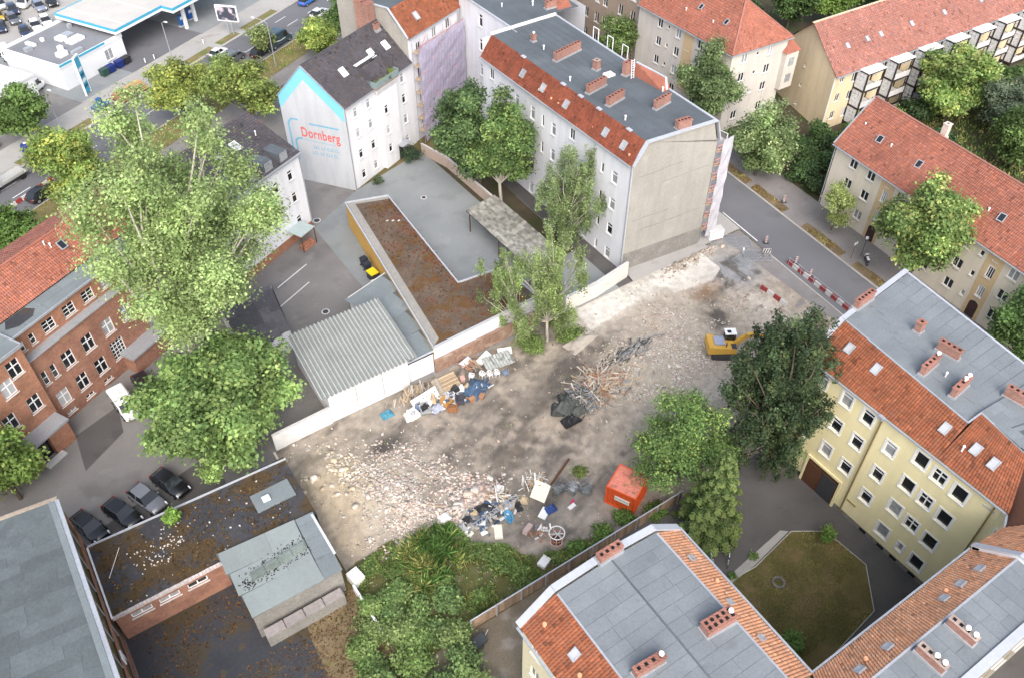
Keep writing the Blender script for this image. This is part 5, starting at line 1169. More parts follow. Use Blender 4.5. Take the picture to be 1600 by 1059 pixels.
# ---------------------------------------------------------------- off-white hipped house, brownish house behind
b = thing('hipped_house', 'off-white three storey house with red hipped roof behind the street tree', 'house', (88.5, 76.7, 0), worldco=True)
dq = (1.1, 1.35, 'double')
wall(b, (88.5, 97), (88.5, 76.7), 0, 12.4, OFFW, win_cols([(20.3 - 15.3, (11.2, 8.4, 5.4, 2.4), dq), (20.3 - 13.4, (11.3, 8.4, 5.4), (.5, .6, 'single')), (20.3 - 11.2, (11.1, 8.3, 5.4, 2.4), dq), (20.3 - 9, (10.0, 7, 4), (.9, 1.3, 'double')), (20.3 - 6.5, (11.2, 8.3, 5.4, 2.4), dq), (20.3 - 3, (11.2, 8.3, 5.4, 2.4), dq)]))
pbg = MB().box(88.44, 84.6, 3, 88.52, 86.6, 12.35); pbg.build('stair_strip', BEIGE, b)
wall(b, (88.5, 76.7), (99.2, 76.2), 0, 12.4, OFFW, win_cols([(2.5, (11.2, 8.3, 5.4, 2.2), dq), (5.0, (11.3, 8.4, 5.4), (.6, .55, 'single')), (7.4, (11.2, 8.4, 5.6, 2.4), dq)]))
wall(b, (99.2, 76.2), (99.2, 97), 0, 12.4, OFFW)
MB().box(98.6, 75.4, 4.5, 101.2, 78.5, 10.3).build('bay', OFFW, b)
for z in (6.0, 8.6): put('window', wmesh(1.3, 1.3, 'cross')[0], PVC, b, loc=(99.9 - 88.5, 75.3 - 76.7 - .02, z - .5)); MB().box(99.3, 75.36, z - .5, 100.5, 75.42, z + .8).build('pane', GLASS_C, b)
mb = MB().poly([(98.4, 75.2, 10.3), (101.4, 75.2, 10.3), (100.4, 77.5, 12.2)]).poly([(101.4, 75.2, 10.3), (101.4, 78.7, 10.3), (100.4, 77.5, 12.2)]).poly([(98.4, 78.7, 10.3), (98.4, 75.2, 10.3), (100.4, 77.5, 12.2)]); mb.build('bay_roof', TILE_RED, b)
R0, R1 = (94.0, 81.0, 17.5), (94.0, 97, 17.5)
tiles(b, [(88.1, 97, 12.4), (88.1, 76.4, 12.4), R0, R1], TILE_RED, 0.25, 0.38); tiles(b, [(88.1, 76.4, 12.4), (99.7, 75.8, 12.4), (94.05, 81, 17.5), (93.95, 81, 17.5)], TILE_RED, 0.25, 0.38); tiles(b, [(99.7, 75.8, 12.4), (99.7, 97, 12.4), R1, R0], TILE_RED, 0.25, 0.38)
strip(b, [(88.1, 76.35, 12.5), (94, 81, 17.6), (94, 97, 17.6)], .22, .14, TILE_PINK, 'ridge'); strip(b, [(94, 81, 17.6), (99.7, 75.8, 12.5)], .22, .14, TILE_PINK, 'hip'); strip(b, [(87.98, 97, 12.32), (87.98, 76.3, 12.32), (99.8, 75.7, 12.32)], .16, .12, METAL, 'gutter')
roof_window(b, (91.0, 86.5, 15.0), R(-90), R(41), .5, .7, GLASS_D); roof_window(b, (90.8, 81.0, 14.8), R(-90), R(41), .5, .7, GLASS_D); vent(b, (90.2, 83, 14.3), .08, .2); vent(b, (90, 88.5, 14.2), .08, .2)
b = thing('street_house', 'greyish brown rendered house partly hidden by trees at the top edge', 'house', (88.6, 97.2, 0), worldco=True)
wall(b, (88.9, 130), (88.9, 97.3), 0, 15.5, GREIGE, win_cols([(33 - s, (12.9, 9.6, 6.2, 2.6), (1.1, 1.7, 'double')) for s in (1.9, 4.9, 8.8, 10.8, 13.6, 17, 20, 23, 26, 29)]))
tiles(b, [(88.6, 130, 15.5), (88.6, 97.2, 15.5), (93.5, 97.2, 19), (93.5, 130, 19)], TILE_RED)
wall(b, (88.9, 97.3), (99.5, 97.3), 12, 15.5, GREIGE, gable=[(10.6, 15.6), (4.6, 19), (0, 15.5)])
strip(b, [(88.8, 97.5, 0), (88.8, 97.5, 15.4)], .14, .14, METAL, 'downpipe')
# ================================================================== VEGETATION
BARK = mat('bark_grey_brown', (0.12, 0.095, 0.07), .95, .25, s2=5, bump=.5)
BARK_L = mat('bark_pale', (0.46, 0.42, 0.36), .9, .25, s2=5, bump=.3, stain=[((.12, .1, .09), 2.0, .62, .7)])
LEAF = mat('leaf', (1, 1, 1), 0.55, 0.10, s1=.5, s2=2, bump=0, attr=True, transl=0.32, spec=.25)
def leaf_mesh(pos, nrm_, size, colr, name, aspect=1.5):
    """one small folded leaf (two triangles sharing the midrib) per position"""
    n = len(pos)
    a = rng.normal(size=(n, 3)); nrm_ = nrm_ / (np.linalg.norm(nrm_, axis=1, keepdims=True) + 1e-9)
    t = np.cross(nrm_, a); t /= (np.linalg.norm(t, axis=1, keepdims=True) + 1e-9); bt = np.cross(nrm_, t)
    s = (size * rng.uniform(.45, 1.45, n))[:, None]
    p0 = pos - t * s * .5 * aspect; p2 = pos + t * s * .5 * aspect
    p1 = pos + bt * s * .5 - nrm_ * s * .18; p3 = pos - bt * s * .5 - nrm_ * s * .18
    v = np.stack([p0, p1, p2, p3], 1).reshape(-1, 3)
    f = np.arange(n * 4).reshape(-1, 4)
    me = np_mesh(name, v, f)
    c = np.concatenate([colr, np.ones((n, 1))], 1)
    set_col(me, np.repeat(c, 4, axis=0))
    return me
def unit(n):
    v = rng.normal(size=(n, 3)); return v / np.linalg.norm(v, axis=1, keepdims=True)
def crown_pts(lobes, n, clump_n, clump_r, droop=0.0, shell=0.55, wild=0.25):
    """leaf clumps spread through lobes: returns positions, normals, clump ids"""
    L_ = np.array(lobes); w = (L_[:, 3] ** 2); w /= w.sum()
    nc = max(1, n // clump_n)
    li = rng.choice(len(L_), nc, p=w)
    d = unit(nc); rr = shell + (1 - shell) * rng.random(nc) ** .7
    rr *= 1 + rng.normal(0, wild * .4, nc)
    cen = L_[li, :3] + d * (L_[li, 3:4] * rr[:, None]) * np.stack([np.ones(nc), np.ones(nc), L_[li, 4]], 1)
    cid = np.repeat(np.arange(nc), clump_n)
    off = rng.normal(size=(len(cid), 3)) * clump_r * np.array([1, 1, .6])
    if droop:
        k = rng.random(len(cid)); off = off * np.array([.35, .35, .3]); off[:, 2] -= k * droop * rng.uniform(.5, 1.2, nc)[cid]
    pos = cen[cid] + off
    nr = d[cid] * .7 + np.array([0, 0, .8]) + rng.normal(size=(len(cid), 3)) * .55
    return pos, nr, cid, nc
def colours(cid, nc, c, cv=.22, lv=.14, yel=None, yf=.2):
    base = np.tile(np.array(c), (len(cid), 1))
    g = np.exp(rng.normal(0, cv, nc))[cid] * np.exp(rng.normal(0, lv, len(cid)))
    out = base * g[:, None]
    if yel is not None:
        m_ = (rng.random(nc)[cid] < yf)[:, None]; out = np.where(m_, np.array(yel) * g[:, None], out)
    return (out * np.array([.97, 1.0, 1.12])).clip(.004, .8)
def limb(mb, a, c, r0, r1, bend=.15, n=5):
    a, c = Vector(a), Vector(c); L_ = (c - a).length
    pts, rs_ = [], []
    k = Vector((random.uniform(-1, 1), random.uniform(-1, 1), random.uniform(-.2, .6))) * L_ * bend
    for i in range(n + 1):
        t = i / n; pts.append(a.lerp(c, t) + k * math.sin(t * math.pi) * .5); rs_.append(r0 + (r1 - r0) * t)
    mb.tube(pts, rs_, 6, cap=False); return pts
def tree(name, label, x, y, zc, r, rv, c, n, leaf=.26, kind='round', lobes=16, bark=None, trunk_r=.22, cx=None, cy=None, yel=None, yf=.2, group=None, clump=22, cr=.45, lean=0.0, cat='tree', shell=.5, wild=.3, z0=0.0, cv=.22, droop=0.0, seed=None, spread=.8, lrange=(.17, .30)):
    """broadleaf tree: tapered trunk with limbs to every lobe, leaf clumps in the lobes"""
    if n < 60000 and leaf > .19: n, leaf, clump = int(n * 1.25), leaf * .82, int(clump * 1.1)
    if seed is not None: random.seed(seed); globals().__setitem__('rng', np.random.default_rng(seed))
    t = thing(name, label, cat, (x, y, z0), group=group)
    ox, oy = (cx - x if cx is not None else 0), (cy - y if cy is not None else 0)
    lb = []
    for i in range(int(lobes * 1.8)):
        d = Vector((random.gauss(0, 1), random.gauss(0, 1), random.gauss(0, 1))).normalized()
        k = spread * random.random() ** .45
        lr = r * random.uniform(*lrange)
        taper = 1.0
        zz = d.z * rv * k
        if kind == 'oval': taper = 1 - .35 * max(0, d.z)
        lb.append((ox + d.x * r * k * taper, oy + d.y * r * k * taper, zc + zz, lr * taper, min(1.5, max(.7, rv / r * .8))))
    lb.append((ox, oy, zc, r * .42, max(.8, rv / r)))
    tm = MB(); top = Vector((ox * .7, oy * .7, zc + rv * .35)); zb = max(.6, zc - rv * .75)
    pts = limb(tm, (0, 0, -.05), top, trunk_r, trunk_r * .3, .04, 8)
    for (a, b_, c_, lr, _) in lb[:-1]:
        s = min(6, max(2, int(8 * max(.15, (c_ - zc + rv) / (2 * rv) * .75))))
        limb(tm, pts[s], (a, b_, c_), trunk_r * .38, trunk_r * .07, .2)
        for q in range(2):
            e = Vector((a, b_, c_)) + Vector(unit(1)[0]) * lr * .8
            limb(tm, (a, b_, c_), e, trunk_r * .10, trunk_r * .03, .2, 3)
    tm.build('trunk', bark or BARK, t, smooth=True)
    pos, nr, cid, nc = crown_pts(lb, n, clump, cr, droop, shell, wild)
    pos[:, 2] = np.maximum(pos[:, 2], .25)
    cl = colours(cid, nc, c, cv, .14, yel, yf)
    put('crown', leaf_mesh(pos, nr, leaf, (cl * LG * lobe_gain(lb, pos)).clip(.004, .8), 'crown'), LEAF, t)
    return t
LG = 1.95
def lobe_gain(lb, pos):
    """each bough has its own tone"""
    L_ = np.array(lb); g = np.exp(rng.normal(0, .17, len(L_)))
    best = np.full(len(pos), 1e9); out = np.ones(len(pos))
    for l_, gg in zip(L_, g):
        d = ((pos - l_[:3]) ** 2).sum(1); m_ = d < best; best[m_] = d[m_]; out[m_] = gg
    return out[:, None]
def conifer(name, label, x, y, h, r, c, n, group=None, z0=.6, leaf=.2, droop=.25, tiers=18, cat='tree', tip=None, dense=1.0):
    t = thing(name, label, cat, (x, y, 0), group=group)
    tm = MB(); tm.tube([(0, 0, -.05), (0, 0, h * .5), (0, 0, h * .98)], [.06 + h * .016, .04 + h * .009, .03], 7)
    P_, N_, C_ = [], [], []
    nb = tiers * 9
    for i in range(nb):
        f = (i + random.random()) / nb; z = z0 + (h - z0) * f
        L_ = r * (1 - f) ** .8 * random.uniform(.72, 1.12) + .25; a = i * 2.399 + random.uniform(-.3, .3)
        d = Vector((math.cos(a), math.sin(a), 0)); e = d * L_ + Vector((0, 0, z - droop * L_ + (.25 * L_ if f > .8 else 0)))
        tm.tube([(0, 0, z), tuple(d * L_ * .5 + Vector((0, 0, z - droop * L_ * .2))), tuple(e)], [.05 * (1.2 - f), .035 * (1.2 - f), .01], 4, cap=False)
        k = max(6, int(n / nb * (L_ / (r * .6)) * dense))
        u = rng.random(k) ** .6
        w_ = .28 * L_ * (1.15 - u) + .12
        side = rng.normal(0, 1, k) * w_ * .5
        px = d.x * L_ * u - d.y * side; py = d.y * L_ * u + d.x * side; pz = z - droop * L_ * u ** 2 + rng.normal(0, .08, k) - np.abs(side) * .25
        P_.append(np.stack([px, py, pz], 1)); N_.append(np.tile(np.array([d.x * .5, d.y * .5, .9]), (k, 1)) + rng.normal(0, .35, (k, 3)))
        g = math.exp(random.gauss(0, .2)); base = np.array(c) * g
        cc = base[None] * np.exp(rng.normal(0, .15, k))[:, None]
        if tip is not None: m_ = (u > .8)[:, None]; cc = np.where(m_, np.array(tip) * g, cc)
        C_.append(cc)
    tm.build('trunk', BARK, t)
    put('crown', leaf_mesh(np.concatenate(P_), np.concatenate(N_), leaf, np.concatenate(C_) * LG, 'crown', 2.0), LEAF, t)
    return t
def shrub(name, label, x, y, r, h, c, n, group=None, leaf=.16, z0=0.0, cat='shrub', yel=None, sy=1.0, rotz=0.0):
    t = thing(name, label, cat, (x, y, z0), rotz, group=group)
    tm = MB()
    lb = []
    for i in range(9):
        a = random.uniform(0, 6.28); k = random.uniform(.1, .65) * r
        lb.append((math.cos(a) * k, math.sin(a) * k * sy, h * random.uniform(.35, .75), r * random.uniform(.35, .5), h / r * .55))
        tm.tube([(0, 0, 0), (lb[-1][0] * .5, lb[-1][1] * .5, lb[-1][2] * .6), lb[-1][:3]], [.04, .03, .012], 4, cap=False)
    tm.build('stem', BARK, t)
    pos, nr, cid, nc = crown_pts(lb, n, 16, r * .13 + .06, 0, .45, .3)
    pos[:, 2] = np.maximum(pos[:, 2], .04)
    put('foliage', leaf_mesh(pos, nr, leaf, colours(cid, nc, c, .22, .15, yel) * LG, 'foliage'), LEAF, t)
    return t
G_LIGHT, G_MID, G_DARK, G_DEEP, G_YEL = (.155, .195, .045), (.10, .15, .032), (.055, .088, .026), (.032, .052, .018), (.24, .25, .055)
# --- the big poplar and the chestnut on the left yard
tree('poplar_tree', 'huge loose yellow-green poplar with pale limbs towering over the brick building', 6.6, 70.4, 21.2, 9.4, 12.6, (.15, .198, .068), 100000, .18, 'oval', 56, BARK_L, .55, cx=9.3, cy=69.2, yel=(.19, .232, .085), yf=.3, clump=22, cr=.5, shell=.35, wild=.7, seed=3, spread=.98, lrange=(.12, .22))
tree('chestnut_tree', 'dense bright green broadleaf tree between parked cars and the white wall', 5.0, 61.6, 6.8, 7.5, 5.6, (.09, .138, .040), 66000, .27, 'round', 30, BARK, .42, cx=6.4, cy=60.6, yel=(.14, .185, .055), yf=.3, clump=18, cr=.5, shell=.4, wild=.45, seed=5, spread=.9, lrange=(.14, .24))
# --- courtyard of the long block
tree('maple_tree', 'dark green tree left of its twin behind the pinkish garden wall', 50.6, 83.6, 9.8, 4.4, 8.4, (.048, .078, .028), 24000, .30, 'oval', 22, BARK, .25, cx=48.9, cy=84.2, yel=(.085, .12, .04), yf=.25, seed=6)
tree('maple_tree', 'mid green tree with visible pale trunk beside the lean-to roof', 51.4, 79.7, 9.8, 4.8, 8.2, (.062, .10, .03), 26000, .30, 'oval', 22, BARK_L, .25, yel=(.12, .16, .045), yf=.3, seed=8)
tree('weeping_birch', 'weeping grey-green birch in front of the long white facade', 53.0, 66.7, 9.4, 4.8, 7.2, (.10, .13, .05), 42000, .13, 'oval', 34, BARK_L, .22, clump=45, cr=.5, droop=2.8, yel=(.14, .17, .065), yf=.3, shell=.2, seed=9, spread=.95, lrange=(.12, .22))
tree('birch_tree', 'slim left birch with white stem rising beside the mossy garage roof', 38.9, 56.6, 8.2, 3.2, 5.2, (.12, .155, .052), 9500, .135, 'oval', 16, BARK_L, .13, cx=38.2, cy=58.6, clump=26, cr=.36, droop=1.3, shell=.15, wild=.7, seed=12, spread=1.0, lrange=(.10, .2))
tree('birch_tree', 'right birch with several white stems and hanging twigs over the plot edge', 41.2, 54.6, 9.0, 5.0, 8.2, (.125, .16, .052), 26000, .135, 'oval', 26, BARK_L, .2, clump=34, cr=.5, droop=2.4, shell=.15, wild=.7, yel=(.16, .19, .07), yf=.3, seed=13, spread=1.0, lrange=(.10, .18))
for i, (dx, dy, hx) in enumerate(((0.5, 2.6, 9.5), (-1.2, 1.6, 8.5), (1.7, .2, 10.5))): pass
# --- plot edge on the right
tree('yew_tree', 'broad very dark evergreen tree against the yellow house beside the excavator', 49.2, 28.4, 12.0, 4.8, 11.8, (.030, .046, .019), 68000, .16, 'round', 80, BARK, .4, cx=48.0, cy=28.8, clump=40, cr=.5, droop=1.6, shell=.4, wild=.5, yel=(.055, .072, .026), yf=.25, seed=14, spread=.9, lrange=(.15, .26))
tree('ash_tree', 'bright green feathery tree overhanging the orange container', 40.3, 32.0, 6.6, 4.6, 4.2, (.075, .12, .034), 20000, .2, 'round', 22, BARK, .2, yel=(.15, .19, .05), yf=.25, clump=18, cr=.5, shell=.2, wild=.6, seed=15, spread=1.0, lrange=(.11, .2))
conifer('spruce_tree', 'green spruce between the container and the nearest house gable', 38.9, 26.0, 12.5, 3.4, (.05, .078, .024), 44000, droop=.38, tiers=20, leaf=.10, tip=(.095, .125, .04))
# --- street trees on the right
ST = dict(group='street trees on the side street')
tree('street_tree', 'tall grey-green street tree in front of the off-white hipped house', 86.6, 78.2, 9.0, 4.9, 6.6, (.082, .115, .042), 22000, .28, 'oval', 22, yel=(.13, .165, .065), yf=.3, seed=16)
tree('street_tree', 'rounded pale green street tree at the tan gable and hedge', 84.8, 65.3, 7.0, 5.0, 6.2, (.095, .13, .045), 22000, .27, 'oval', 22, yel=(.16, .19, .08), yf=.35, seed=17)
tree('street_tree', 'young thin light green street tree by the cream house corner', 83.9, 50.8, 4.8, 2.9, 3.6, (.16, .19, .055), 5200, .2, 'oval', 11, BARK, .08, clump=14, cr=.32, shell=.2, wild=.6, yel=(.22, .24, .09), yf=.3, seed=18)
tree('street_tree', 'large street tree hiding the middle of the cream facade', 82.4, 38.0, 10.0, 5.8, 7.6, (.085, .125, .035), 28000, .29, 'oval', 26, yel=(.185, .205, .06), yf=.3, trunk_r=.32, seed=19)
tree('street_tree', 'street tree at the right edge above the grey roof', 81.0, 23.2, 6.6, 4.2, 5.6, (.06, .10, .028), 16000, .27, 'oval', 18, seed=20)
tree('street_tree', 'bushy tree in front of the greyish brown house', 89.3 - 2.2, 99.6, 6.2, 4.3, 4.2, (.085, .12, .035), 14000, .28, 'round', 16, seed=21)
tree('street_tree', 'dark loose tree at the top edge beside the brownish house', 84.8, 112.6, 6.0, 4.4, 3.8, (.06, .085, .035), 11000, .28, 'round', 14, seed=22)
shrub('yellow_bush', 'small yellow-green bush on the pavement behind the long block', 83.8, 84.2, 1.9, 3.6, (.28, .27, .04), 2600, leaf=.22)
# --- wide street on the left
tree('street_tree', 'round dark green tree in front of the petrol station drive', 1.8, 131.2, 5.6, 4.6, 4.6, (.075, .115, .03), 12000, .32, 'round', 16, seed=23)
tree('street_tree', 'light green tree left of the poplar beside the wide street', 4.6, 111.4, 7.0, 5.4, 5.8, (.12, .165, .04), 17000, .32, 'round', 18, yel=G_YEL, yf=.25, seed=24)
tree('street_tree', 'dark green tree above the left end of the red tiled roof', -4.0, 101.6, 4.8, 4.6, 4.2, (.07, .115, .026), 14000, .3, 'round', 16, seed=25)
tree('yard_tree', 'green tree at the left edge beside the brick porch', -13.0, 65.2, 6.0, 3.4, 5.4, (.10, .15, .034), 13000, .3, 'oval', 16, seed=26, yel=(.16, .2, .05))
tree('street_tree', 'yellow-green tree beside the petrol station below the shop', 22.9, 124.2, 6.0, 5.8, 4.8, (.14, .17, .042), 16000, .33, 'round', 18, yel=G_YEL, yf=.35, seed=27)
tree('street_tree', 'olive green tree behind the anthracite roof left of the painted gable', 30.8, 118.2, 6.4, 5.8, 5.0, (.105, .135, .034), 16000, .33, 'round', 18, yel=(.17, .19, .05), yf=.3, seed=28)
tree('street_tree', 'bright green tree behind the ridge of the white gable house', 49.0, 131.4, 4.4, 4.2, 3.4, (.135, .175, .04), 10000, .33, 'round', 14, yel=G_YEL, yf=.2, seed=29)
tree('street_tree', 'darker tree at the top edge next to the corner house', 57.2, 138.0, 4.4, 4.6, 3.6, (.07, .11, .03), 9000, .33, 'round', 14, seed=30)
tree('street_tree', 'small thin tree beside the dark delivery van', 41.3, 138.6, 3.4, 2.2, 2.7, (.13, .155, .055), 2600, .3, 'round', 9, trunk_r=.1, seed=31, clump=12)
tree('street_tree', 'little tree in front of the small white car', 32.4, 134.6, 2.8, 1.6, 2.0, (.10, .13, .05), 1500, .28, 'round', 8, trunk_r=.08, seed=32, clump=12)
tree('street_tree', 'withered thin tree above the parked dark car on the wide street', *LS(60.5, 105.5)[:2], 2.9, 1.8, 2.1, (.15, .15, .08), 1500, .28, 'round', 8, trunk_r=.08, seed=33, clump=12)
# --- gardens at the top right
tree('garden_tree', 'large bright green garden tree in front of the balcony towers', 119.6, 59.8, 7.0, 6.2, 5.6, (.105, .155, .04), 20000, .34, 'round', 22, yel=(.2, .23, .065), yf=.35, seed=34)
tree('garden_tree', 'dark garden tree at the right edge with olive crown', 116.6, 46.6, 6.4, 4.6, 6.0, (.06, .09, .024), 14000, .33, 'oval', 16, seed=35)
tree('garden_tree', 'bluish grey garden tree behind the cream roof', 124.0, 53.5, 5.0, 5.2, 3.8, (.085, .105, .06), 11000, .3, 'round', 16, seed=36)
for i, (x, y, r, cc, lab) in enumerate(((123, 95.5, 5, G_DARK, 'dark woodland tree left of the pinkish roof ridge'), (131, 93, 5.2, G_MID, 'woodland tree behind the left half of the pinkish ridge'), (140.5, 91.4, 5.4, G_DEEP, 'deep green woodland tree at the top edge above the pinkish roof'), (111, 97, 4.6, G_DEEP, 'deep green woodland tree behind the hipped house'), (116, 104, 5, G_DARK, 'tall dark woodland tree at the top edge near the hipped roof'))):
    tree('woodland_tree', lab, x, y, 6.0, r, 5.4, cc, 11000, .36, 'round', 14, seed=40 + i, group='wood behind the balcony block')
ords = ['first', 'second', 'third', 'fourth', 'fifth', 'sixth', 'seventh', 'eighth', 'ninth', 'tenth', 'eleventh', 'twelfth', 'thirteenth', 'fourteenth']
gsp = [(104.5, 63.5), (108.5, 61), (110.5, 65), (113.5, 56), (111, 52.5), (115.5, 63.5), (126, 63), (131, 60.5), (137, 61.5), (128.5, 56.5), (134, 54), (141, 57), (122, 48.5), (128, 47)]
for i, (x, y) in enumerate(gsp):
    shrub('garden_shrub', f'{ords[i]} garden shrub from the left below the balcony towers', x, y, random.uniform(2.0, 3.2), random.uniform(2.0, 4.0), [G_DARK, G_DEEP, G_MID, (.05, .085, .035)][i % 4], 2800, 'garden shrubs below the balcony block', leaf=.28)
hsp = [(90.6, 71.0), (92.8, 68.0), (95.8, 66.5), (90.0, 66.0), (92.0, 62.8), (94.6, 60.5), (97.5, 62.5), (98.6, 66.0), (89.4, 61.0), (88.8, 58.0)]
for i, (x, y) in enumerate(hsp):
    shrub('hedge_bush', f'{ords[i]} dark bush in the thicket between tan gable and street', x, y, random.uniform(1.7, 2.6), random.uniform(1.8, 3.6), [G_DEEP, G_DARK, (.045, .075, .024)][i % 3], 2800, 'thicket beside the tan gable', leaf=.24)
# --- shrubs around the plot and the yards
random.seed(77)
ssp = []
for k in range(24):
    for tr_ in range(40):
        x, y = random.uniform(6.4, 15.6), random.uniform(23.5, 36.5)
        if x > 13 and y > 33.5 or (x < 8.6 and y > 34) or (y < 29.5 and x > 14.2): continue
        if all((x - q[0]) ** 2 + (y - q[1]) ** 2 > 1.45 ** 2 for q in ssp): ssp.append((x, y)); break
ssp.sort(key=lambda q: -q[1])
rowname = lambda k: (ords + ['fifteenth', 'sixteenth', 'seventeenth', 'eighteenth', 'nineteenth', 'twentieth', 'twenty-first', 'twenty-second', 'twenty-third', 'twenty-fourth'])[k]
for i, (x, y) in enumerate(ssp):
    hh = random.uniform(1.1, 1.8) if y > 31 else random.uniform(1.9, 3.0)
    shrub('wild_shrub', f'{rowname(i)} wild shrub from the top of the bottom corner thicket', x, y, random.uniform(1.1, 1.7), hh, [(.085, .128, .038), (.105, .15, .042), (.075, .115, .037), (.12, .155, .05)][i % 4], 2600, 'wild shrubs in the plot corner', leaf=.17, yel=(.12, .155, .05))
shrub('wild_shrub', 'low green shrub at the edge of the gravel right of the thicket', 15.0, 24.0, 1.0, 1.2, (.085, .125, .03), 1200, leaf=.16)
shrub('sapling', 'light green sapling growing on the mossy shed roof beside the chestnut', 3.3, 54.0, 1.35, 2.2, (.13, .18, .05), 1900, z0=3.5, leaf=.18)
shrub('sapling', 'small green sapling on the wet shed roof above the cars', -1.5, 51.6, .9, 1.7, (.12, .19, .035), 1200, z0=3.75, leaf=.15)
shrub('courtyard_shrub', 'upright bright green shrub between the lawn and the yellow house', 47.2, 19.2, .75, 2.8, (.085, .135, .028), 1600, leaf=.15)
shrub('courtyard_shrub', 'flowering green shrub on the lawn in the near corner', 37.4, 14.2, 1.2, 1.3, (.075, .12, .03), 1900, leaf=.14)
for i, (x, y, lab) in enumerate(((37.8, 21.4, 'left small plant in the gravel bed by the lawn'), (40.8, 21.7, 'right small plant in the gravel bed by the lawn'))): shrub('bed_plant', lab, x, y, .45, .5, (.08, .12, .03), 350, leaf=.1)
shrub('clipped_bush', 'dark clipped bush in the corner by the white gable house', 46.6, 95.6, 1.5, 2.0, (.032, .05, .024), 2600, leaf=.14)
shrub('wall_bush', 'small dark bush at the foot of the white facade', 39.6, 93.0, .8, 1.3, (.05, .07, .03), 900, leaf=.13)
for i, (x, y, r, lab) in enumerate(((44.0, 56.6, 1.6, 'green bush between the birch stems and the low grey wall'), (39.0, 54.6, 1.7, 'bush at the foot of the right birch'), (43.6, 53.4, 1.5, 'grassy bush right of the birch foot'))): shrub('wild_bush', lab, x, y, r, 1.7, (.095, .13, .035), 2600, leaf=.16)
shrub('wild_bush', 'green tuft between wire rolls and container', 33.1, 37.9, .9, .6, (.105, .13, .034), 900, leaf=.13)
for i, (x, y, lab) in enumerate((((27.7), 30.9, 'left weed clump along the fence near the tub'), (30.6, 31.1, 'middle weed clump along the fence near the tub'), (33.6, 31.2, 'right weed clump at the container foot'), (36.3, 30.4, 'weed clump at the fence behind the container'))): shrub('weed_clump', lab, x, y, 1.2, .9, (.075, .12, .026), 1500, leaf=.15)
for i, (x, y) in enumerate(((7.3 + 36.32 - 36.32, 0),)): pass
for i, (lx, ly) in enumerate(((6.4, -.5), (7.6, -.6), (8.8, -.6), (10.1, -.3), (10.2, .5))):
    x = 36.32 + lx * math.cos(R(25)) - ly * math.sin(R(25)); y = 93.36 + lx * math.sin(R(25)) + ly * math.cos(R(25))
    shrub('potted_plant', f'{ords[i]} green plant along the edge of the roof terrace', x, y, .45, .9, [(.10, .13, .05), (.15, .17, .04)][i % 2], 420, 'plants on the roof terrace', leaf=.13, z0=12.76)
# --- grass and weeds nobody could count
def blades(name, label, cat, poly, n, h0, h1, w, c, zf, dens=None, flop=.35):
    xs, ys = [p[0] for p in poly], [p[1] for p in poly]
    px = rng.uniform(min(xs), max(xs), n * 3); py = rng.uniform(min(ys), max(ys), n * 3)
    k = inpoly(px, py, poly) > 0
    if dens is not None: k &= rng.random(len(px)) < dens(px, py)
    px, py = px[k][:n], py[k][:n]; m_ = len(px)
    z = zf(px, py); h = rng.uniform(h0, h1, m_) * (0.6 + .8 * fbm(px, py, .6, 91))
    a = rng.uniform(0, 6.28, m_); dx, dy = np.cos(a) * w, np.sin(a) * w
    lx, ly = rng.normal(0, flop, m_) * h, rng.normal(0, flop, m_) * h
    v = np.stack([np.stack([px - dx, py - dy, z], 1), np.stack([px + dx, py + dy, z], 1), np.stack([px + lx * .45 + dx * .7, py + ly * .45 + dy * .7, z + h * .6], 1), np.stack([px + lx, py + ly, z + h], 1)], 1).reshape(-1, 3)
    me_ = np_mesh(name, v, np.arange(m_ * 4).reshape(-1, 4))
    g = np.exp(rng.normal(0, .25, m_)) * (.7 + .7 * fbm(px, py, .5, 95)); yel_ = (fbm(px, py, .7, 97) > .55) & (rng.random(m_) < .6)
    cc = np.where(yel_[:, None], np.array([.20, .19, .07]), np.array(c)) * g[:, None] * 2.3
    set_col(me_, np.repeat(np.concatenate([cc, np.ones((m_, 1))], 1), 4, axis=0))
    o = put(name, me_, LEAF, kind='stuff'); o['label'] = label; o['category'] = cat; return o
WEEDS = [(9.7, 40.0), (13.5, 41.2), (17.5, 41.0), (19.8, 39.8), (20.3, 37.0), (22.5, 35.2), (23.4, 33.4), (26.0, 31.8), (29.5, 30.9), (29.5, 30.2), (9.7, 30.2)]
wd = lambda x, y: np.clip((fbm(x, y, .45, 171, 3) - .40) * 6, 0.02, 1)
zfn = lambda x, y: site_h(x, y) - .02
blades('weeds', 'tall green weeds and grasses covering the lower corner of the plot', 'weeds', WEEDS, 15000, .2, .75, .035, (.085, .115, .034), zfn, dens=wd)
def leafy(name, label, poly, n, hmax, leaf, c, seed):
    xs, ys = [p[0] for p in poly], [p[1] for p in poly]
    px = rng.uniform(min(xs), max(xs), n * 3); py = rng.uniform(min(ys), max(ys), n * 3); k = (inpoly(px, py, poly) > 0) & (rng.random(len(px)) < wd(px, py)); px, py = px[k][:n], py[k][:n]
    hh = hmax * np.clip((fbm(px, py, .55, seed, 3) - .28) * 2.0, .08, 1.2) * (0.6 + .8 * fbm(px, py, 2.2, seed + 9, 2))
    z = site_h(px, py) + hh * rng.random(len(px)) ** .45
    cid = (fbm(px, py, 1.6, seed + 3, 2) * 60).astype(int); cl = colours(cid, 80, c, .25, .18, (.16, .18, .055), .3)
    o = put(name, leaf_mesh(np.stack([px, py, z], 1), np.stack([rng.normal(0, .5, len(px)), rng.normal(0, .5, len(px)), np.ones(len(px))], 1), leaf, cl * 1.5, name), LEAF, kind='stuff'); o['label'] = label; o['category'] = 'weeds'
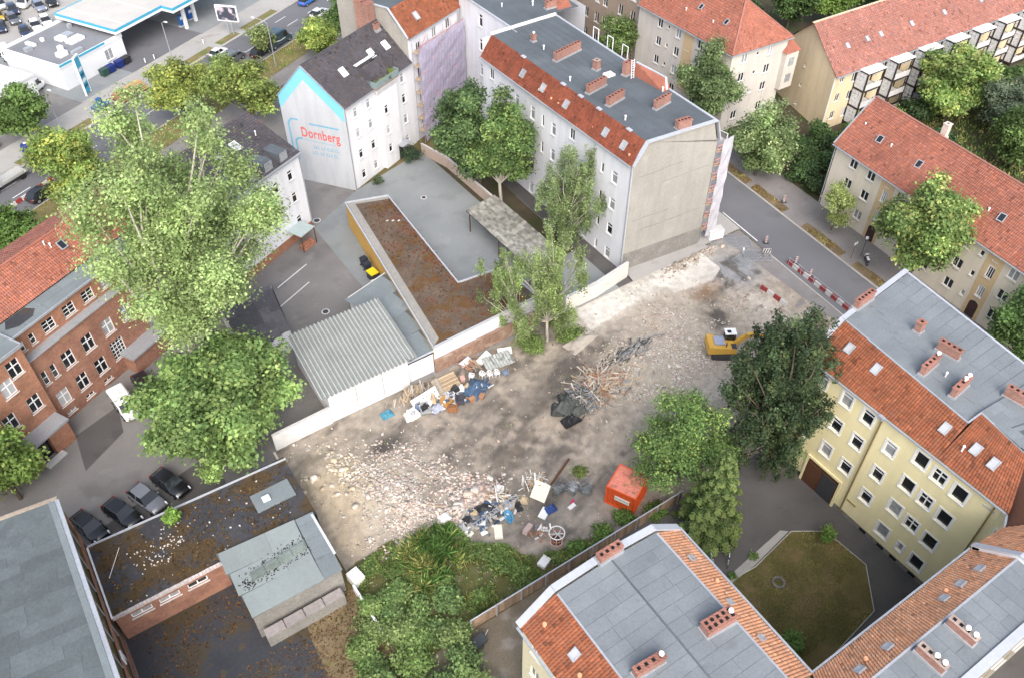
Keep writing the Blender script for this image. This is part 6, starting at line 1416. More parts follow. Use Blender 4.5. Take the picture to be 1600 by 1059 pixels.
leafy('leafy_weeds', 'leafy herbs mixed into the weeds of the lower plot corner', WEEDS, 30000, 1.0, .13, (.095, .145, .036), 131)
blades('tall_weeds', 'patch of taller deep green weeds in the middle of the weedy corner', 'weeds', [(14.5, 39.6), (18.8, 40.6), (19.6, 37.2), (17.5, 34.8), (14.0, 35.5)], 6500, .5, 1.5, .055, (.06, .108, .03), zfn, dens=lambda x, y: np.clip((fbm(x, y, .8, 181, 3) - .38) * 7, 0, 1))
blades('lawn_grass', 'short patchy brownish grass of the courtyard lawn', 'grass', lawn_p, 22000, .04, .13, .02, (.095, .095, .03), lambda x, y: 0 * x + .05, dens=lambda x, y: (fbm(x, y, .5, 33) > .42) * 1.0)
blades('sparse_weeds', 'sparse weeds scattered over the demolition soil', 'weeds', [(10, 31), (70, 31), (70, 56.5), (10, 56.5)], 2600, .1, .35, .03, (.10, .13, .035), zfn, dens=lambda x, y: (fbm(x, y, .35, 44) > .6) * 1.0)
vp = [LS(30, 95.1)[:2], LS(140, 95.1)[:2], LS(140, 99.8)[:2], LS(30, 99.8)[:2]]
blades('verge_grass', 'dry grass on the verge of the wide street', 'grass', vp, 14000, .1, .35, .06, (.13, .14, .04), lambda x, y: 0 * x + .09)
blades('garden_grass', 'rough grass and ground cover in the gardens at the top right', 'grass', [(88, 57), (99, 56), (101, 67), (140, 64), (140, 40), (99, 40), (98, 20), (92, 20)], 16000, .2, .6, .12, (.06, .085, .026), lambda x, y: 0 * x + .03)

lt = MB()
for k in range(2600):
    x, y = random.uniform(-8.2, 4.2), random.uniform(33, 45)
    if float(fbm(np.array([x + 30]), np.array([y]), .28, 81)[0]) < .5 - .05 * (y > 41): continue
    s = random.uniform(.05, .2); a = random.uniform(0, 6.28); lt.obox((x, y, .004), (s * math.cos(a), s * math.sin(a), .02), (-s * .6 * math.sin(a), s * .6 * math.cos(a), .01), (0, 0, .03), random.choice([(1, 1, 1), (1.7, 1.3, .9), (.6, .5, .4), (1.2, .9, .6)]))
o = lt.build('leaf_litter', mat('yard_litter', (.095, .066, .04), .95, .3, attr=True), kind='stuff'); o['label'] = 'brown leaf litter lying on the wet tarred yard'; o['category'] = 'leaf litter'
ld_ = MB()
for k in range(1600):
    x, y = random.uniform(3.4, 9.2), random.uniform(28, 39.6)
    s = random.uniform(.05, .18); a = random.uniform(0, 6.28); ld_.obox((x, y, .008), (s * math.cos(a), s * math.sin(a), .02), (-s * .6 * math.sin(a), s * .6 * math.cos(a), .01), (0, 0, .03), random.choice([(1, 1, 1), (1.5, 1.2, .8), (.6, .5, .4), (.7, .9, .4)]))
o = ld_.build('dry_leaves', mat('yard_litter', (.095, .066, .04)), kind='stuff'); o['label'] = 'dry leaves on the strip beside the tarred yard'; o['category'] = 'leaf litter'

for i_, (a, b_) in enumerate(((57, 63.5), (64.5, 71), (36.5, 44.5), (46.5, 53.5), (26, 34))):
    blades('dry_tufts', ['dry tufts below the rounded pale street tree', 'dry tufts beside the tan gable thicket', 'dry tufts around the motorcycle', 'dry tufts under the young thin street tree', 'dry tufts at the right end of the side street'][i_], 'grass', [rs(a, 7.35), rs(a, 8.65), rs(b_, 8.65), rs(b_, 7.35)], 700, .08, .3, .04, (.14, .10, .045), lambda x, y: 0 * x + .116, dens=lambda x, y: np.clip((fbm(x, y, .7, 211) - .42) * 7, 0, 1))
# ================================================================== RUBBLE AND DEBRIS ON THE PLOT
random.seed(21); rng = np.random.default_rng(21)
def rocks(n, fx, smin, smax, name, colset, flat=.6, power=2.2):
    """irregular broken pieces: jittered hexahedra, one joined mesh"""
    x, y = fx(n); m_ = len(x)
    s = smin + (smax - smin) * rng.random(m_) ** power
    base = np.array([[-1, -1, -1], [1, -1, -1], [1, 1, -1], [-1, 1, -1], [-1, -1, 1], [1, -1, 1], [1, 1, 1], [-1, 1, 1]], float) * .5
    v = base[None] + rng.uniform(-.3, .3, (m_, 8, 3))
    v = v * s[:, None, None] * np.stack([rng.uniform(.7, 1.5, m_), rng.uniform(.6, 1, m_), rng.uniform(.35, .8, m_) * flat / .6], 1)[:, None, :]
    a = rng.uniform(0, 6.28, m_); ca, sa = np.cos(a), np.sin(a); ti = rng.normal(0, .35, m_)
    vx = v[..., 0] * ca[:, None] - v[..., 1] * sa[:, None]; vy = v[..., 0] * sa[:, None] + v[..., 1] * ca[:, None]; vz = v[..., 2] + vx * ti[:, None] * .6
    z = site_h(x, y)
    P = np.stack([vx + x[:, None], vy + y[:, None], vz + (z + s * .10)[:, None]], -1).reshape(-1, 3)
    F_ = np.array([(3, 2, 1, 0), (4, 5, 6, 7), (0, 1, 5, 4), (1, 2, 6, 5), (2, 3, 7, 6), (3, 0, 4, 7)])
    fs = (np.arange(m_)[:, None, None] * 8 + F_[None]).reshape(-1, 4)
    me = np_mesh(name, P, fs)
    cs = np.array(colset); cc = cs[rng.integers(0, len(cs), m_)] * np.exp(rng.normal(0, .13, m_))[:, None]
    set_col(me, np.repeat(np.concatenate([cc, np.ones((m_, 1))], 1), 24, axis=0))
    return me
RUB = mat('rubble', (1, 1, 1), .95, .15, s2=8, bump=.3, attr=True)
PALE = [(.47, .41, .345), (.43, .37, .31), (.52, .475, .42), (.38, .32, .265), (.40, .31, .25)]
def scatter(cx, cy, rx, ry, ang=0.0):
    def f(n):
        u, v = rng.normal(0, .62, n), rng.normal(0, .62, n); ca, sa = math.cos(ang), math.sin(ang)
        x = cx + u * rx * ca - v * ry * sa; y = cy + u * rx * sa + v * ry * ca
        k = (x > 9.8) & (x < 70.6) & (y > 30.4) & (y < 56.9)
        if n > 1: k &= rng.random(n) < np.clip((fbm(x, y, .5, 303, 4) - .40) * 5.5, .06, 1)
        return x[k], y[k]
    return f
def heap(label, cx, cy, rx, ry, n, big, ang=0.0, cs=PALE, smin=.05, smax=.34, bmin=.4, bmax=.8):
    t = thing('rubble_heap', label, 'rubble', (cx, cy, 0), worldco=True)
    me = rocks(n, scatter(cx, cy, rx, ry, ang), smin, smax, 'stones', cs); me.transform(Matrix.Translation((-cx, -cy, 0)))
    put('stones', me, RUB, t, 'stuff')
    for k in range(big):
        x, y = scatter(cx, cy, rx * .8, ry * .8, ang)(1)
        if not len(x): continue
        m1 = rocks(1, lambda n: (x, y), bmin, bmax, 'stone', cs); m1.transform(Matrix.Translation((-cx, -cy, 0)))
        put('stone', m1, RUB, t)
heap('big pale heap of broken masonry at the left end of the plot', 17.0, 45.2, 4.1, 4.2, 13000, 40, .1, [(.56, .50, .44), (.50, .44, .38), (.60, .56, .51), (.42, .35, .29), (.48, .36, .30)], .05, .24, .28, .5)
heap('sandy scatter of rubble along the left edge of the plot', 12.6, 49.5, 3.4, 4.6, 1400, 10, 0, [(.52, .43, .31), (.6, .54, .45)])
heap('pinkish rubble between the debris and the pale heap', 22.6, 41.4, 3.0, 1.8, 1700, 16, .2, [(.58, .48, .40), (.5, .38, .32), (.62, .56, .5)])
heap('pale rubble around and in front of the excavator', 50.5, 43.8, 6.8, 4.8, 8000, 14, .3, [(.55, .50, .44), (.48, .42, .36), (.6, .57, .52), (.45, .36, .3)], smin=.04, smax=.19, bmin=.25, bmax=.45)
heap('loose bricks and rubble below the grey gable corner', 64.5, 56.4, 3.2, 1.0, 1300, 14, 0, PALE, .06, .3)
heap('white rubble beside the red-white barrier inside the plot', 64.5, 46.0, 3.0, 4.0, 1800, 6, .2, smin=.04, smax=.2, bmin=.25, bmax=.45)
heap('rubble ridge running past the timber heap', 46.0, 48.0, 4.0, 1.2, 1500, 12, .35, [(.4, .36, .31), (.5, .45, .38), (.26, .22, .19)], .04, .22, .25, .45)
heap('rubble strip between the slabs and the brown patch', 56.0, 51.5, 5.0, 2.2, 1100, 4, .1, smin=.04, smax=.18, bmin=.25, bmax=.4)
o = put('scattered_stones', rocks(1300, lambda n: (rng.uniform(10.2, 70, n), rng.uniform(30.6, 56.6, n)), .04, .2, 'scattered_stones', PALE + [(.3, .26, .22)], power=3), RUB, kind='stuff'); o['label'] = 'small stones strewn over the whole demolition plot'; o['category'] = 'stones'
WOODL = mat('timber_pale', (0.43, 0.325, 0.215), .85, .2, orand=.3, s2=5)
WOODG = mat('timber_grey', (0.40, 0.36, 0.31), .9, .2, orand=.35, s2=5)
WOODR = mat('timber_reddish', (0.36, 0.19, 0.12), .9, .2, orand=.35, s2=5)
SCRAP = mat('scrap_metal', (0.27, 0.275, 0.285), .5, .25, orand=.4, metal=.4)
WHT = mat('board_white', (.74, .73, .70), .8, .08, orand=.12); TARP = mat('tarp_dark', (0.075, 0.08, 0.075), .6, .3, s2=3); TARPB = mat('tarp_blue', (0.055, 0.095, 0.16), .55, .25, s2=3)
PLK = {}
def stick_heap(name, label, cat, cx, cy, rx, ry, n, mats_, lmin, lmax, part='plank', w=(.06, .16), th=.04, hz=.6, dirn=None, spread=3.14):
    t = thing(name, label, cat, (cx, cy, 0), worldco=False)
    for k in range(n):
        x, y = random.gauss(0, .5) * rx, random.gauss(0, .5) * ry
        a = (dirn if dirn is not None else 0) + random.uniform(-spread, spread)
        L_ = random.uniform(lmin, lmax); ww = random.uniform(*w); m_ = random.choice(mats_)
        key = ('stk', m_.name)
        if key not in PLK:
            q = UNIT.copy(); q.materials.clear(); q.materials.append(m_); PLK[key] = q
        z = sz(cx + x, cy + y) + .06 + hz * random.random() * math.exp(-(x * x / rx ** 2 + y * y / ry ** 2) * 1.5)
        o = put(part, PLK[key], None, t)
        o.matrix_local = Matrix.Translation((x, y, z)) @ Matrix.Rotation(a, 4, 'Z') @ Matrix.Rotation(random.uniform(-.28, .28), 4, 'Y') @ Matrix.Rotation(random.uniform(-.4, .4), 4, 'X') @ Matrix.Diagonal((L_, ww, th, 1))
    return t
stick_heap('timber_heap', 'heap of broken reddish and pale planks in the middle of the plot', 'timber', 41.5, 46.1, 3.0, 1.9, 190, [WOODL, WOODR, WOODG, WOODG], .5, 2.8, hz=.9)
stick_heap('scrap_heap', 'tangle of silvery scrap metal beside the dark tarpaulin', 'scrap', 38.9, 45.2, 1.9, 1.9, 200, [SCRAP, WOODG, TARP, SCRAP], .4, 1.7, 'scrap_piece', (.04, .11), .04, .9)
stick_heap('timber_heap', 'dark strip of twisted scrap and laths running towards the excavator', 'timber', 47.6, 48.0, 3.6, .9, 110, [WOODG, SCRAP, TARP], .5, 2.2, hz=.4, dirn=.35, spread=.7)
stick_heap('firewood_stack', 'row of short pale logs leaning against the wall by the white panel', 'firewood', 24.4, 55.9, 2.3, .55, 70, [WOODL, WOODG], .9, 1.5, 'log', (.08, .14), .09, .7, dirn=1.2, spread=.35)
stick_heap('lath_heap', 'heap of whitish laths behind the cream sheets', 'laths', 28.9, 39.3, 1.2, .9, 70, [WHT, WOODL, WOODG], .5, 1.7, 'lath', (.04, .1), .03, .7)
stick_heap('lath_heap', 'white window frame pieces on the rubble above the black foil', 'laths', 25.0, 39.5, 1.8, 1.2, 40, [WHT, WOODL], .6, 2.2, 'lath', (.05, .1), .05, .4)
stick_heap('board_heap', 'brown boards and reddish scraps beside the dark stems behind the tarpaulin', 'boards', 32.0, 56.0, 1.2, .6, 26, [WOODR, WOODG, WOODL], .8, 2.2, hz=.7, dirn=2.0, spread=.6)
stick_heap('rubbish_heap', 'mixed rubbish with foil and laths at the lower debris row', 'rubbish', 22.6, 38.6, 3.4, 1.3, 170, [TARP, WHT, WOODG, SCRAP, TARPB], .2, .9, 'scrap_piece', (.1, .45), .05, .5)
stick_heap('rubbish_heap', 'grey and rusty scraps below the cream sheets right of the ladder', 'rubbish', 26.4, 34.6, 1.3, .8, 26, [SCRAP, WOODR, WHT], .25, .9, 'scrap_piece', (.06, .25), .05, .4)
stick_heap('rubbish_heap', 'mixed household rubbish in front of the leaning pallets', 'rubbish', 27.2, 53.2, 2.6, .9, 150, [TARP, WHT, WOODL, SCRAP, WHT, TARPB], .2, .8, 'scrap_piece', (.1, .45), .06, .6)
stick_heap('rubbish_heap', 'loose rubbish and cloths around the blue tarpaulin', 'rubbish', 30.6, 52.6, 1.8, 1.0, 70, [WHT, WOODR, SCRAP, TARPB], .2, .7, 'scrap_piece', (.1, .4), .05, .5)
stick_heap('rubbish_heap', 'scattered laths and scraps between scrap tangle and rubble', 'rubbish', 43.6, 44.6, 3.2, 1.6, 45, [WOODG, WOODL, SCRAP], .3, 1.3, 'scrap_piece', (.05, .14), .04, .25)
def crumple(name, label, cat, x, y, rx, ry, h, m, seed, z0=None, n=16, rotz=0.0):
    """crumpled sheet or tarpaulin thrown over something"""
    r_ = np.random.default_rng(seed); mb = MB(); z0 = sz(x, y) if z0 is None else z0
    t = np.linspace(-1, 1, n + 1); gx_, gy_ = np.meshgrid(t, t); rad = np.maximum(np.abs(gx_), np.abs(gy_)) ** 2.2
    nz = fbm(gx_ + 9 + seed, gy_ + 9, 1.9, seed, 3); Z = np.clip(h * (1 - rad) * (.45 + 1.1 * nz), 0.02, None) + .015
    k = 1 - .12 * fbm(gx_ + 3, gy_ + seed, 1.2, seed + 5, 2)
    V = lambda i, j: (gx_[i, j] * rx * k[i, j], gy_[i, j] * ry * k[i, j], Z[i, j])
    for i in range(n):
        for j in range(n): mb.poly([V(i, j), V(i, j + 1), V(i + 1, j + 1), V(i + 1, j)])
    o = mb.build(name, m); o.location = (x, y, z0); o.rotation_euler = (0, 0, rotz); return tag(o, label, cat)
for i_, (dx, dy, rx, ry, h, rz) in enumerate(((0, 0, 1.25, 1.0, 1.35, .4), (-.9, .5, .9, .8, .8, .9), (.5, -.9, 1.0, .7, .9, .1), (.3, 1.0, 1.0, .7, 1.0, 1.2))):
    crumple('tarpaulin', ['dark grey tarpaulin bundle beside the scrap metal tangle', 'left lump of dark netting beside the tarpaulin bundle', 'lower lump of dark netting below the tarpaulin bundle', 'rear lump of dark netting behind the tarpaulin bundle'][i_], 'tarpaulin', 36.9 + dx, 44.8 + dy, rx, ry, h, [TARP, mat('netting_dark', (.05, .055, .05), .8, .4, s1=2, s2=8)][i_ % 2], 3 + i_ * 7, rotz=rz, n=26)
crumple('tarpaulin', 'black foil lump at the tip of the dark tarpaulin', 'tarpaulin', 36.3, 43.5, 1.1, .7, .7, mat('foil_black', (.02, .02, .022), .35, .2), 4)
crumple('tarpaulin', 'blue tarpaulin draped beside the stacked pallets', 'tarpaulin', 30.5, 52.9, 1.5, 1.2, .9, TARPB, 7, rotz=.5)
crumple('tarpaulin', 'black plastic sheet below the aluminium ladder', 'tarpaulin', 23.0, 39.2, 1.0, .8, .5, mat('foil_black2', (.028, .028, .03), .4, .2), 9)
crumple('plastic_bag', 'blue-green crumpled bag at the left end of the furniture row', 'bag', 21.0, 54.9, .7, .55, .5, mat('bag_teal', (.06, .22, .30), .5, .2), 11)
crumple('plastic_bag', 'white crumpled cloth on the furniture row', 'bag', 28.0, 53.1, .9, .5, .5, WHT, 12); crumple('plastic_bag', 'grey-blue cloth bundle left of the orange cushion', 'bag', 25.8, 52.8, .8, .6, .6, mat('cloth_greyblue', (.3, .32, .4), .8, .2), 13)
crumple('plastic_bag', 'white bag at the left end of the lower debris row', 'bag', 19.5, 40.6, .6, .5, .4, WHT, 15); crumple('plastic_bag', 'dark blue bag below the cream sheets', 'bag', 28.4, 36.0, .6, .45, .5, mat('bag_navy', (.03, .06, .2), .5, .2), 16)
crumple('stone_pile', 'pale soil mound smoothed by the digger right of the birch', 'mound', 44.0, 52.2, 2.2, 1.1, .5, mat('soil_pale', (.38, .34, .29), .95, .12), 17, rotz=.25)
ordb = ['first', 'second', 'third', 'fourth', 'fifth', 'sixth', 'seventh', 'eighth', 'ninth', 'tenth', 'eleventh', 'twelfth', 'thirteenth', 'fourteenth']
bagm = [WHT, mat('bag_grey', (.34, .35, .37), .6, .2), mat('bag_bluegrey', (.13, .18, .27), .6, .2), mat('bag_black', (.03, .03, .035), .45, .2), WHT, mat('bag_sand', (.42, .33, .22), .7, .2)]
for i_ in range(14):
    x_ = 22.6 + i_ * .66; y_ = 53.6 - .06 * i_ + random.uniform(-.5, .6)
    crumple('rubbish_bag', f'{ordb[i_]} lumpy rubbish bag from the left in the upper junk row', 'bag', x_, y_, random.uniform(.4, .65), random.uniform(.35, .5), random.uniform(.6, 1.1), bagm[i_ % 6], 40 + i_, rotz=random.uniform(0, 3), n=12)['group'] = 'rubbish bags in the upper junk row'
for i_ in range(9):
    x_ = 20.4 + i_ * .8; y_ = 39.2 - .16 * i_ + random.uniform(-.5, .5)
    crumple('rubbish_bag', f'{ordb[i_]} lumpy rubbish bag from the left in the lower debris row', 'bag', x_, y_, random.uniform(.35, .6), random.uniform(.3, .5), random.uniform(.45, .8), bagm[(i_ * 2 + 1) % 6], 60 + i_, rotz=random.uniform(0, 3), n=12)['group'] = 'rubbish bags in the lower debris row'
heap('brown mound of earth and brick under the timber in the plot centre', 40.2, 45.5, 3.0, 1.6, 2600, 12, .3, [(.30, .24, .19), (.36, .24, .18), (.4, .35, .3), (.2, .17, .14)], .05, .26, .28, .45)
def slab(name, label, cat, x, y, L_, W, th, rotz, m, tilt=(0, 0), z=None, marks=None, group=None):
    t = MB().box(-L_/2, -W/2, 0, L_/2, W/2, th).build(name, m); t.location = (x, y, (sz(x, y) + .03) if z is None else z); t.rotation_euler = (tilt[0], tilt[1], rotz); tag(t, label, cat, group); return t
pn = slab('printed_panel', 'white panel with a black hand-like mark and a row of dots', 'panel', 25.1, 54.1, 3.2, 1.15, .04, R(8), WHT, (R(50), 0), z=1.0)
BLK = mat('print_black', (.02, .02, .025), .7, .05)
for k in range(5): a = R(55 + 22 * k); MB().bar((-1.0 + .12 * math.cos(a), -.38 + .12 * math.sin(a), .046), (-1.0 + .52 * math.cos(a), -.38 + .52 * math.sin(a), .046), .09, .008).build('print_stroke', BLK, pn)
for k in range(5): MB().tube([(-.15 + k * .36, .05, .041), (-.15 + k * .36, .05, .048)], .075, 8).build('print_dot', BLK, pn)
pt = thing('pallet_stack', 'leaning stack of pale wooden boards and pallets beside the blue tarpaulin', 'pallets', (28.2, 54.6, 0.1))
for k in range(11): MB().box(-1.5, -1.0 + k * .19, .25 + k * .07, 1.3, -.84 + k * .19, .31 + k * .07).build('board', WOODL, pt)
for k in range(6): MB().bar((-1.45 + k * .12, -1.3, .1), (-1.3 + k * .12, 1.1, 1.15), .07).build('board', WOODG, pt)
MB().box(-1.2, -.9, 0, 1.2, 1.0, .35).build('pallet', WOODL, pt)
def chair(x, y, rz, label, m, seated=True):
    t = thing('plastic_chair', label, 'chair', (x, y, sz(x, y) + .03), rz, 'garden chairs by the grey sheets')
    MB().box(-.24, -.22, .40, .24, .24, .45).build('seat', m, t)
    bk = MB(); n = 8
    for k in range(n):
        a0, a1 = math.pi * k / n, math.pi * (k + 1) / n
        bk.obox((.24 * math.cos(a0), .24, .62 + .25 * math.sin(a0)), (.24 * (math.cos(a1) - math.cos(a0)), 0, .25 * (math.sin(a1) - math.sin(a0))), (0, .04, 0), (-.06 * math.cos(a0), 0, -.06 * math.sin(a0) - .01))
    bk.box(-.24, .24, .45, -.18, .28, .64).box(.18, .24, .45, .24, .28, .64).box(-.05, .24, .45, .05, .28, .84); bk.build('backrest', m, t)
    for sx in (-.21, .21):
        for sy in (-.19, .21): MB().bar((sx, sy, 0), (sx * .95, sy, .40), .045).build('leg', m, t)
    for sx in (-.26, .26): MB().bar((sx, -.2, .45), (sx, -.2, .62), .04).bar((sx, -.22, .62), (sx, .26, .64), .05).build('armrest', m, t)
CHW = mat('plastic_white', (.78, .78, .78), .5, .04)
chair(32.1, 53.9, R(10), 'leftmost white plastic chair by the grey sheets', CHW); chair(32.8, 53.5, R(4), 'middle white plastic chair by the grey sheets', CHW); chair(33.5, 53.2, R(-6), 'third white plastic chair next to the blue one', CHW)
chair(34.3, 52.7, R(0), 'grey-blue chair at the end of the white chairs', mat('plastic_greyblue', (.2, .25, .36), .5, .06)); chair(31.0, 54.3, R(40), 'single white chair behind the blue tarpaulin', CHW)
sh = thing('corrugated_sheets', 'stack of mottled grey corrugated sheets above the white chairs', 'roof sheets', (34.6, 54.7, .15), R(-8))
for k in range(4):
    mb = MB()
    for i in range(18):
        f_ = lambda q: (-1.6 + q * 3.2 / 18, .05 * (1 if q % 2 else -1))
        (xa, za), (xb, zb) = f_(i), f_(i + 1); mb.poly([(xa, -.85, .3 + k * .09 + za), (xb, -.85, .3 + k * .09 + zb), (xb, .85, .5 + k * .09 + zb), (xa, .85, .5 + k * .09 + za)])
    s_ = mb.build('sheet', mat('sheet_mottled', (.36, .37, .35), .9, .3, s1=2, s2=6, stain=[((.16, .17, .15), 1.4, .52, .8)]), sh); s_.location = (random.uniform(-.1, .1), random.uniform(-.1, .1), 0)
MB().box(-1.5, -.6, -.05, 1.5, .7, .26).build('support', WOODG, sh)
for i, (x, y, L_, W, a, lab) in enumerate(((33.6, 56.0, 1.8, .8, .3, 'white sheet leaning at the bush behind the chairs'), (36.1, 55.6, 1.6, .9, -.5, 'bent white sheet right of the grey sheets'), (31.6, 56.6, 1.4, .7, .2, 'lilac grey mattress against the wall'))): slab('white_sheet', lab, 'sheet', x, y, L_, W, .05, a, WHT if i < 2 else mat('mattress_lilac', (.5, .48, .54), .8, .1), (R(20), R(-8)), z=.5)
def armchair(x, y, rz, label, m, nm='armchair'):
    t = thing(nm, label, 'chair', (x, y, sz(x, y) + .03), rz)
    MB().box(-.42, -.4, .12, .42, .4, .42).build('seat', m, t); MB().hexa([(-.42, .3, .3), (.42, .3, .3), (.42, .48, .3), (-.42, .48, .3), (-.42, .42, .95), (.42, .42, .95), (.42, .58, .95), (-.42, .58, .95)]).build('backrest', m, t)
    for s in (-1, 1): MB().box(s * .45 - .08, -.42, .1, s * .45 + .08, .42, .62).build('armrest', m, t)
    for sx in (-.38, .38):
        for sy in (-.34, .38): MB().box(sx - .03, sy - .03, 0, sx + .03, sy + .03, .13).build('leg', DARKM, t)
armchair(23.2, 53.0, R(8), 'white armchair in front of the printed panel', mat('fabric_white', (.6, .6, .58), .9, .1)); armchair(24.5, 53.1, R(-15), 'grey armchair right of the white one', mat('fabric_grey', (.3, .31, .32), .9, .15)); armchair(26.9, 52.7, R(20), 'orange-brown seat on the furniture row', mat('fabric_orange', (.42, .22, .07), .9, .15)); armchair(27.0, 51.7, R(150), 'overturned brown chair lying in front of the row', mat('fabric_brown', (.28, .13, .06), .9, .15)); armchair(28.3, 52.2, R(60), 'dark framed chair between cloth and blue tarpaulin', mat('fabric_dark', (.06, .06, .075), .8, .15))
for i, (x, y, lab, c) in enumerate(((29.4, 51.7, 'left brown wooden box below the blue tarpaulin', (.36, .19, .1)), (30.5, 51.5, 'right brown wooden box below the blue tarpaulin', (.32, .18, .1)), (30.0, 54.6, 'pinkish pot between pallets and blue tarpaulin', (.5, .3, .26)))):
    t = MB().hexa([(-.28, -.22, 0), (.28, -.22, 0), (.28, .22, 0), (-.28, .22, 0), (-.34, -.26, .45), (.34, -.26, .45), (.34, .26, .45), (-.34, .26, .45)]).build('wooden_box', mat(f'box_brown_{i}', c, .8, .15)); t.location = (x, y, sz(x, y) + .02); t.rotation_euler = (0, 0, i * .6); tag(t, lab, 'box')
# lower debris row
ld = thing('ladder', 'long aluminium ladder lying across the lower debris row', 'ladder', (23.6, 38.3, 1.0), R(3))
for s in (-.2, .2): MB().bar((-2.7, s, -.25), (2.7, s, .2), .06).build('rail', METAL, ld)
for k in range(18): MB().bar((-2.6 + k * .305, -.2, -.24 + k * .0255), (-2.6 + k * .305, .2, -.24 + k * .0255), .035).build('rung', METAL, ld)
tb = MB(); n = 14; ring_ = lambda r1, r2, z: [(r1 * math.cos(2 * math.pi * k / n), r2 * math.sin(2 * math.pi * k / n), z) for k in range(n)]
A_, B_, C2 = ring_(.75, .42, .55), ring_(.66, .33, .55), ring_(.5, .25, .12); D_ = ring_(.55, .32, 0)
vv = A_ + B_ + C2 + D_
tb.faces(vv, [(k, (k + 1) % n, n + (k + 1) % n, n + k) for k in range(n)] + [(n + k, n + (k + 1) % n, 2 * n + (k + 1) % n, 2 * n + k) for k in range(n)] + [tuple(range(2 * n, 3 * n))] + [(3 * n + k, 3 * n + (k + 1) % n, (k + 1) % n, k) for k in range(n)])
t = tb.build('plastic_tub', mat('tub_blue', (.10, .30, .46), .5, .1)); t.location = (24.5, 37.3, sz(24.5, 37.3)); t.rotation_euler = (0, 0, R(75)); tag(t, 'blue oval plastic tub below the ladder', 'tub')
MATT = mat('foam_cream', (.72, .69, .56), .85, .08)
slab('foam_board', 'cream foam board lying left below the ladder', 'board', 20.3, 37.9, 1.15, .8, .18, R(20), MATT); slab('foam_board', 'cream foam board lying right below the ladder', 'board', 22.9, 36.6, 1.5, .75, .18, R(62), MATT)
slab('foam_board', 'small white block at the left end of the debris row', 'board', 18.0, 40.9 - 1.2, .6, .5, .3, R(25), WHT)
slab('cream_sheet', 'large cream sheet leaning on the lath heap', 'sheet', 28.6, 38.0, 1.9, 1.5, .05, R(35), MATT, (R(14), R(-10)), z=.55); slab('white_pole', 'white pole lying across the cream sheet', 'pole', 28.5, 38.7, 2.6, .12, .08, R(58), WHT, (0, R(-8)), z=.85)
slab('white_cabinet', 'white cabinet door lying next to the blue bag', 'cabinet', 27.6, 36.0, 1.2, .75, .12, R(30), WHT, (R(10), 0)); slab('window_frame', 'white window casement with grey pane on the rubble', 'window', 25.5, 40.3, .95, .75, .06, R(55), WHT, (R(15), 0)); slab('steel_sheet', 'dull blue-grey sheet under the ladder', 'sheet', 24.3, 38.9, 1.3, .8, .05, R(-35), mat('sheet_blue_grey', (.14, .19, .24), .5, .15), (R(10), R(6)))
slab('beam', 'long dark beam pointing from the cream sheet to the container', 'beam', 31.0, 38.7, 5.0, .18, .16, R(24), WOODB, (0, R(-3))); slab('beam', 'thin pale batten lying at the end of the pale heap', 'beam', 18.9, 42.4, 2.8, .1, .06, R(-38), WOODL); slab('beam', 'pale batten below the black plastic sheet', 'beam', 22.4, 38.0, 2.9, .1, .06, R(-8), WOODL)
slab('white_crate', 'white crate with rusty bottom near the fence below the wicker tub', 'crate', 24.6, 31.7, 1.1, .8, .4, R(22), WHT); slab('broken_block', 'pinkish broken wall block on the bare soil', 'block', 25.2, 35.2, 1.1, .5, .5, R(24), mat('block_pink', (.46, .34, .31), .9, .15), (0, R(8)))
for i, (x, y, lab) in enumerate(((30.3, 37.2, 'left roll of tangled wire mesh beside the container'), (31.4, 36.5, 'middle roll of tangled wire mesh beside the container'), (32.4, 35.7, 'right roll of tangled wire mesh beside the container'))):
    t = thing('wire_roll', lab, 'wire mesh', (x, y, sz(x, y)), R(20 * i), 'wire rolls beside the container')
    mb = MB()
    for k in range(16):
        r_ = random.uniform(.35, .75); ph = random.uniform(0, 6); ax = random.uniform(-.5, .5); pts = [(ax + .5 * math.cos(a + ph) * random.uniform(.9, 1.1), r_ * math.cos(a), .65 + r_ * .8 * math.sin(a)) for a in np.linspace(0, 6.28, 12)]
        mb.tube(pts, .022, 3, cap=False)
    mb.build('wire', SCRAP, t); c_ = MB(); c_.box(-.5, -.35, .02, .5, .35, .5); c_.build('core', mat('mesh_core', (.2, .22, .21), .8, .3), t)
slab('red_cushion', 'small magenta cloth in front of the wire rolls', 'cloth', 30.6, 35.5, .6, .25, .1, R(30), mat('cloth_magenta', (.5, .05, .16), .7, .1)); slab('white_tray', 'white tray in front of the wire rolls', 'tray', 30.2, 35.1, .8, .4, .1, R(8), WHT)
# round basket on a stand
t = thing('round_basket', 'round wire basket with white rim on an orange base', 'basket', (26.9, 33.0, sz(26.9, 33.0)))
OR_ = mat('rust_orange', (.45, .2, .12), .7, .15)
n = 18
def hoop(r_, z, rr, m, nm): MB().tube([(r_ * math.cos(a), r_ * math.sin(a), z) for a in np.linspace(0, 2 * math.pi, n + 1)], rr, 6, cap=False).build(nm, m, t)
hoop(.72, 1.35, .06, WHT, 'rim'); hoop(.66, .75, .04, OR_, 'hoop'); hoop(.62, .1, .06, mat('pinkish', (.6, .42, .36), .7, .1), 'foot_ring')
for k in range(14): a = 2 * math.pi * k / 14; MB().bar((.62 * math.cos(a), .62 * math.sin(a), .1), (.70 * math.cos(a), .70 * math.sin(a), 1.35), .05, .03).build('stave', WHT if k % 2 else OR_, t)
for a in (0.4, 1.4, 2.3): MB().bar((.6 * math.cos(a), .6 * math.sin(a), .9), (-.6 * math.cos(a + .2), -.6 * math.sin(a + .2), 1.3), .06).build('batten', WHT, t)
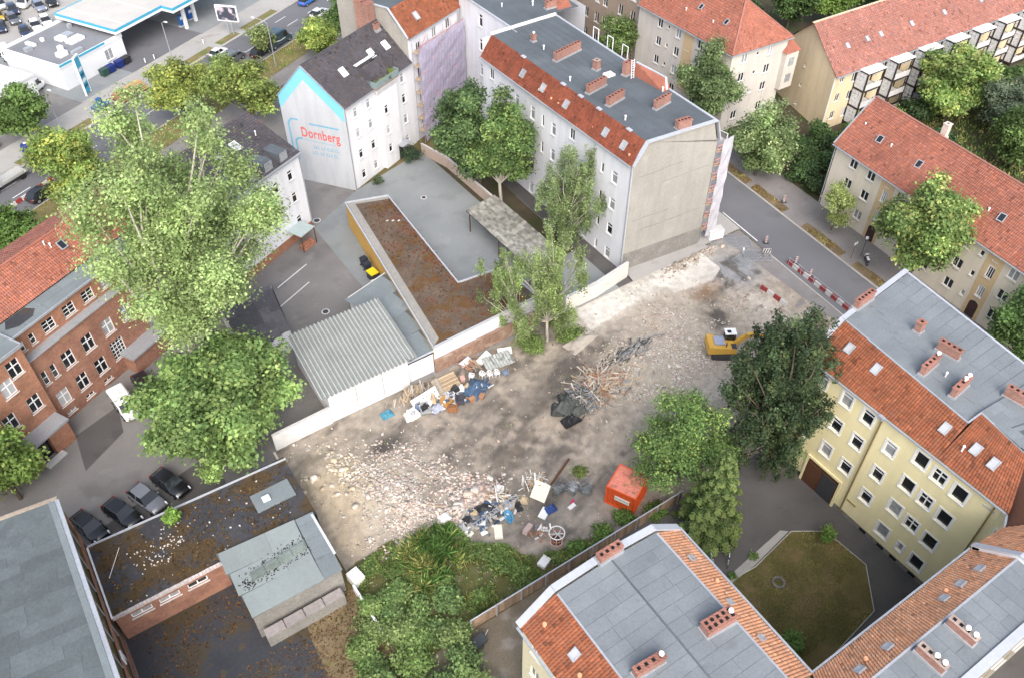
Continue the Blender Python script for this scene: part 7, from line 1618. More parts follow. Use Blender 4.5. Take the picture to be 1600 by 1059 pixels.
MB().tube([(0, 0, .05), (0, 0, .12)], .6, 14).build('base', WOODB, t)
# white box at the shed corner
slab('white_container_box', 'white tank box at the shed corner on the left plot edge', 'box', 9.85, 39.5, 1.1, 1.3, 1.0, R(10), WHT, z=.1)
t = thing('garden_cart', 'small black two-wheeled cart by the board fence', 'cart', (15.6, 28.5, 0), R(12)); MB().hexa([(-.7, -.4, .3), (.7, -.4, .3), (.7, .4, .3), (-.7, .4, .3), (-.8, -.45, .8), (.8, -.45, .8), (.8, .45, .8), (-.8, .45, .8)]).build('tray', mat('cart_black', (.05, .055, .06), .5, .1), t)
for s in (-.46, .46): MB().tube([(0, s - .04, .28), (0, s + .04, .28)], .28, 12).build('wheel', DARKM, t)
MB().bar((.8, 0, .6), (1.3, .1, .9), .05).build('handle', METAL, t)
# orange container
t = thing('container', 'orange steel site container with a white name plate', 'container', (34.5, 31.25, .1), R(26))
ORC = mat('container_orange', (0.66, 0.10, 0.025), .55, .12, s1=.6, stain=[((.45, .12, .06), .8, .62, .5)]); ORT = mat('container_roof', (0.62, 0.22, 0.16), .7, .15, stain=[((.35, .12, .08), 1.2, .58, .6)])
LX, LY, LZ = 2.9, 2.9, 2.5
mb = MB()
def corr(a, c, nrm_, nrib):
    a, c, nn = Vector(a), Vector(c), Vector(nrm_); d = (c - a) / nrib
    for k in range(nrib):
        p = a + d * k; mb.poly([p, p + d * .4, p + d * .4 + Vector((0, 0, LZ)), p + Vector((0, 0, LZ))]); q_ = p + d * .5 - nn * .05; mb.poly([p + d * .4, q_, q_ + Vector((0, 0, LZ)), p + d * .4 + Vector((0, 0, LZ))]); mb.poly([q_, q_ + d * .4, q_ + d * .4 + Vector((0, 0, LZ)), q_ + Vector((0, 0, LZ))]); mb.poly([q_ + d * .4, p + d, p + d + Vector((0, 0, LZ)), q_ + d * .4 + Vector((0, 0, LZ))])
corr((0, LY, 0), (0, 0, 0), (-1, 0, 0), 12); corr((0, 0, 0), (LX, 0, 0), (0, -1, 0), 12); corr((LX, 0, 0), (LX, LY, 0), (1, 0, 0), 12); corr((LX, LY, 0), (0, LY, 0), (0, 1, 0), 12)
mb.build('side_wall', ORC, t)
fr = MB()
for x in (0, LX):
    for y in (0, LY): fr.box(x - .07, y - .07, 0, x + .07, y + .07, LZ + .05)
for z in (0, LZ - .08):
    for x in (0, LX): fr.box(x - .06, .07, z, x + .06, LY - .07, z + .13)
    for y in (0, LY): fr.box(.07, y - .06, z, LX - .07, y + .06, z + .13)
fr.build('frame', ORC, t); rf = MB().box(.05, .05, LZ - .02, LX - .05, LY - .05, LZ + .04)
for k in range(8): rf.box(.3 + k * .32, .15, LZ + .04, .44 + k * .32, LY - .15, LZ + .075)
rf.build('roof', ORT, t)
np_ = MB().box(-.13, .5, 1.25, -.085, 2.0, 1.85).build('name_plate', mat('plate_white', (.74, .70, .62), .7, .05), t)
pl_ = MB(); yy_ = 1.88                                # worn characters on the plate
for k, w_ in enumerate((.13, .10, .09, .11, .08, .12, .09, .1, .11, .08)):
    pl_.box(-.136, yy_ - w_, 1.46, -.131, yy_, 1.50); pl_.box(-.136, yy_ - .035, 1.50, -.131, yy_, 1.66 + (.06 if k == 0 else 0))
    if k % 3 == 0: pl_.box(-.136, yy_ - w_, 1.6, -.131, yy_ - .035, 1.64)
    yy_ -= w_ + .03
pl_.build('plate_lettering', mat('plate_ink', (.15, .16, .18), .7, 0), np_)
lr = MB()
for k in range(120): x, y = random.uniform(.4, 2.9), random.uniform(.05, 1.6); s = random.uniform(.05, .2); a = random.uniform(0, 6); lr.obox((x, y, LZ + .06), (s * math.cos(a), s * math.sin(a), .02), (-s * .4 * math.sin(a), s * .4 * math.cos(a), 0), (0, 0, .04))
lr.build('leaf_litter', mat('dry_litter', (.3, .19, .11), .9, .3), t, 'stuff')
# excavator
YX = mat('machine_yellow', (0.58, 0.34, 0.06), .45, .1, coat=.2, stain=[((.4, .26, .1), .9, .64, .4)])
t = thing('excavator', 'yellow crawler excavator half hidden by the dark evergreen', 'excavator', (56.5, 42.2, .2), R(-32)); t.scale = (.88, .88, .88)
for s in (-1, 1):
    tr = MB(); n = 20; prof = [(1.7 * math.cos(a) * (1 if abs(math.cos(a)) < .99 else 1), .42 + .42 * math.sin(a)) for a in np.linspace(0, 2 * math.pi, n, endpoint=False)]
    prof = [(max(-1.75, min(1.75, x * 1.25)), z) for x, z in prof]
    y0_, y1_ = s * 1.2 - .27, s * 1.2 + .27; vv = [(x, y0_, z) for x, z in prof] + [(x, y1_, z) for x, z in prof]
    tr.faces(vv, [(k, (k + 1) % n, n + (k + 1) % n, n + k) for k in range(n)] + [tuple(range(n))[::-1], tuple(range(n, 2 * n))]); tr.build('track', DARKM, t)
MB().box(-.9, -.9, .4, .9, .9, .95).build('undercarriage', DARKM, t)
h = MB().hexa([(-2.0, -1.3, .95), (1.3, -1.3, .95), (1.3, 1.3, .95), (-2.0, 1.3, .95), (-1.9, -1.25, 2.0), (1.2, -1.25, 1.75), (1.2, .2, 1.75), (-1.9, 1.25, 2.0)]); hs = h.build('house', YX, t)
MB().hexa([(-2.35, -1.25, 1.0), (-1.85, -1.3, 1.0), (-1.85, 1.3, 1.0), (-2.35, 1.25, 1.0), (-2.25, -1.2, 2.0), (-1.85, -1.25, 2.1), (-1.85, 1.25, 2.1), (-2.25, 1.2, 2.0)]).build('counterweight', YX, t)
MB().box(-1.5, -.7, 1.95, -.2, .75, 2.12).build('engine_cover', mat('cover_grey', (.3, .33, .42), .5, .15), t); MB().box(-.1, -1.25, 1.72, 1.2, -.3, 1.8).build('walkway', DARKM, t); MB().tube([(-.1, -.9, 1.9), (-.1, -.9, 2.5)], .07, 8).build('exhaust', DARKM, t)
cb = MB().hexa([(-.05, .3, 1.0), (1.45, .3, 1.0), (1.45, 1.3, 1.0), (-.05, 1.3, 1.0), (.0, .32, 2.75), (1.2, .32, 2.75), (1.2, 1.28, 2.75), (.0, 1.28, 2.75)]).build('cab', DARKM, t)
MB().box(.25, .26, 1.6, 1.15, .30, 2.6).build('side_glass', GLASS_D, cb); MB().hexa([(1.46, .4, 1.3), (1.5, .4, 1.3), (1.5, 1.2, 1.3), (1.46, 1.2, 1.3), (1.22, .4, 2.65), (1.26, .4, 2.65), (1.26, 1.2, 2.65), (1.22, 1.2, 2.65)]).build('windscreen', GLASS_D, cb)
MB().box(-.1, .24, 2.75, 1.35, 1.36, 2.86).build('cab_roof', WHITE, cb); MB().box(.2, .5, 2.861, .7, 1.0, 2.87).build('roof_hatch', GLASS_D, cb)
bm = MB(); pts = [(1.0, -.1, 1.5), (2.4, -.1, 2.9), (3.7, -.1, 3.2), (5.2, -.1, 2.7)]
for (a, c), w in zip(zip(pts[:-1], pts[1:]), (.55, .6, .45)): bm.bar(a, c, .4, w)
bm.build('boom', YX, t); MB().bar((5.2, -.1, 2.9), (5.0, -.1, 1.1), .34, .45).build('stick', YX, t); MB().bar((1.3, -.1, 1.2), (2.9, -.1, 2.7), .14).build('hydraulic_ram', METAL, t); MB().bar((3.4, -.1, 3.5), (5.2, -.1, 3.1), .14).build('hydraulic_ram', METAL, t)
MB().hexa([(4.4, -.6, .15), (5.5, -.6, .3), (5.5, .4, .3), (4.4, .4, .15), (4.6, -.6, .9), (5.3, -.6, 1.25), (5.3, .4, 1.25), (4.6, .4, .9)]).build('bucket', DARKM, t)
# ================================================================== FENCE, BARRIERS, STREET FURNITURE
FENCE = mat('fence_board', (0.27, 0.19, 0.13), .9, .2, orand=.25, s2=4)
t = thing('board_fence', 'brown board fence with grey top rail below the plot', 'fence', (15.8, 30.0, 0), worldco=True)
bd = MB().box(0, 0, .05, .235, .03, 1.65).mesh('board'); bd.materials.append(FENCE)
for k in range(96): put('board', bd, None, t, loc=(k * .245, -.02 + random.uniform(-.01, .01), random.uniform(-.05, .03)))
for k in range(10): MB().box(15.8 + k * 2.55, 29.88, 0, 15.9 + k * 2.55, 29.97, 1.75).build('post', METAL, t)
strip(t, [(15.8, 29.97, 1.7), (39.4, 29.97, 1.7)], .1, .07, COPE, 'top_rail')
RED = mat('barrier_red', (.27, .04, .04), .6, .15); WHB = mat('barrier_white', (.52, .50, .48), .6, .12)
def barrier(label, p0, p1, n, group, start=0, h=.5, w=.42):
    a, c = Vector((*p0, 0)), Vector((*p1, 0)); d = (c - a) / n; ang = math.atan2(d.y, d.x); L_ = d.length
    for k in range(n):
        o = MB().hexa([(0.02, -w/2, 0), (L_ - .02, -w/2, 0), (L_ - .02, w/2, 0), (0.02, w/2, 0), (.02, -w/2 * .45, h), (L_ - .02, -w/2 * .45, h), (L_ - .02, w/2 * .45, h), (.02, w/2 * .45, h)]).build('barrier_block', RED if (k + start) % 2 == 0 else WHB)
        q_ = a + d * k; o.location = (q_.x, q_.y, sz(q_.x, q_.y) if 10 < q_.x < 70 and 30.5 < q_.y < 56.5 else .006); o.rotation_euler = (0, 0, ang)
        tag(o, f"{['red', 'white'][(k + start) % 2]} barrier block {ords[k] if k < 14 else 'last'} from the far end {label}", 'barrier', group)
barrier('of the row on the side street', (74.35, 49.3), (73.7, 38.2), 12, 'red and white barrier row on the side street')
barrier('of the short row inside the plot', (67.9, 47.6), (68.1, 43.6), 4, 'short barrier row inside the plot')
a, c = LS(50.5, 102.9), LS(60.7, 103.4); barrier('of the row on the wide street', (c[0], c[1]), (a[0], a[1]), 11, 'red and white barrier row on the wide street', 1)
fr = thing('barrier_fence', 'thin steel fence standing along the red and white barrier row', 'fence', (73.9, 49, 0), worldco=True)
for k in range(6): strip(fr, [(74.1 - k * .12, 49 - k * 2.1, 0), (74.1 - k * .12, 49 - k * 2.1, 1.1)], .05, .05, METAL, 'post')
strip(fr, [(74.1, 49, 1.1), (73.5, 38.5, 1.1)], .045, .045, METAL, 'rail'); strip(fr, [(74.1, 49, .6), (73.5, 38.5, .6)], .045, .045, METAL, 'rail')
def beacon(x, y, label, z=0.0):
    t = thing('traffic_beacon', label, 'beacon', (x, y, z), R(-40), 'striped traffic beacons'); MB().box(-.35, -.2, 0, .35, .2, .12).build('foot', DARKM, t); MB().box(-.125, -.02, .12, .125, .02, 1.15).build('board', WHB, t)
    for k in range(3): MB().hexa([(-.125, -.026, .25 + k * .3), (.125, -.026, .4 + k * .3), (.125, .026, .4 + k * .3), (-.125, .026, .25 + k * .3), (-.125, -.026, .38 + k * .3), (.125, -.026, .53 + k * .3), (.125, .026, .53 + k * .3), (-.125, .026, .38 + k * .3)]).build('stripe', RED, t)
beacon(74.9, 53.6, 'striped beacon on the road beside the lying fences'); beacon(75.0, 48.6, 'striped beacon at the head of the barrier row'); beacon(74.6, 45.9, 'striped beacon halfway along the barrier row'); beacon(83.3, 58.5, 'striped beacon on the opposite pavement', .11)
t = thing('chevron_board', 'black and white board on feet at the plot entrance', 'sign', (73.2, 51.9, 0), R(-30)); MB().box(-.5, -.03, .3, .5, .03, 1.0).build('panel', WHB, t)
for k in range(3): MB().hexa([(-.45 + k * .32, -.04, .32), (-.3 + k * .32, -.04, .32), (-.3 + k * .32, .04, .32), (-.45 + k * .32, .04, .32), (-.3 + k * .32, -.04, .98), (-.15 + k * .32, -.04, .98), (-.15 + k * .32, .04, .98), (-.3 + k * .32, .04, .98)]).build('stripe', BLK, t)
for s in (-.4, .4): MB().bar((s, -.35, .03), (s, .35, .03), .06).bar((s, 0, .03), (s, 0, .4), .05).build('foot', DARKM, t)
for i, (x, y, a, lab) in enumerate(((70.6, 57.0, -.5, 'steel mesh fence panel lying by the gable corner'), (71.8, 55.6, -.45, 'second steel mesh fence panel lying over the first'), (70.4, 52.6, .1, 'bent mesh fence panel lying across the plot entrance'), (72.0, 52.2, -.6, 'mesh fence panel lying beside the black and white board'))):
    t = thing('mesh_fence_panel', lab, 'fence', (x, y, .08 + .04 * i), a, 'lying mesh fence panels'); L_, W_ = 3.4, 1.9
    MB().bar((-L_/2, -W_/2, 0), (L_/2, -W_/2, 0), .05).bar((-L_/2, W_/2, .1), (L_/2, W_/2, .1), .05).bar((-L_/2, -W_/2, 0), (-L_/2, W_/2, .1), .05).bar((L_/2, -W_/2, 0), (L_/2, W_/2, .1), .05).build('frame', METAL, t)
    mb = MB()
    for k in range(22): mb.bar((-L_/2 + k * L_/21, -W_/2, 0), (-L_/2 + k * L_/21, W_/2, .1), .018)
    for k in range(8): mb.bar((-L_/2, -W_/2 + k * W_/7, k * .1/7), (L_/2, -W_/2 + k * W_/7, k * .1/7), .018)
    mb.build('mesh', METAL, t)
t = thing('site_box', 'white switch box with red edge at the foot of the scaffold', 'box', (70.2, 58.2, 0), R(-15)); MB().box(-1.0, -.6, .1, 1.0, .6, 1.3).build('body', WHITE, t); MB().box(-1.03, -.63, 0, 1.03, .63, .1).build('base', RED, t); MB().box(-1.05, -.65, 1.3, 1.05, .65, 1.38).build('lid', STONE, t)
def post_thing(name, label, cat, x, y, h, m=METAL, z=0.11, group=None):
    t = thing(name, label, cat, (x, y, z), 0, group); MB().tube([(0, 0, 0), (0, 0, h)], .045, 8).build('post', m, t); return t
t = post_thing('street_sign', 'small white street sign on a brown post by the dry leaf strip', 'sign', 81.5, 45.4, 2.4, mat('post_rust', (.2, .1, .07), .7, .1)); MB().box(-.3, -.02, 2.1, .3, .02, 2.5).build('sign_plate', WHITE, t)
t = post_thing('globe_lamp', 'lamp post with white globe in front of the arched door', 'lamp', 83.0, 45.1, 2.6, DARKM)
gl = MB(); n = 8
for i in range(n):
    for j in range(12):
        f_ = lambda a, b_: (.22 * math.sin(math.pi * a / n) * math.cos(2 * math.pi * b_ / 12), .22 * math.sin(math.pi * a / n) * math.sin(2 * math.pi * b_ / 12), 2.75 + .22 * math.cos(math.pi * a / n)); gl.poly([f_(i, j), f_(i + 1, j), f_(i + 1, j + 1), f_(i, j + 1)])
gl.build('globe', PVC, t, smooth=True)
def bicycle(x, y, rz, label, z=0.0, moto=False):
    t = thing('motorcycle' if moto else 'bicycle', label, 'motorcycle' if moto else 'bicycle', (x, y, z), rz)
    for s in (-.52, .52):
        MB().tube([(s + .34 * math.cos(a), 0, .34 + .34 * math.sin(a)) for a in np.linspace(0, 6.283, 15)], .07 if moto else .022, 5, cap=False).build('wheel', DARKM, t)
    if moto:
        MB().hexa([(-.6, -.15, .4), (.45, -.15, .4), (.45, .15, .4), (-.6, .15, .4), (-.7, -.13, .85), (.35, -.16, .95), (.35, .16, .95), (-.7, .13, .85)]).build('body', DARKM, t); MB().box(-.6, -.14, .86, .05, .14, .95).build('seat', WHITE, t); MB().bar((.4, -.35, 1.05), (.4, .35, 1.05), .05).build('handlebar', METAL, t); MB().hexa([(.45, -.18, .6), (.6, -.18, .6), (.6, .18, .6), (.45, .18, .6), (.35, -.15, 1.15), (.42, -.15, 1.15), (.42, .15, 1.15), (.35, .15, 1.15)]).build('fairing', WHITE, t)
    else:
        f = MB(); f.bar((-.52, 0, .34), (-.1, 0, .32), .035).bar((-.1, 0, .32), (-.2, 0, .85), .035).bar((-.2, 0, .8), (.38, 0, .82), .035).bar((-.1, 0, .32), (.36, 0, .72), .035).bar((.52, 0, .34), (.36, 0, .95), .035).bar((-.52, 0, .34), (-.2, 0, .75), .03); f.build('frame', WHITE, t)
        MB().box(-.33, -.07, .88, -.1, .07, .93).build('saddle', DARKM, t); MB().bar((.36, -.28, .98), (.36, .28, .98), .03).build('handlebar', DARKM, t)
bicycle(82.3, 43.8, R(50), 'black and white motorcycle parked on the dry leaf strip', .116, True)
bicycle(37.3, 23.6, R(70), 'left of two bicycles standing in the courtyard'); bicycle(38.5, 22.7, R(40), 'right of two bicycles standing in the courtyard')
for i, (x, y, r_, lab) in enumerate(((28.95, 90.0, .4, 'round manhole cover at the corner of the slate roofed house'), (22.4, 73.1, .35, 'round manhole cover above the corrugated shed'), (43.3, 86.7, .3, 'pale square drain in the grey courtyard'), (41.8, 12.3, .4, 'round manhole cover between lawn and side wing'))):
    t = thing('manhole_cover', lab, 'manhole', (x, y, .006)); MB().tube([(0, 0, 0), (0, 0, .02)], r_ + .14, 16).build('surround', STONE, t); MB().tube([(0, 0, 0.02), (0, 0, .035)], r_, 16).build('lid', DARKM, t)
for i, (x, y, c, lab) in enumerate(((30.05, 78.2, (.03, .035, .05), 'upper dark bin against the ochre garage'), (29.95, 77.1, (.03, .035, .05), 'lower dark bin against the ochre garage'))):
    t = thing('wheelie_bin', lab, 'bin', (x, y, .004), R(97)); MB().hexa([(-.3, -.32, .1), (.3, -.32, .1), (.3, .32, .1), (-.3, .32, .1), (-.36, -.4, 1.1), (.36, -.4, 1.1), (.36, .4, 1.1), (-.36, .4, 1.1)]).build('body', mat('bin_dark', c, .5, .1), t); MB().box(-.38, -.42, 1.1, .38, .42, 1.2).build('lid', mat('bin_dark', c), t)
    for s in (-.25, .25): MB().tube([(s - .04, .36, .12), (s + .04, .36, .12)], .12, 10).build('wheel', DARKM, t)
t = thing('yellow_bin', 'waste container with bright yellow lid beside the ochre garage', 'bin', (29.75, 75.2, .004), R(97)); MB().box(-.6, -.5, .2, .6, .5, 1.15).build('body', DARKM, t); MB().box(-.64, -.54, 1.15, .64, .54, 1.27).build('lid', mat('lid_yellow', (.75, .58, .02), .5, .05), t)
for sx in (-.45, .45):
    for sy in (-.35, .35): MB().tube([(sx - .03, sy, .1), (sx + .03, sy, .1)], .1, 8).build('wheel', DARKM, t)
t = thing('wash_basin', 'small white basin beside the yellow lidded container', 'basin', (29.3, 74.0, .004)); MB().hexa([(-.2, -.2, 0), (.2, -.2, 0), (.2, .2, 0), (-.2, .2, 0), (-.3, -.3, .8), (.3, -.3, .8), (.3, .3, .8), (-.3, .3, .8)]).build('pedestal', WHITE, t); MB().tube([(0, 0, .8), (0, 0, .82)], .16, 10).build('bowl', DARKM, t)
t = thing('garden_shed', 'small blue glazed garden house behind the cream roof', 'garden house', (107.5, 49.5, .03), R(12)); MB().box(-1.6, -1.2, 0, 1.6, 1.2, 2.1).build('wall', mat('shed_blue', (.12, .2, .28), .6, .1), t); MB().hexa([(-1.8, -1.4, 2.1), (1.8, -1.4, 2.1), (1.8, 1.4, 2.1), (-1.8, 1.4, 2.1), (-1.8, -.1, 3.0), (1.8, -.1, 3.0), (1.8, .1, 3.0), (-1.8, .1, 3.0)]).build('roof', SHEET_D, t); MB().box(-1.2, -1.25, .8, -.1, -1.2, 1.8).build('pane', GLASS_B, t); MB().box(.2, -1.25, .8, 1.3, -1.2, 1.8).build('pane', GLASS_B, t)
fp = MB()
for k in range(14): a = 6.283 * k / 14; fp.obox((40.6 + .5 * math.cos(a), 18.6 + .5 * math.sin(a), .05), (.22, 0, 0), (0, .2, 0), (0, 0, .14))
tag(fp.build('fire_ring', mat('field_stone', (.2, .19, .17), .9, .3)), 'ring of stones on the courtyard lawn', 'fire ring')
# ================================================================== VEHICLES AND PETROL STATION
PAINT = mat('car_paint', (.5, .5, .5), .3, 0.0, bump=0, ocol=True, coat=.6, spec=.5); TYRE = mat('tyre', (.02, .02, .02), .8, .1); RIM = mat('rim', (.45, .46, .48), .35, .05, metal=.6)
LAMP_F = mat('headlamp', (.75, .77, .8), .15, 0, bump=0); LAMP_R = mat('tail_lamp', (.4, .02, .02), .2, 0, bump=0); CGL = mat('car_glass', (.02, .024, .028), .05, 0, bump=0, spec=.7)
def loft(mb, secs, close=True):
    n = len(secs[0]); vs_ = [p for s in secs for p in s]; fs = []
    for i in range(len(secs) - 1):
        for k in range(n): fs.append((i * n + k, i * n + (k + 1) % n, (i + 1) * n + (k + 1) % n, (i + 1) * n + k))
    fs.append(tuple(range(n))[::-1]); fs.append(tuple(range((len(secs) - 1) * n, len(secs) * n)))
    mb.faces(vs_, fs)
def ringsec(x, w, z0, z1, r=.16):
    return [(x, -w + r, z0), (x, w - r, z0), (x, w, z0 + r), (x, w, z1 - r), (x, w - r * 1.1, z1), (x, -w + r * 1.1, z1), (x, -w, z1 - r), (x, -w, z0 + r)]
CARM = {}
def car_meshes(kind):
    if kind in CARM: return CARM[kind]
    out = []
    if kind == 'car':
        b_ = MB(); loft(b_, [ringsec(x, w, z0, z1) for x, w, z0, z1 in ((-2.15, .62, .38, .62), (-2.08, .76, .28, .76), (-1.6, .86, .22, .88), (-.6, .89, .2, .92), (.5, .89, .2, .93), (1.3, .88, .22, .95), (1.95, .84, .27, .93), (2.1, .74, .36, .84))])
        wt, wb = .62, .82
        P = {'fb': (-.95, wb, .89), 'ft': (-.2, wt, 1.42), 'rt': (1.25, wt, 1.44), 'rb': (1.85, wb * .95, .93)}
        def side(pts, s): return [(x, s * y, z) for x, y, z in pts]
        rf = MB(); loft(rf, [[(x, -w, z), (x, w, z), (x, w * .92, z + .05), (x, -w * .92, z + .05)] for x, w, z in ((-.25, .62, 1.40), (.4, .66, 1.45), (1.28, .62, 1.42))])
        ws = MB().hexa([(-1.0, -wb, .88), (-1.0, wb, .88), (-.93, wb, .88), (-.93, -wb, .88), (-.24, -wt, 1.42), (-.24, wt, 1.42), (-.18, wt, 1.42), (-.18, -wt, 1.42)])
        rw = MB().hexa([(1.82, -.76, .92), (1.82, .76, .92), (1.9, .76, .92), (1.9, -.76, .92), (1.22, -wt, 1.44), (1.22, wt, 1.44), (1.3, wt, 1.44), (1.3, -wt, 1.44)])
        out = [('body', b_.mesh('body', smooth=True), PAINT), ('roof', rf.mesh('roof'), PAINT), ('windscreen', ws.mesh('windscreen'), CGL), ('rear_window', rw.mesh('rear_window'), CGL)]
        for s in (-1, 1):
            sw = MB().faces([(-.9, s * wb, .88), (1.8, s * wb * .97, .91), (1.24, s * wt, 1.43), (-.2, s * wt, 1.41)], [(0, 1, 2, 3)] if s < 0 else [(3, 2, 1, 0)]); out.append(('side_window', sw.mesh('side_window'), CGL))
            out.append(('pillar', MB().bar((.42, s * .80, .92), (.40, s * .645, 1.42), .07).mesh('pillar'), PAINT)); out.append(('mirror', MB().box(-.72, s * .9 - .1, .88, -.6, s * .9 + .1, 1.0).mesh('mirror'), PAINT))
            out.append(('headlight', MB().hexa([(-2.14, s * .6 - .16, .55), (-1.98, s * .6 - .16, .55), (-1.98, s * .6 + .16, .55), (-2.10, s * .6 + .16, .55), (-2.1, s * .6 - .16, .74), (-1.85, s * .6 - .16, .80), (-1.85, s * .6 + .16, .80), (-2.04, s * .6 + .16, .74)]).mesh('headlight'), LAMP_F)); out.append(('tail_light', MB().box(1.96, s * .66 - .12, .62, 2.12, s * .66 + .1, .84).mesh('tail_light'), LAMP_R))
        wheels = (-1.35, 1.3, .33)
    else:
        L_, W_, Hh = (5.4, .98, 2.35) if kind == 'van' else (4.3, .9, 1.85)
        b_ = MB(); loft(b_, [ringsec(x, w, z0, z1, .12) for x, w, z0, z1 in ((-L_/2, W_ * .8, .4, .75), (-L_/2 + .12, W_ * .93, .32, .95), (-L_/2 + .75, W_, .28, 1.12), (-L_/2 + 1.45, W_ * .97, .28, Hh - .15), (-L_/2 + 1.9, W_ * .98, .28, Hh), (L_/2 - .05, W_ * .98, .28, Hh), (L_/2, W_ * .9, .4, Hh - .12))])
        x0 = -L_/2
        out = [('body', b_.mesh('body', smooth=False), PAINT), ('windscreen', MB().hexa([(x0 + .78, -W_ * .86, 1.14), (x0 + .78, W_ * .86, 1.14), (x0 + .72, W_ * .86, 1.16), (x0 + .72, -W_ * .86, 1.16), (x0 + 1.42, -W_ * .8, Hh - .2), (x0 + 1.42, W_ * .8, Hh - .2), (x0 + 1.36, W_ * .8, Hh - .17), (x0 + 1.36, -W_ * .8, Hh - .17)]).mesh('windscreen'), CGL)]
        for s in (-1, 1):
            out.append(('side_window', MB().box(x0 + 1.25, s * W_ * .985 - .02, 1.2, x0 + 2.1, s * W_ * .985 + .02, Hh - .35).mesh('side_window'), CGL)); out.append(('headlight', MB().box(x0 - .01, s * W_ * .66 - .16, .7, x0 + .16, s * W_ * .66 + .16, .9).mesh('headlight'), LAMP_F)); out.append(('tail_light', MB().box(L_/2 - .06, s * W_ * .84 - .06, .9, L_/2 + .02, s * W_ * .84 + .06, 1.4).mesh('tail_light'), LAMP_R))
            out.append(('mirror', MB().box(x0 + 1.1, s * (W_ + .12) - .1, 1.15, x0 + 1.25, s * (W_ + .12) + .1, 1.5).mesh('mirror'), DARKM))
            if kind != 'van': out.append(('side_window', MB().box(x0 + 2.3, s * W_ * .985 - .02, 1.15, L_/2 - .35, s * W_ * .985 + .02, Hh - .35).mesh('side_window'), CGL))
        out.append(('rear_window', MB().box(L_/2 - .03, -W_ * .6, 1.3, L_/2 + .02, W_ * .6, Hh - .35).mesh('rear_window'), CGL))
        wheels = (x0 + .9, L_/2 - 1.0, .34)
    for nme, me_, mm in out: me_.materials.append(mm)
    xf, xr, wr = wheels
    ty = MB().tube([(0, -.1, 0), (0, -.1, 0), (0, .1, 0)], [wr, wr, wr], 16).mesh('wheel', smooth=False); ty.materials.append(TYRE)
    ri = MB().tube([(0, -.108, 0), (0, .108, 0)], wr * .62, 12).mesh('rim'); ri.materials.append(RIM)
    CARM[kind] = (out, (xf, xr, wr, ty, ri, .80 if kind == 'car' else .86)); return CARM[kind]
def vehicle(kind, x, y, rz, c, label, z=0.0, group=None, name=None, s=1.0, cat=None):
    parts, (xf, xr, wr, ty, ri, tw) = car_meshes(kind)
    t = thing(name or {'car': 'parked_car', 'van': 'delivery_van', 'minivan': 'minivan'}[kind], label, cat or ('car' if kind == 'car' else 'van'), (x, y, z), rz, group); t.scale = (s, s, s)
    for nme, me_, mm in parts: o = put(nme, me_, None, t); o.color = (*c, 1)
    for xx in (xf, xr):
        for sy in (-1, 1): w = put('wheel', ty, None, t, loc=(xx, sy * tw, wr)); put('rim', ri, None, w)
    return t
BLKC, NAVY, SILV, WHC, GRYC = (.012, .012, .015), (.02, .03, .07), (.42, .44, .47), (.78, .78, .78), (.12, .13, .15)
g = 'cars parked in front of the brick shed'
vehicle('car', -8.3, 57.9, R(111), BLKC, 'leftmost black car in front of the mossy brick shed', group=g); vehicle('car', -5.35, 57.7, R(113), BLKC, 'second dark car from the left in front of the shed', group=g)
vehicle('car', -2.95, 58.1, R(112), (.17, .18, .2), 'grey car between dark ones in front of the shed', group=g); vehicle('car', -0.55, 58.6, R(112), BLKC, 'black car next to the bright broadleaf tree', group=g)
vehicle('minivan', -1.3, 70.9, R(98), WHC, 'white minivan under the tree edge beside the brick facade'); vehicle('car', 1.3, 72.6, R(98), BLKC, 'black car behind the white minivan under the poplar'); vehicle('car', 5.6, 63.6, R(112), SILV, 'pale car glimpsed beneath the bright broadleaf tree')
def lv(kind, e1, e2, a, c, label, **k): p = LS(e1, e2); return vehicle(kind, p[0], p[1], A29 + R(a), c, label, **k)
lv('car', 56.2, 101.2, 180, BLKC, 'black car on the wide street beside the barrier row', s=1.05)
vn = lv('van', 107.3, 101.5, 180, (.03, .06, .09), 'dark blue delivery van with a white curved line on the wide street', s=1.12)
mb = MB(); pts = [(-.9 + 2.6 * k / 10, 1.0 + .32 * (abs(k - 3.5) / 6.5) ** 1.6 * (1 if k > 3 else .5)) for k in range(11)]
for s in (1,):
    for (xa, za), (xb, zb) in zip(pts[:-1], pts[1:]): mb.bar((xa, .975, za), (xb, .975, zb), .02, .1)
mb.build('side_stripe', WHITE, vn)
lv('car', 103.0, 101.7, 180, BLKC, 'dark car in front of the delivery van'); lv('car', 120.0, 101.9, 180, (.62, .63, .65), 'silver-white car following on the wide street'); lv('car', 123.6, 107.3, 180, (.03, .14, .5), 'bright blue car on the far lane of the wide street')
lv('car', 99.5, 108.0, 180, WHC, 'small white car by the grass strip of the wide street', s=.85); lv('minivan', 99.0, 104.2, 180, GRYC, 'grey van behind the trees on the wide street')
tk = thing('flatbed_truck', 'blue flatbed truck at the left edge on the wide street', 'truck', LS(55.5, 108.0), A29 + R(180))
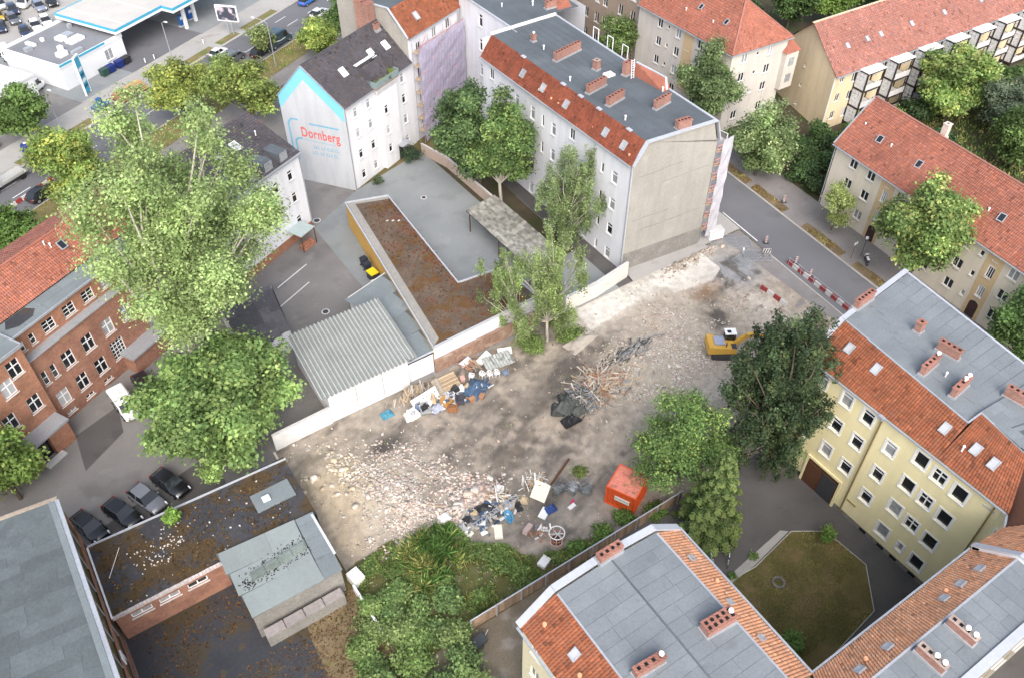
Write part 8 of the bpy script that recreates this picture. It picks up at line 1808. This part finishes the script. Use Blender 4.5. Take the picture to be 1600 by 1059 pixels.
MB().hexa([(1.3, -1.0, .5), (3.0, -1.0, .5), (3.0, 1.0, .5), (1.3, 1.0, .5), (1.35, -.95, 2.2), (2.7, -.95, 2.2), (2.7, .95, 2.2), (1.35, .95, 2.2)]).build('cab', mat('truck_blue', (.02, .06, .22), .4, .05), tk); MB().box(-3.4, -1.1, .85, 1.2, 1.1, .98).build('flatbed', mat('flatbed_grey', (.4, .4, .38), .8, .15), tk); MB().box(-3.4, -.5, .5, 1.3, .5, .85).build('chassis', DARKM, tk); MB().hexa([(2.72, -.85, 1.4), (2.82, -.85, 1.35), (2.82, .85, 1.35), (2.72, .85, 1.4), (2.62, -.8, 2.1), (2.7, -.8, 2.1), (2.7, .8, 2.1), (2.62, .8, 2.1)]).build('windscreen', CGL, tk)
for s in (-1, 1): MB().box(-3.4, s * 1.1 - .03, .98, 1.2, s * 1.1 + .03, 1.3).build('side_board', MATS['flatbed_grey'], tk)
for x in (-2.4, 2.0):
    for s in (-1, 1): MB().tube([(x, s * .9 - .12, .42), (x, s * .9 + .12, .42)], .42, 14).build('wheel', TYRE, tk)
g = 'cars in the parking lot behind the petrol station'
lot = [(89.1, 149.2, NAVY, 'car', 'leftmost dark car in the front row of the parking lot'), (92.4, 150.0, GRYC, 'car', 'grey-blue car in the front row of the parking lot'), (95.2, 153.4, NAVY, 'car', 'small navy car in the back row of the parking lot'), (92.0, 153.4, (.62, .38, .02), 'car', 'yellow car in the parking lot'), (98.5, 150.2, (.2, .23, .3), 'car', 'blue-grey car beside the white van in the parking lot'), (101.0, 149.9, BLKC, 'car', 'black car right of the white van in the parking lot'), (95.7, 157.4, (.5, .5, .5), 'car', 'pale car at the top left corner of the parking lot'), (89.8, 143.8, NAVY, 'car', 'dark blue car behind the shop wall'), (92.4, 144.1, WHC, 'car', 'white car behind the shop wall'), (94.6, 144.0, WHC, 'car', 'second white car right of the white car behind the shop wall'), (82.2, 139.4, WHC, 'minivan', 'white van at the corner left of the shop')]
for e1, e2, c, k, lab in lot: lv(k, e1, e2, 62 + random.uniform(-6, 6), c, lab, group=g, z=.016)
lv('van', 98.9, 153.8, 20, WHC, 'white van in the middle of the parking lot', z=.016, s=.95); lv('van', 75.4, 125.6, 200, WHC, 'white van beside the low white roof on the drive', z=.013); lv('van', 72.4, 126.3, 200, WHC, 'second white van partly hidden by the round tree', z=.013)
lv('car', 61.5, 119.0, 90, BLKC, 'black car at the left edge on the drive', z=.013)
# petrol station
CYAN = mat('fascia_cyan', (.06, .36, .52), .5, .04); FASW = mat('fascia_white', (.78, .79, .8), .5, .04)
t = thing('station_shop', 'white petrol station shop with grey roof and cyan edge', 'shop', LS(78.8, 121.2), A29)
wall(t, (0, 0), (12.9, 0), 0, 4.2, FASW, [(9.6, 2.0, 1.6, 1.8, 'double')]); wall(t, (12.9, 0), (12.9, 13.2), 0, 4.2, FASW, [(5, 1.6, 4, 2.2, 'triple')]); wall(t, (12.9, 13.2), (0, 13.2), 0, 4.2, FASW); wall(t, (0, 13.2), (0, 0), 0, 4.2, FASW)
polyp(t, [(0, 0, 3.9), (12.9, 0, 3.9), (12.9, 13.2, 3.9), (0, 13.2, 3.9)], mat('roof_gravel', (.2, .205, .22), .95, .15, s2=8), 'flat_roof')
MB().box(-.1, -.1, 3.7, 13.0, .15, 4.3).build('parapet', FASW, t); MB().box(-.1, .15, 3.7, .15, 13.2, 4.35).build('parapet', FASW, t); MB().box(-.1, 13.05, 3.7, 13, 13.3, 4.35).build('parapet', FASW, t); MB().box(-.12, -.16, 4.0, 9.2, -.10, 4.35).build('fascia', CYAN, t); MB().box(12.75, .15, 3.7, 13.0, 13.05, 4.3).build('parapet', FASW, t)
for k in range(4): MB().box(6.6 + (k % 2) * 1.5, 4.5 + (k // 2) * 2.4, 3.9, 7.9 + (k % 2) * 1.5, 6.1 + (k // 2) * 2.4, 4.4).build('roof_light', PVC if k < 3 else METAL, t)
for i, (x, y, w, d, h) in enumerate(((2.4, 2.4, 1.6, 1.1, .7), (4.2, 1.4, 2.0, .7, .5), (3.9, 4.0, .7, .7, .9), (1.3, 8.8, 1.2, .8, .6), (3.2, 9.5, .6, 2.0, .4), (10.8, 9.6, .6, .6, .7), (5.2, 9.8, .5, .5, .5))): MB().box(x, y, 3.9, x + w, y + d, 3.9 + h).build('roof_unit', METAL if i % 2 else PVC, t)
t = thing('station_canopy', 'white petrol station canopy with cyan fascia over the pumps', 'canopy', LS(90.4, 120.6), A29)
cp = [(0, 0), (10.6, 0), (10.6, -2.6), (26, -2.6), (26, 14), (0, 14)]
mb = MB().poly([(x, y, 5.45) for x, y in cp]).poly([(x, y, 4.75) for x, y in cp][::-1]); mb.build('roof', mat('canopy_roof', (.48, .46, .43), .9, .08, s1=.3), t)
for i in range(6):
    a, c = cp[i], cp[(i + 1) % 6]; n = Vector((c[1] - a[1], -(c[0] - a[0]), 0)).normalized() * .06
    MB().obox((a[0], a[1], 4.7), (c[0] - a[0], c[1] - a[1], 0), n, (0, 0, .42)).build('fascia', FASW, t); MB().obox((a[0], a[1], 5.12), (c[0] - a[0], c[1] - a[1], 0), n, (0, 0, .45)).build('fascia_band', CYAN, t)
for k in range(4): MB().box(2.5 + k * 6, .2, 5.45, 2.62 + k * 6, 13.8, 5.5).build('roof_seam', PVC, t)
for x, y in ((14.4, -.6), (17.6, .2), (14.4, 9), (22, 9)): MB().box(x - .25, y - .25, 0, x + .25, y + .25, 4.75).build('column', FASW, t)
for i, (e1, e2, lab) in enumerate(((105.4, 121.6, 'blue and white fuel pump at the near canopy column'), (108.2, 122.2, 'right fuel pump under the canopy edge'), (106.4, 129.0, 'rear fuel pump under the canopy'))):
    p = thing('fuel_pump', lab, 'fuel pump', LS(e1, e2, .02), A29, 'fuel pumps under the canopy'); MB().box(-.8, -.35, 0, .8, .35, .15).build('island', STONE, p); MB().box(-.5, -.25, .15, .5, .25, 1.9).build('cabinet', mat('pump_blue', (.03, .13, .42), .5, .1), p); MB().box(-.4, -.28, 1.2, .4, -.25, 1.7).build('display', PVC, p)
t = thing('price_pylon', 'tall cyan and white price pylon in front of the shop', 'sign', LS(79.6, 117.6), A29 + R(25)); MB().box(-.75, -.12, .3, .75, .12, 6.2).build('panel', CYAN, t); MB().box(-.85, -.16, 0, -.75, .16, 6.4).box(.75, -.16, 0, .85, .16, 6.4).box(-.75, -.16, 6.2, .75, .16, 6.4).build('frame', FASW, t)
for k in range(4): MB().box(-.55, -.14, 1.2 + k * .9, .55, -.12, 1.75 + k * .9).build('price_panel', FASW if k % 2 else mat('panel_teal', (.02, .12, .2), .5, 0), t)
for i, (e1, lab) in enumerate(((86.6, 'left blue bin beside the shop wall'), (88.5, 'middle blue bin beside the shop wall'), (90.0, 'right dark bin beside the shop wall'), (85.2, 'green bin left of the blue bins'))):
    p = thing('waste_bin', lab, 'bin', LS(e1, 119.7, .02), A29, 'bins beside the shop wall'); c = [(.015, .03, .16), (.015, .03, .16), (.03, .03, .035), (.03, .07, .06)][i]; MB().hexa([(-.6, -.45, .12), (.6, -.45, .12), (.6, .45, .12), (-.6, .45, .12), (-.68, -.52, 1.1), (.68, -.52, 1.1), (.68, .52, 1.1), (-.68, .52, 1.1)]).build('body', mat(f'bin_{i}', c, .5, .05), p); MB().box(-.7, -.54, 1.1, .7, .54, 1.25).build('lid', mat(f'bin_{i}', c), p)
t = thing('timber_bundle', 'rounded bundle of pale brown planks lying by the street works', 'timber', LS(82.6, 111.2, .1), A29)
for k in range(14): a = math.pi * (k + .5) / 14; MB().obox((-3.0, 1.15 * math.cos(a) - .12, .15 + 1.25 * math.sin(a)), (5.6 - .5 * math.sin(a), 0, 0), (0, .24, 0), (0, 0, .14)).build('plank', mat('plank_tan', (.48, .31, .16), .8, .12, orand=.15), t)
MB().box(-2.9, -1.2, 0, 2.5, 1.2, .3).build('bearer', WOODB, t); MB().tube([(-2.9, 0, .75), (-2.85, 0, .75)], .9, 12).build('end_disc', WOODR, t)
t = thing('trailer', 'blue site trailer with drawbar beside the plank bundle', 'trailer', LS(76.8, 111.8, .1), A29 + R(10)); MB().box(-1.2, -.8, .5, 1.2, .8, .9).build('bed', mat('trailer_blue', (.04, .13, .30), .5, .1), t); MB().box(-.3, -.3, .9, .4, .3, 1.9).build('post', MATS['trailer_blue'], t); MB().bar((-1.2, 0, .5), (-2.6, 0, .4), .1).build('drawbar', METAL, t)
for s in (-1, 1): MB().tube([(0, s * .85 - .1, .35), (0, s * .85 + .1, .35)], .35, 12).build('wheel', TYRE, t)
t = thing('letter_box', 'round dark blue container on the far pavement', 'container', LS(63.0, 112.0, .1)); MB().tube([(0, 0, 0), (0, 0, 1.2), (0, 0, 1.5)], [.75, .75, .4], 14).build('body', mat('box_blue', (.015, .03, .17), .5, .05), t); MB().box(-.2, -.2, 1.5, .2, .2, 1.56).build('lid', PVC, t)
t = thing('billboard', 'lit advertising board on two posts beside the wide street', 'billboard', LS(106.6, 111.2, .1), R(-45)); MB().box(-2.0, -.15, 2.4, 2.0, .15, 5.2).build('box', PVC, t); MB().box(-1.8, -.17, 2.6, 1.8, -.15, 5.0).build('poster', mat('poster_dark', (.06, .065, .09), .4, .1, stain=[((.6, .5, .55), .9, .5, .9), ((.25, .2, .3), 1.8, .58, .8)]), t)
for x in (-.4, .4): MB().box(x - .1, -.1, 0, x + .1, .1, 2.4).build('post', METAL, t)
def lamp(e1, e2, h, label, arm=1.8, side=1):
    p = thing('street_lamp', label, 'lamp', LS(e1, e2, .1), A29, 'lamps along the wide street'); MB().tube([(0, 0, 0), (0, 0, h)], [.09, .06], 8).build('post', METAL, p); MB().tube([(0, 0, h), (0, side * arm * .5, h + .35), (0, side * arm, h + .4)], .045, 6).build('arm', METAL, p); MB().box(-.12, side * arm - .1, h + .34, .12, side * arm + .5, h + .46).build('lamp_head', PVC, p)
lamp(69.5, 112.4, 6.5, 'slim street lamp below the round tree at the drive', 1.2, -1); lamp(93.5, 112.6, 7, 'street lamp between the forecourt and the grass strip', 1.2, -1); lamp(100.5, 96.5, 7.5, 'curved street lamp behind the blue-edged gable', 2.6, 1)
t = thing('flat_roofed_shed', 'low white roof at the left edge beside the shop', 'building', LS(66, 127.5), A29); MB().box(-6, -4, 0, 9.2, 8, 3.6).build('wall', FASW, t); MB().box(-6.2, -4.2, 3.6, 9.4, 8.2, 3.9).build('roof', mat('roof_white', (.66, .66, .66), .8, .06), t)
for i, (e1, e2) in enumerate(((91.5, 117.0), (93.2, 116.6), (101.5, 113.2))):
    p = thing('bollard', ['white bollard by the forecourt kerb', 'lying white bollard beside the upright one', 'pale bollard at the end of the grass strip'][i], 'bollard', LS(e1, e2, .1)); MB().tube([(0, 0, 0), (0, 0, .9)], .09, 8).build('post', PVC, p); MB().tube([(0, 0, .9), (0, 0, .96)], .12, 8).build('cap', DARKM, p)
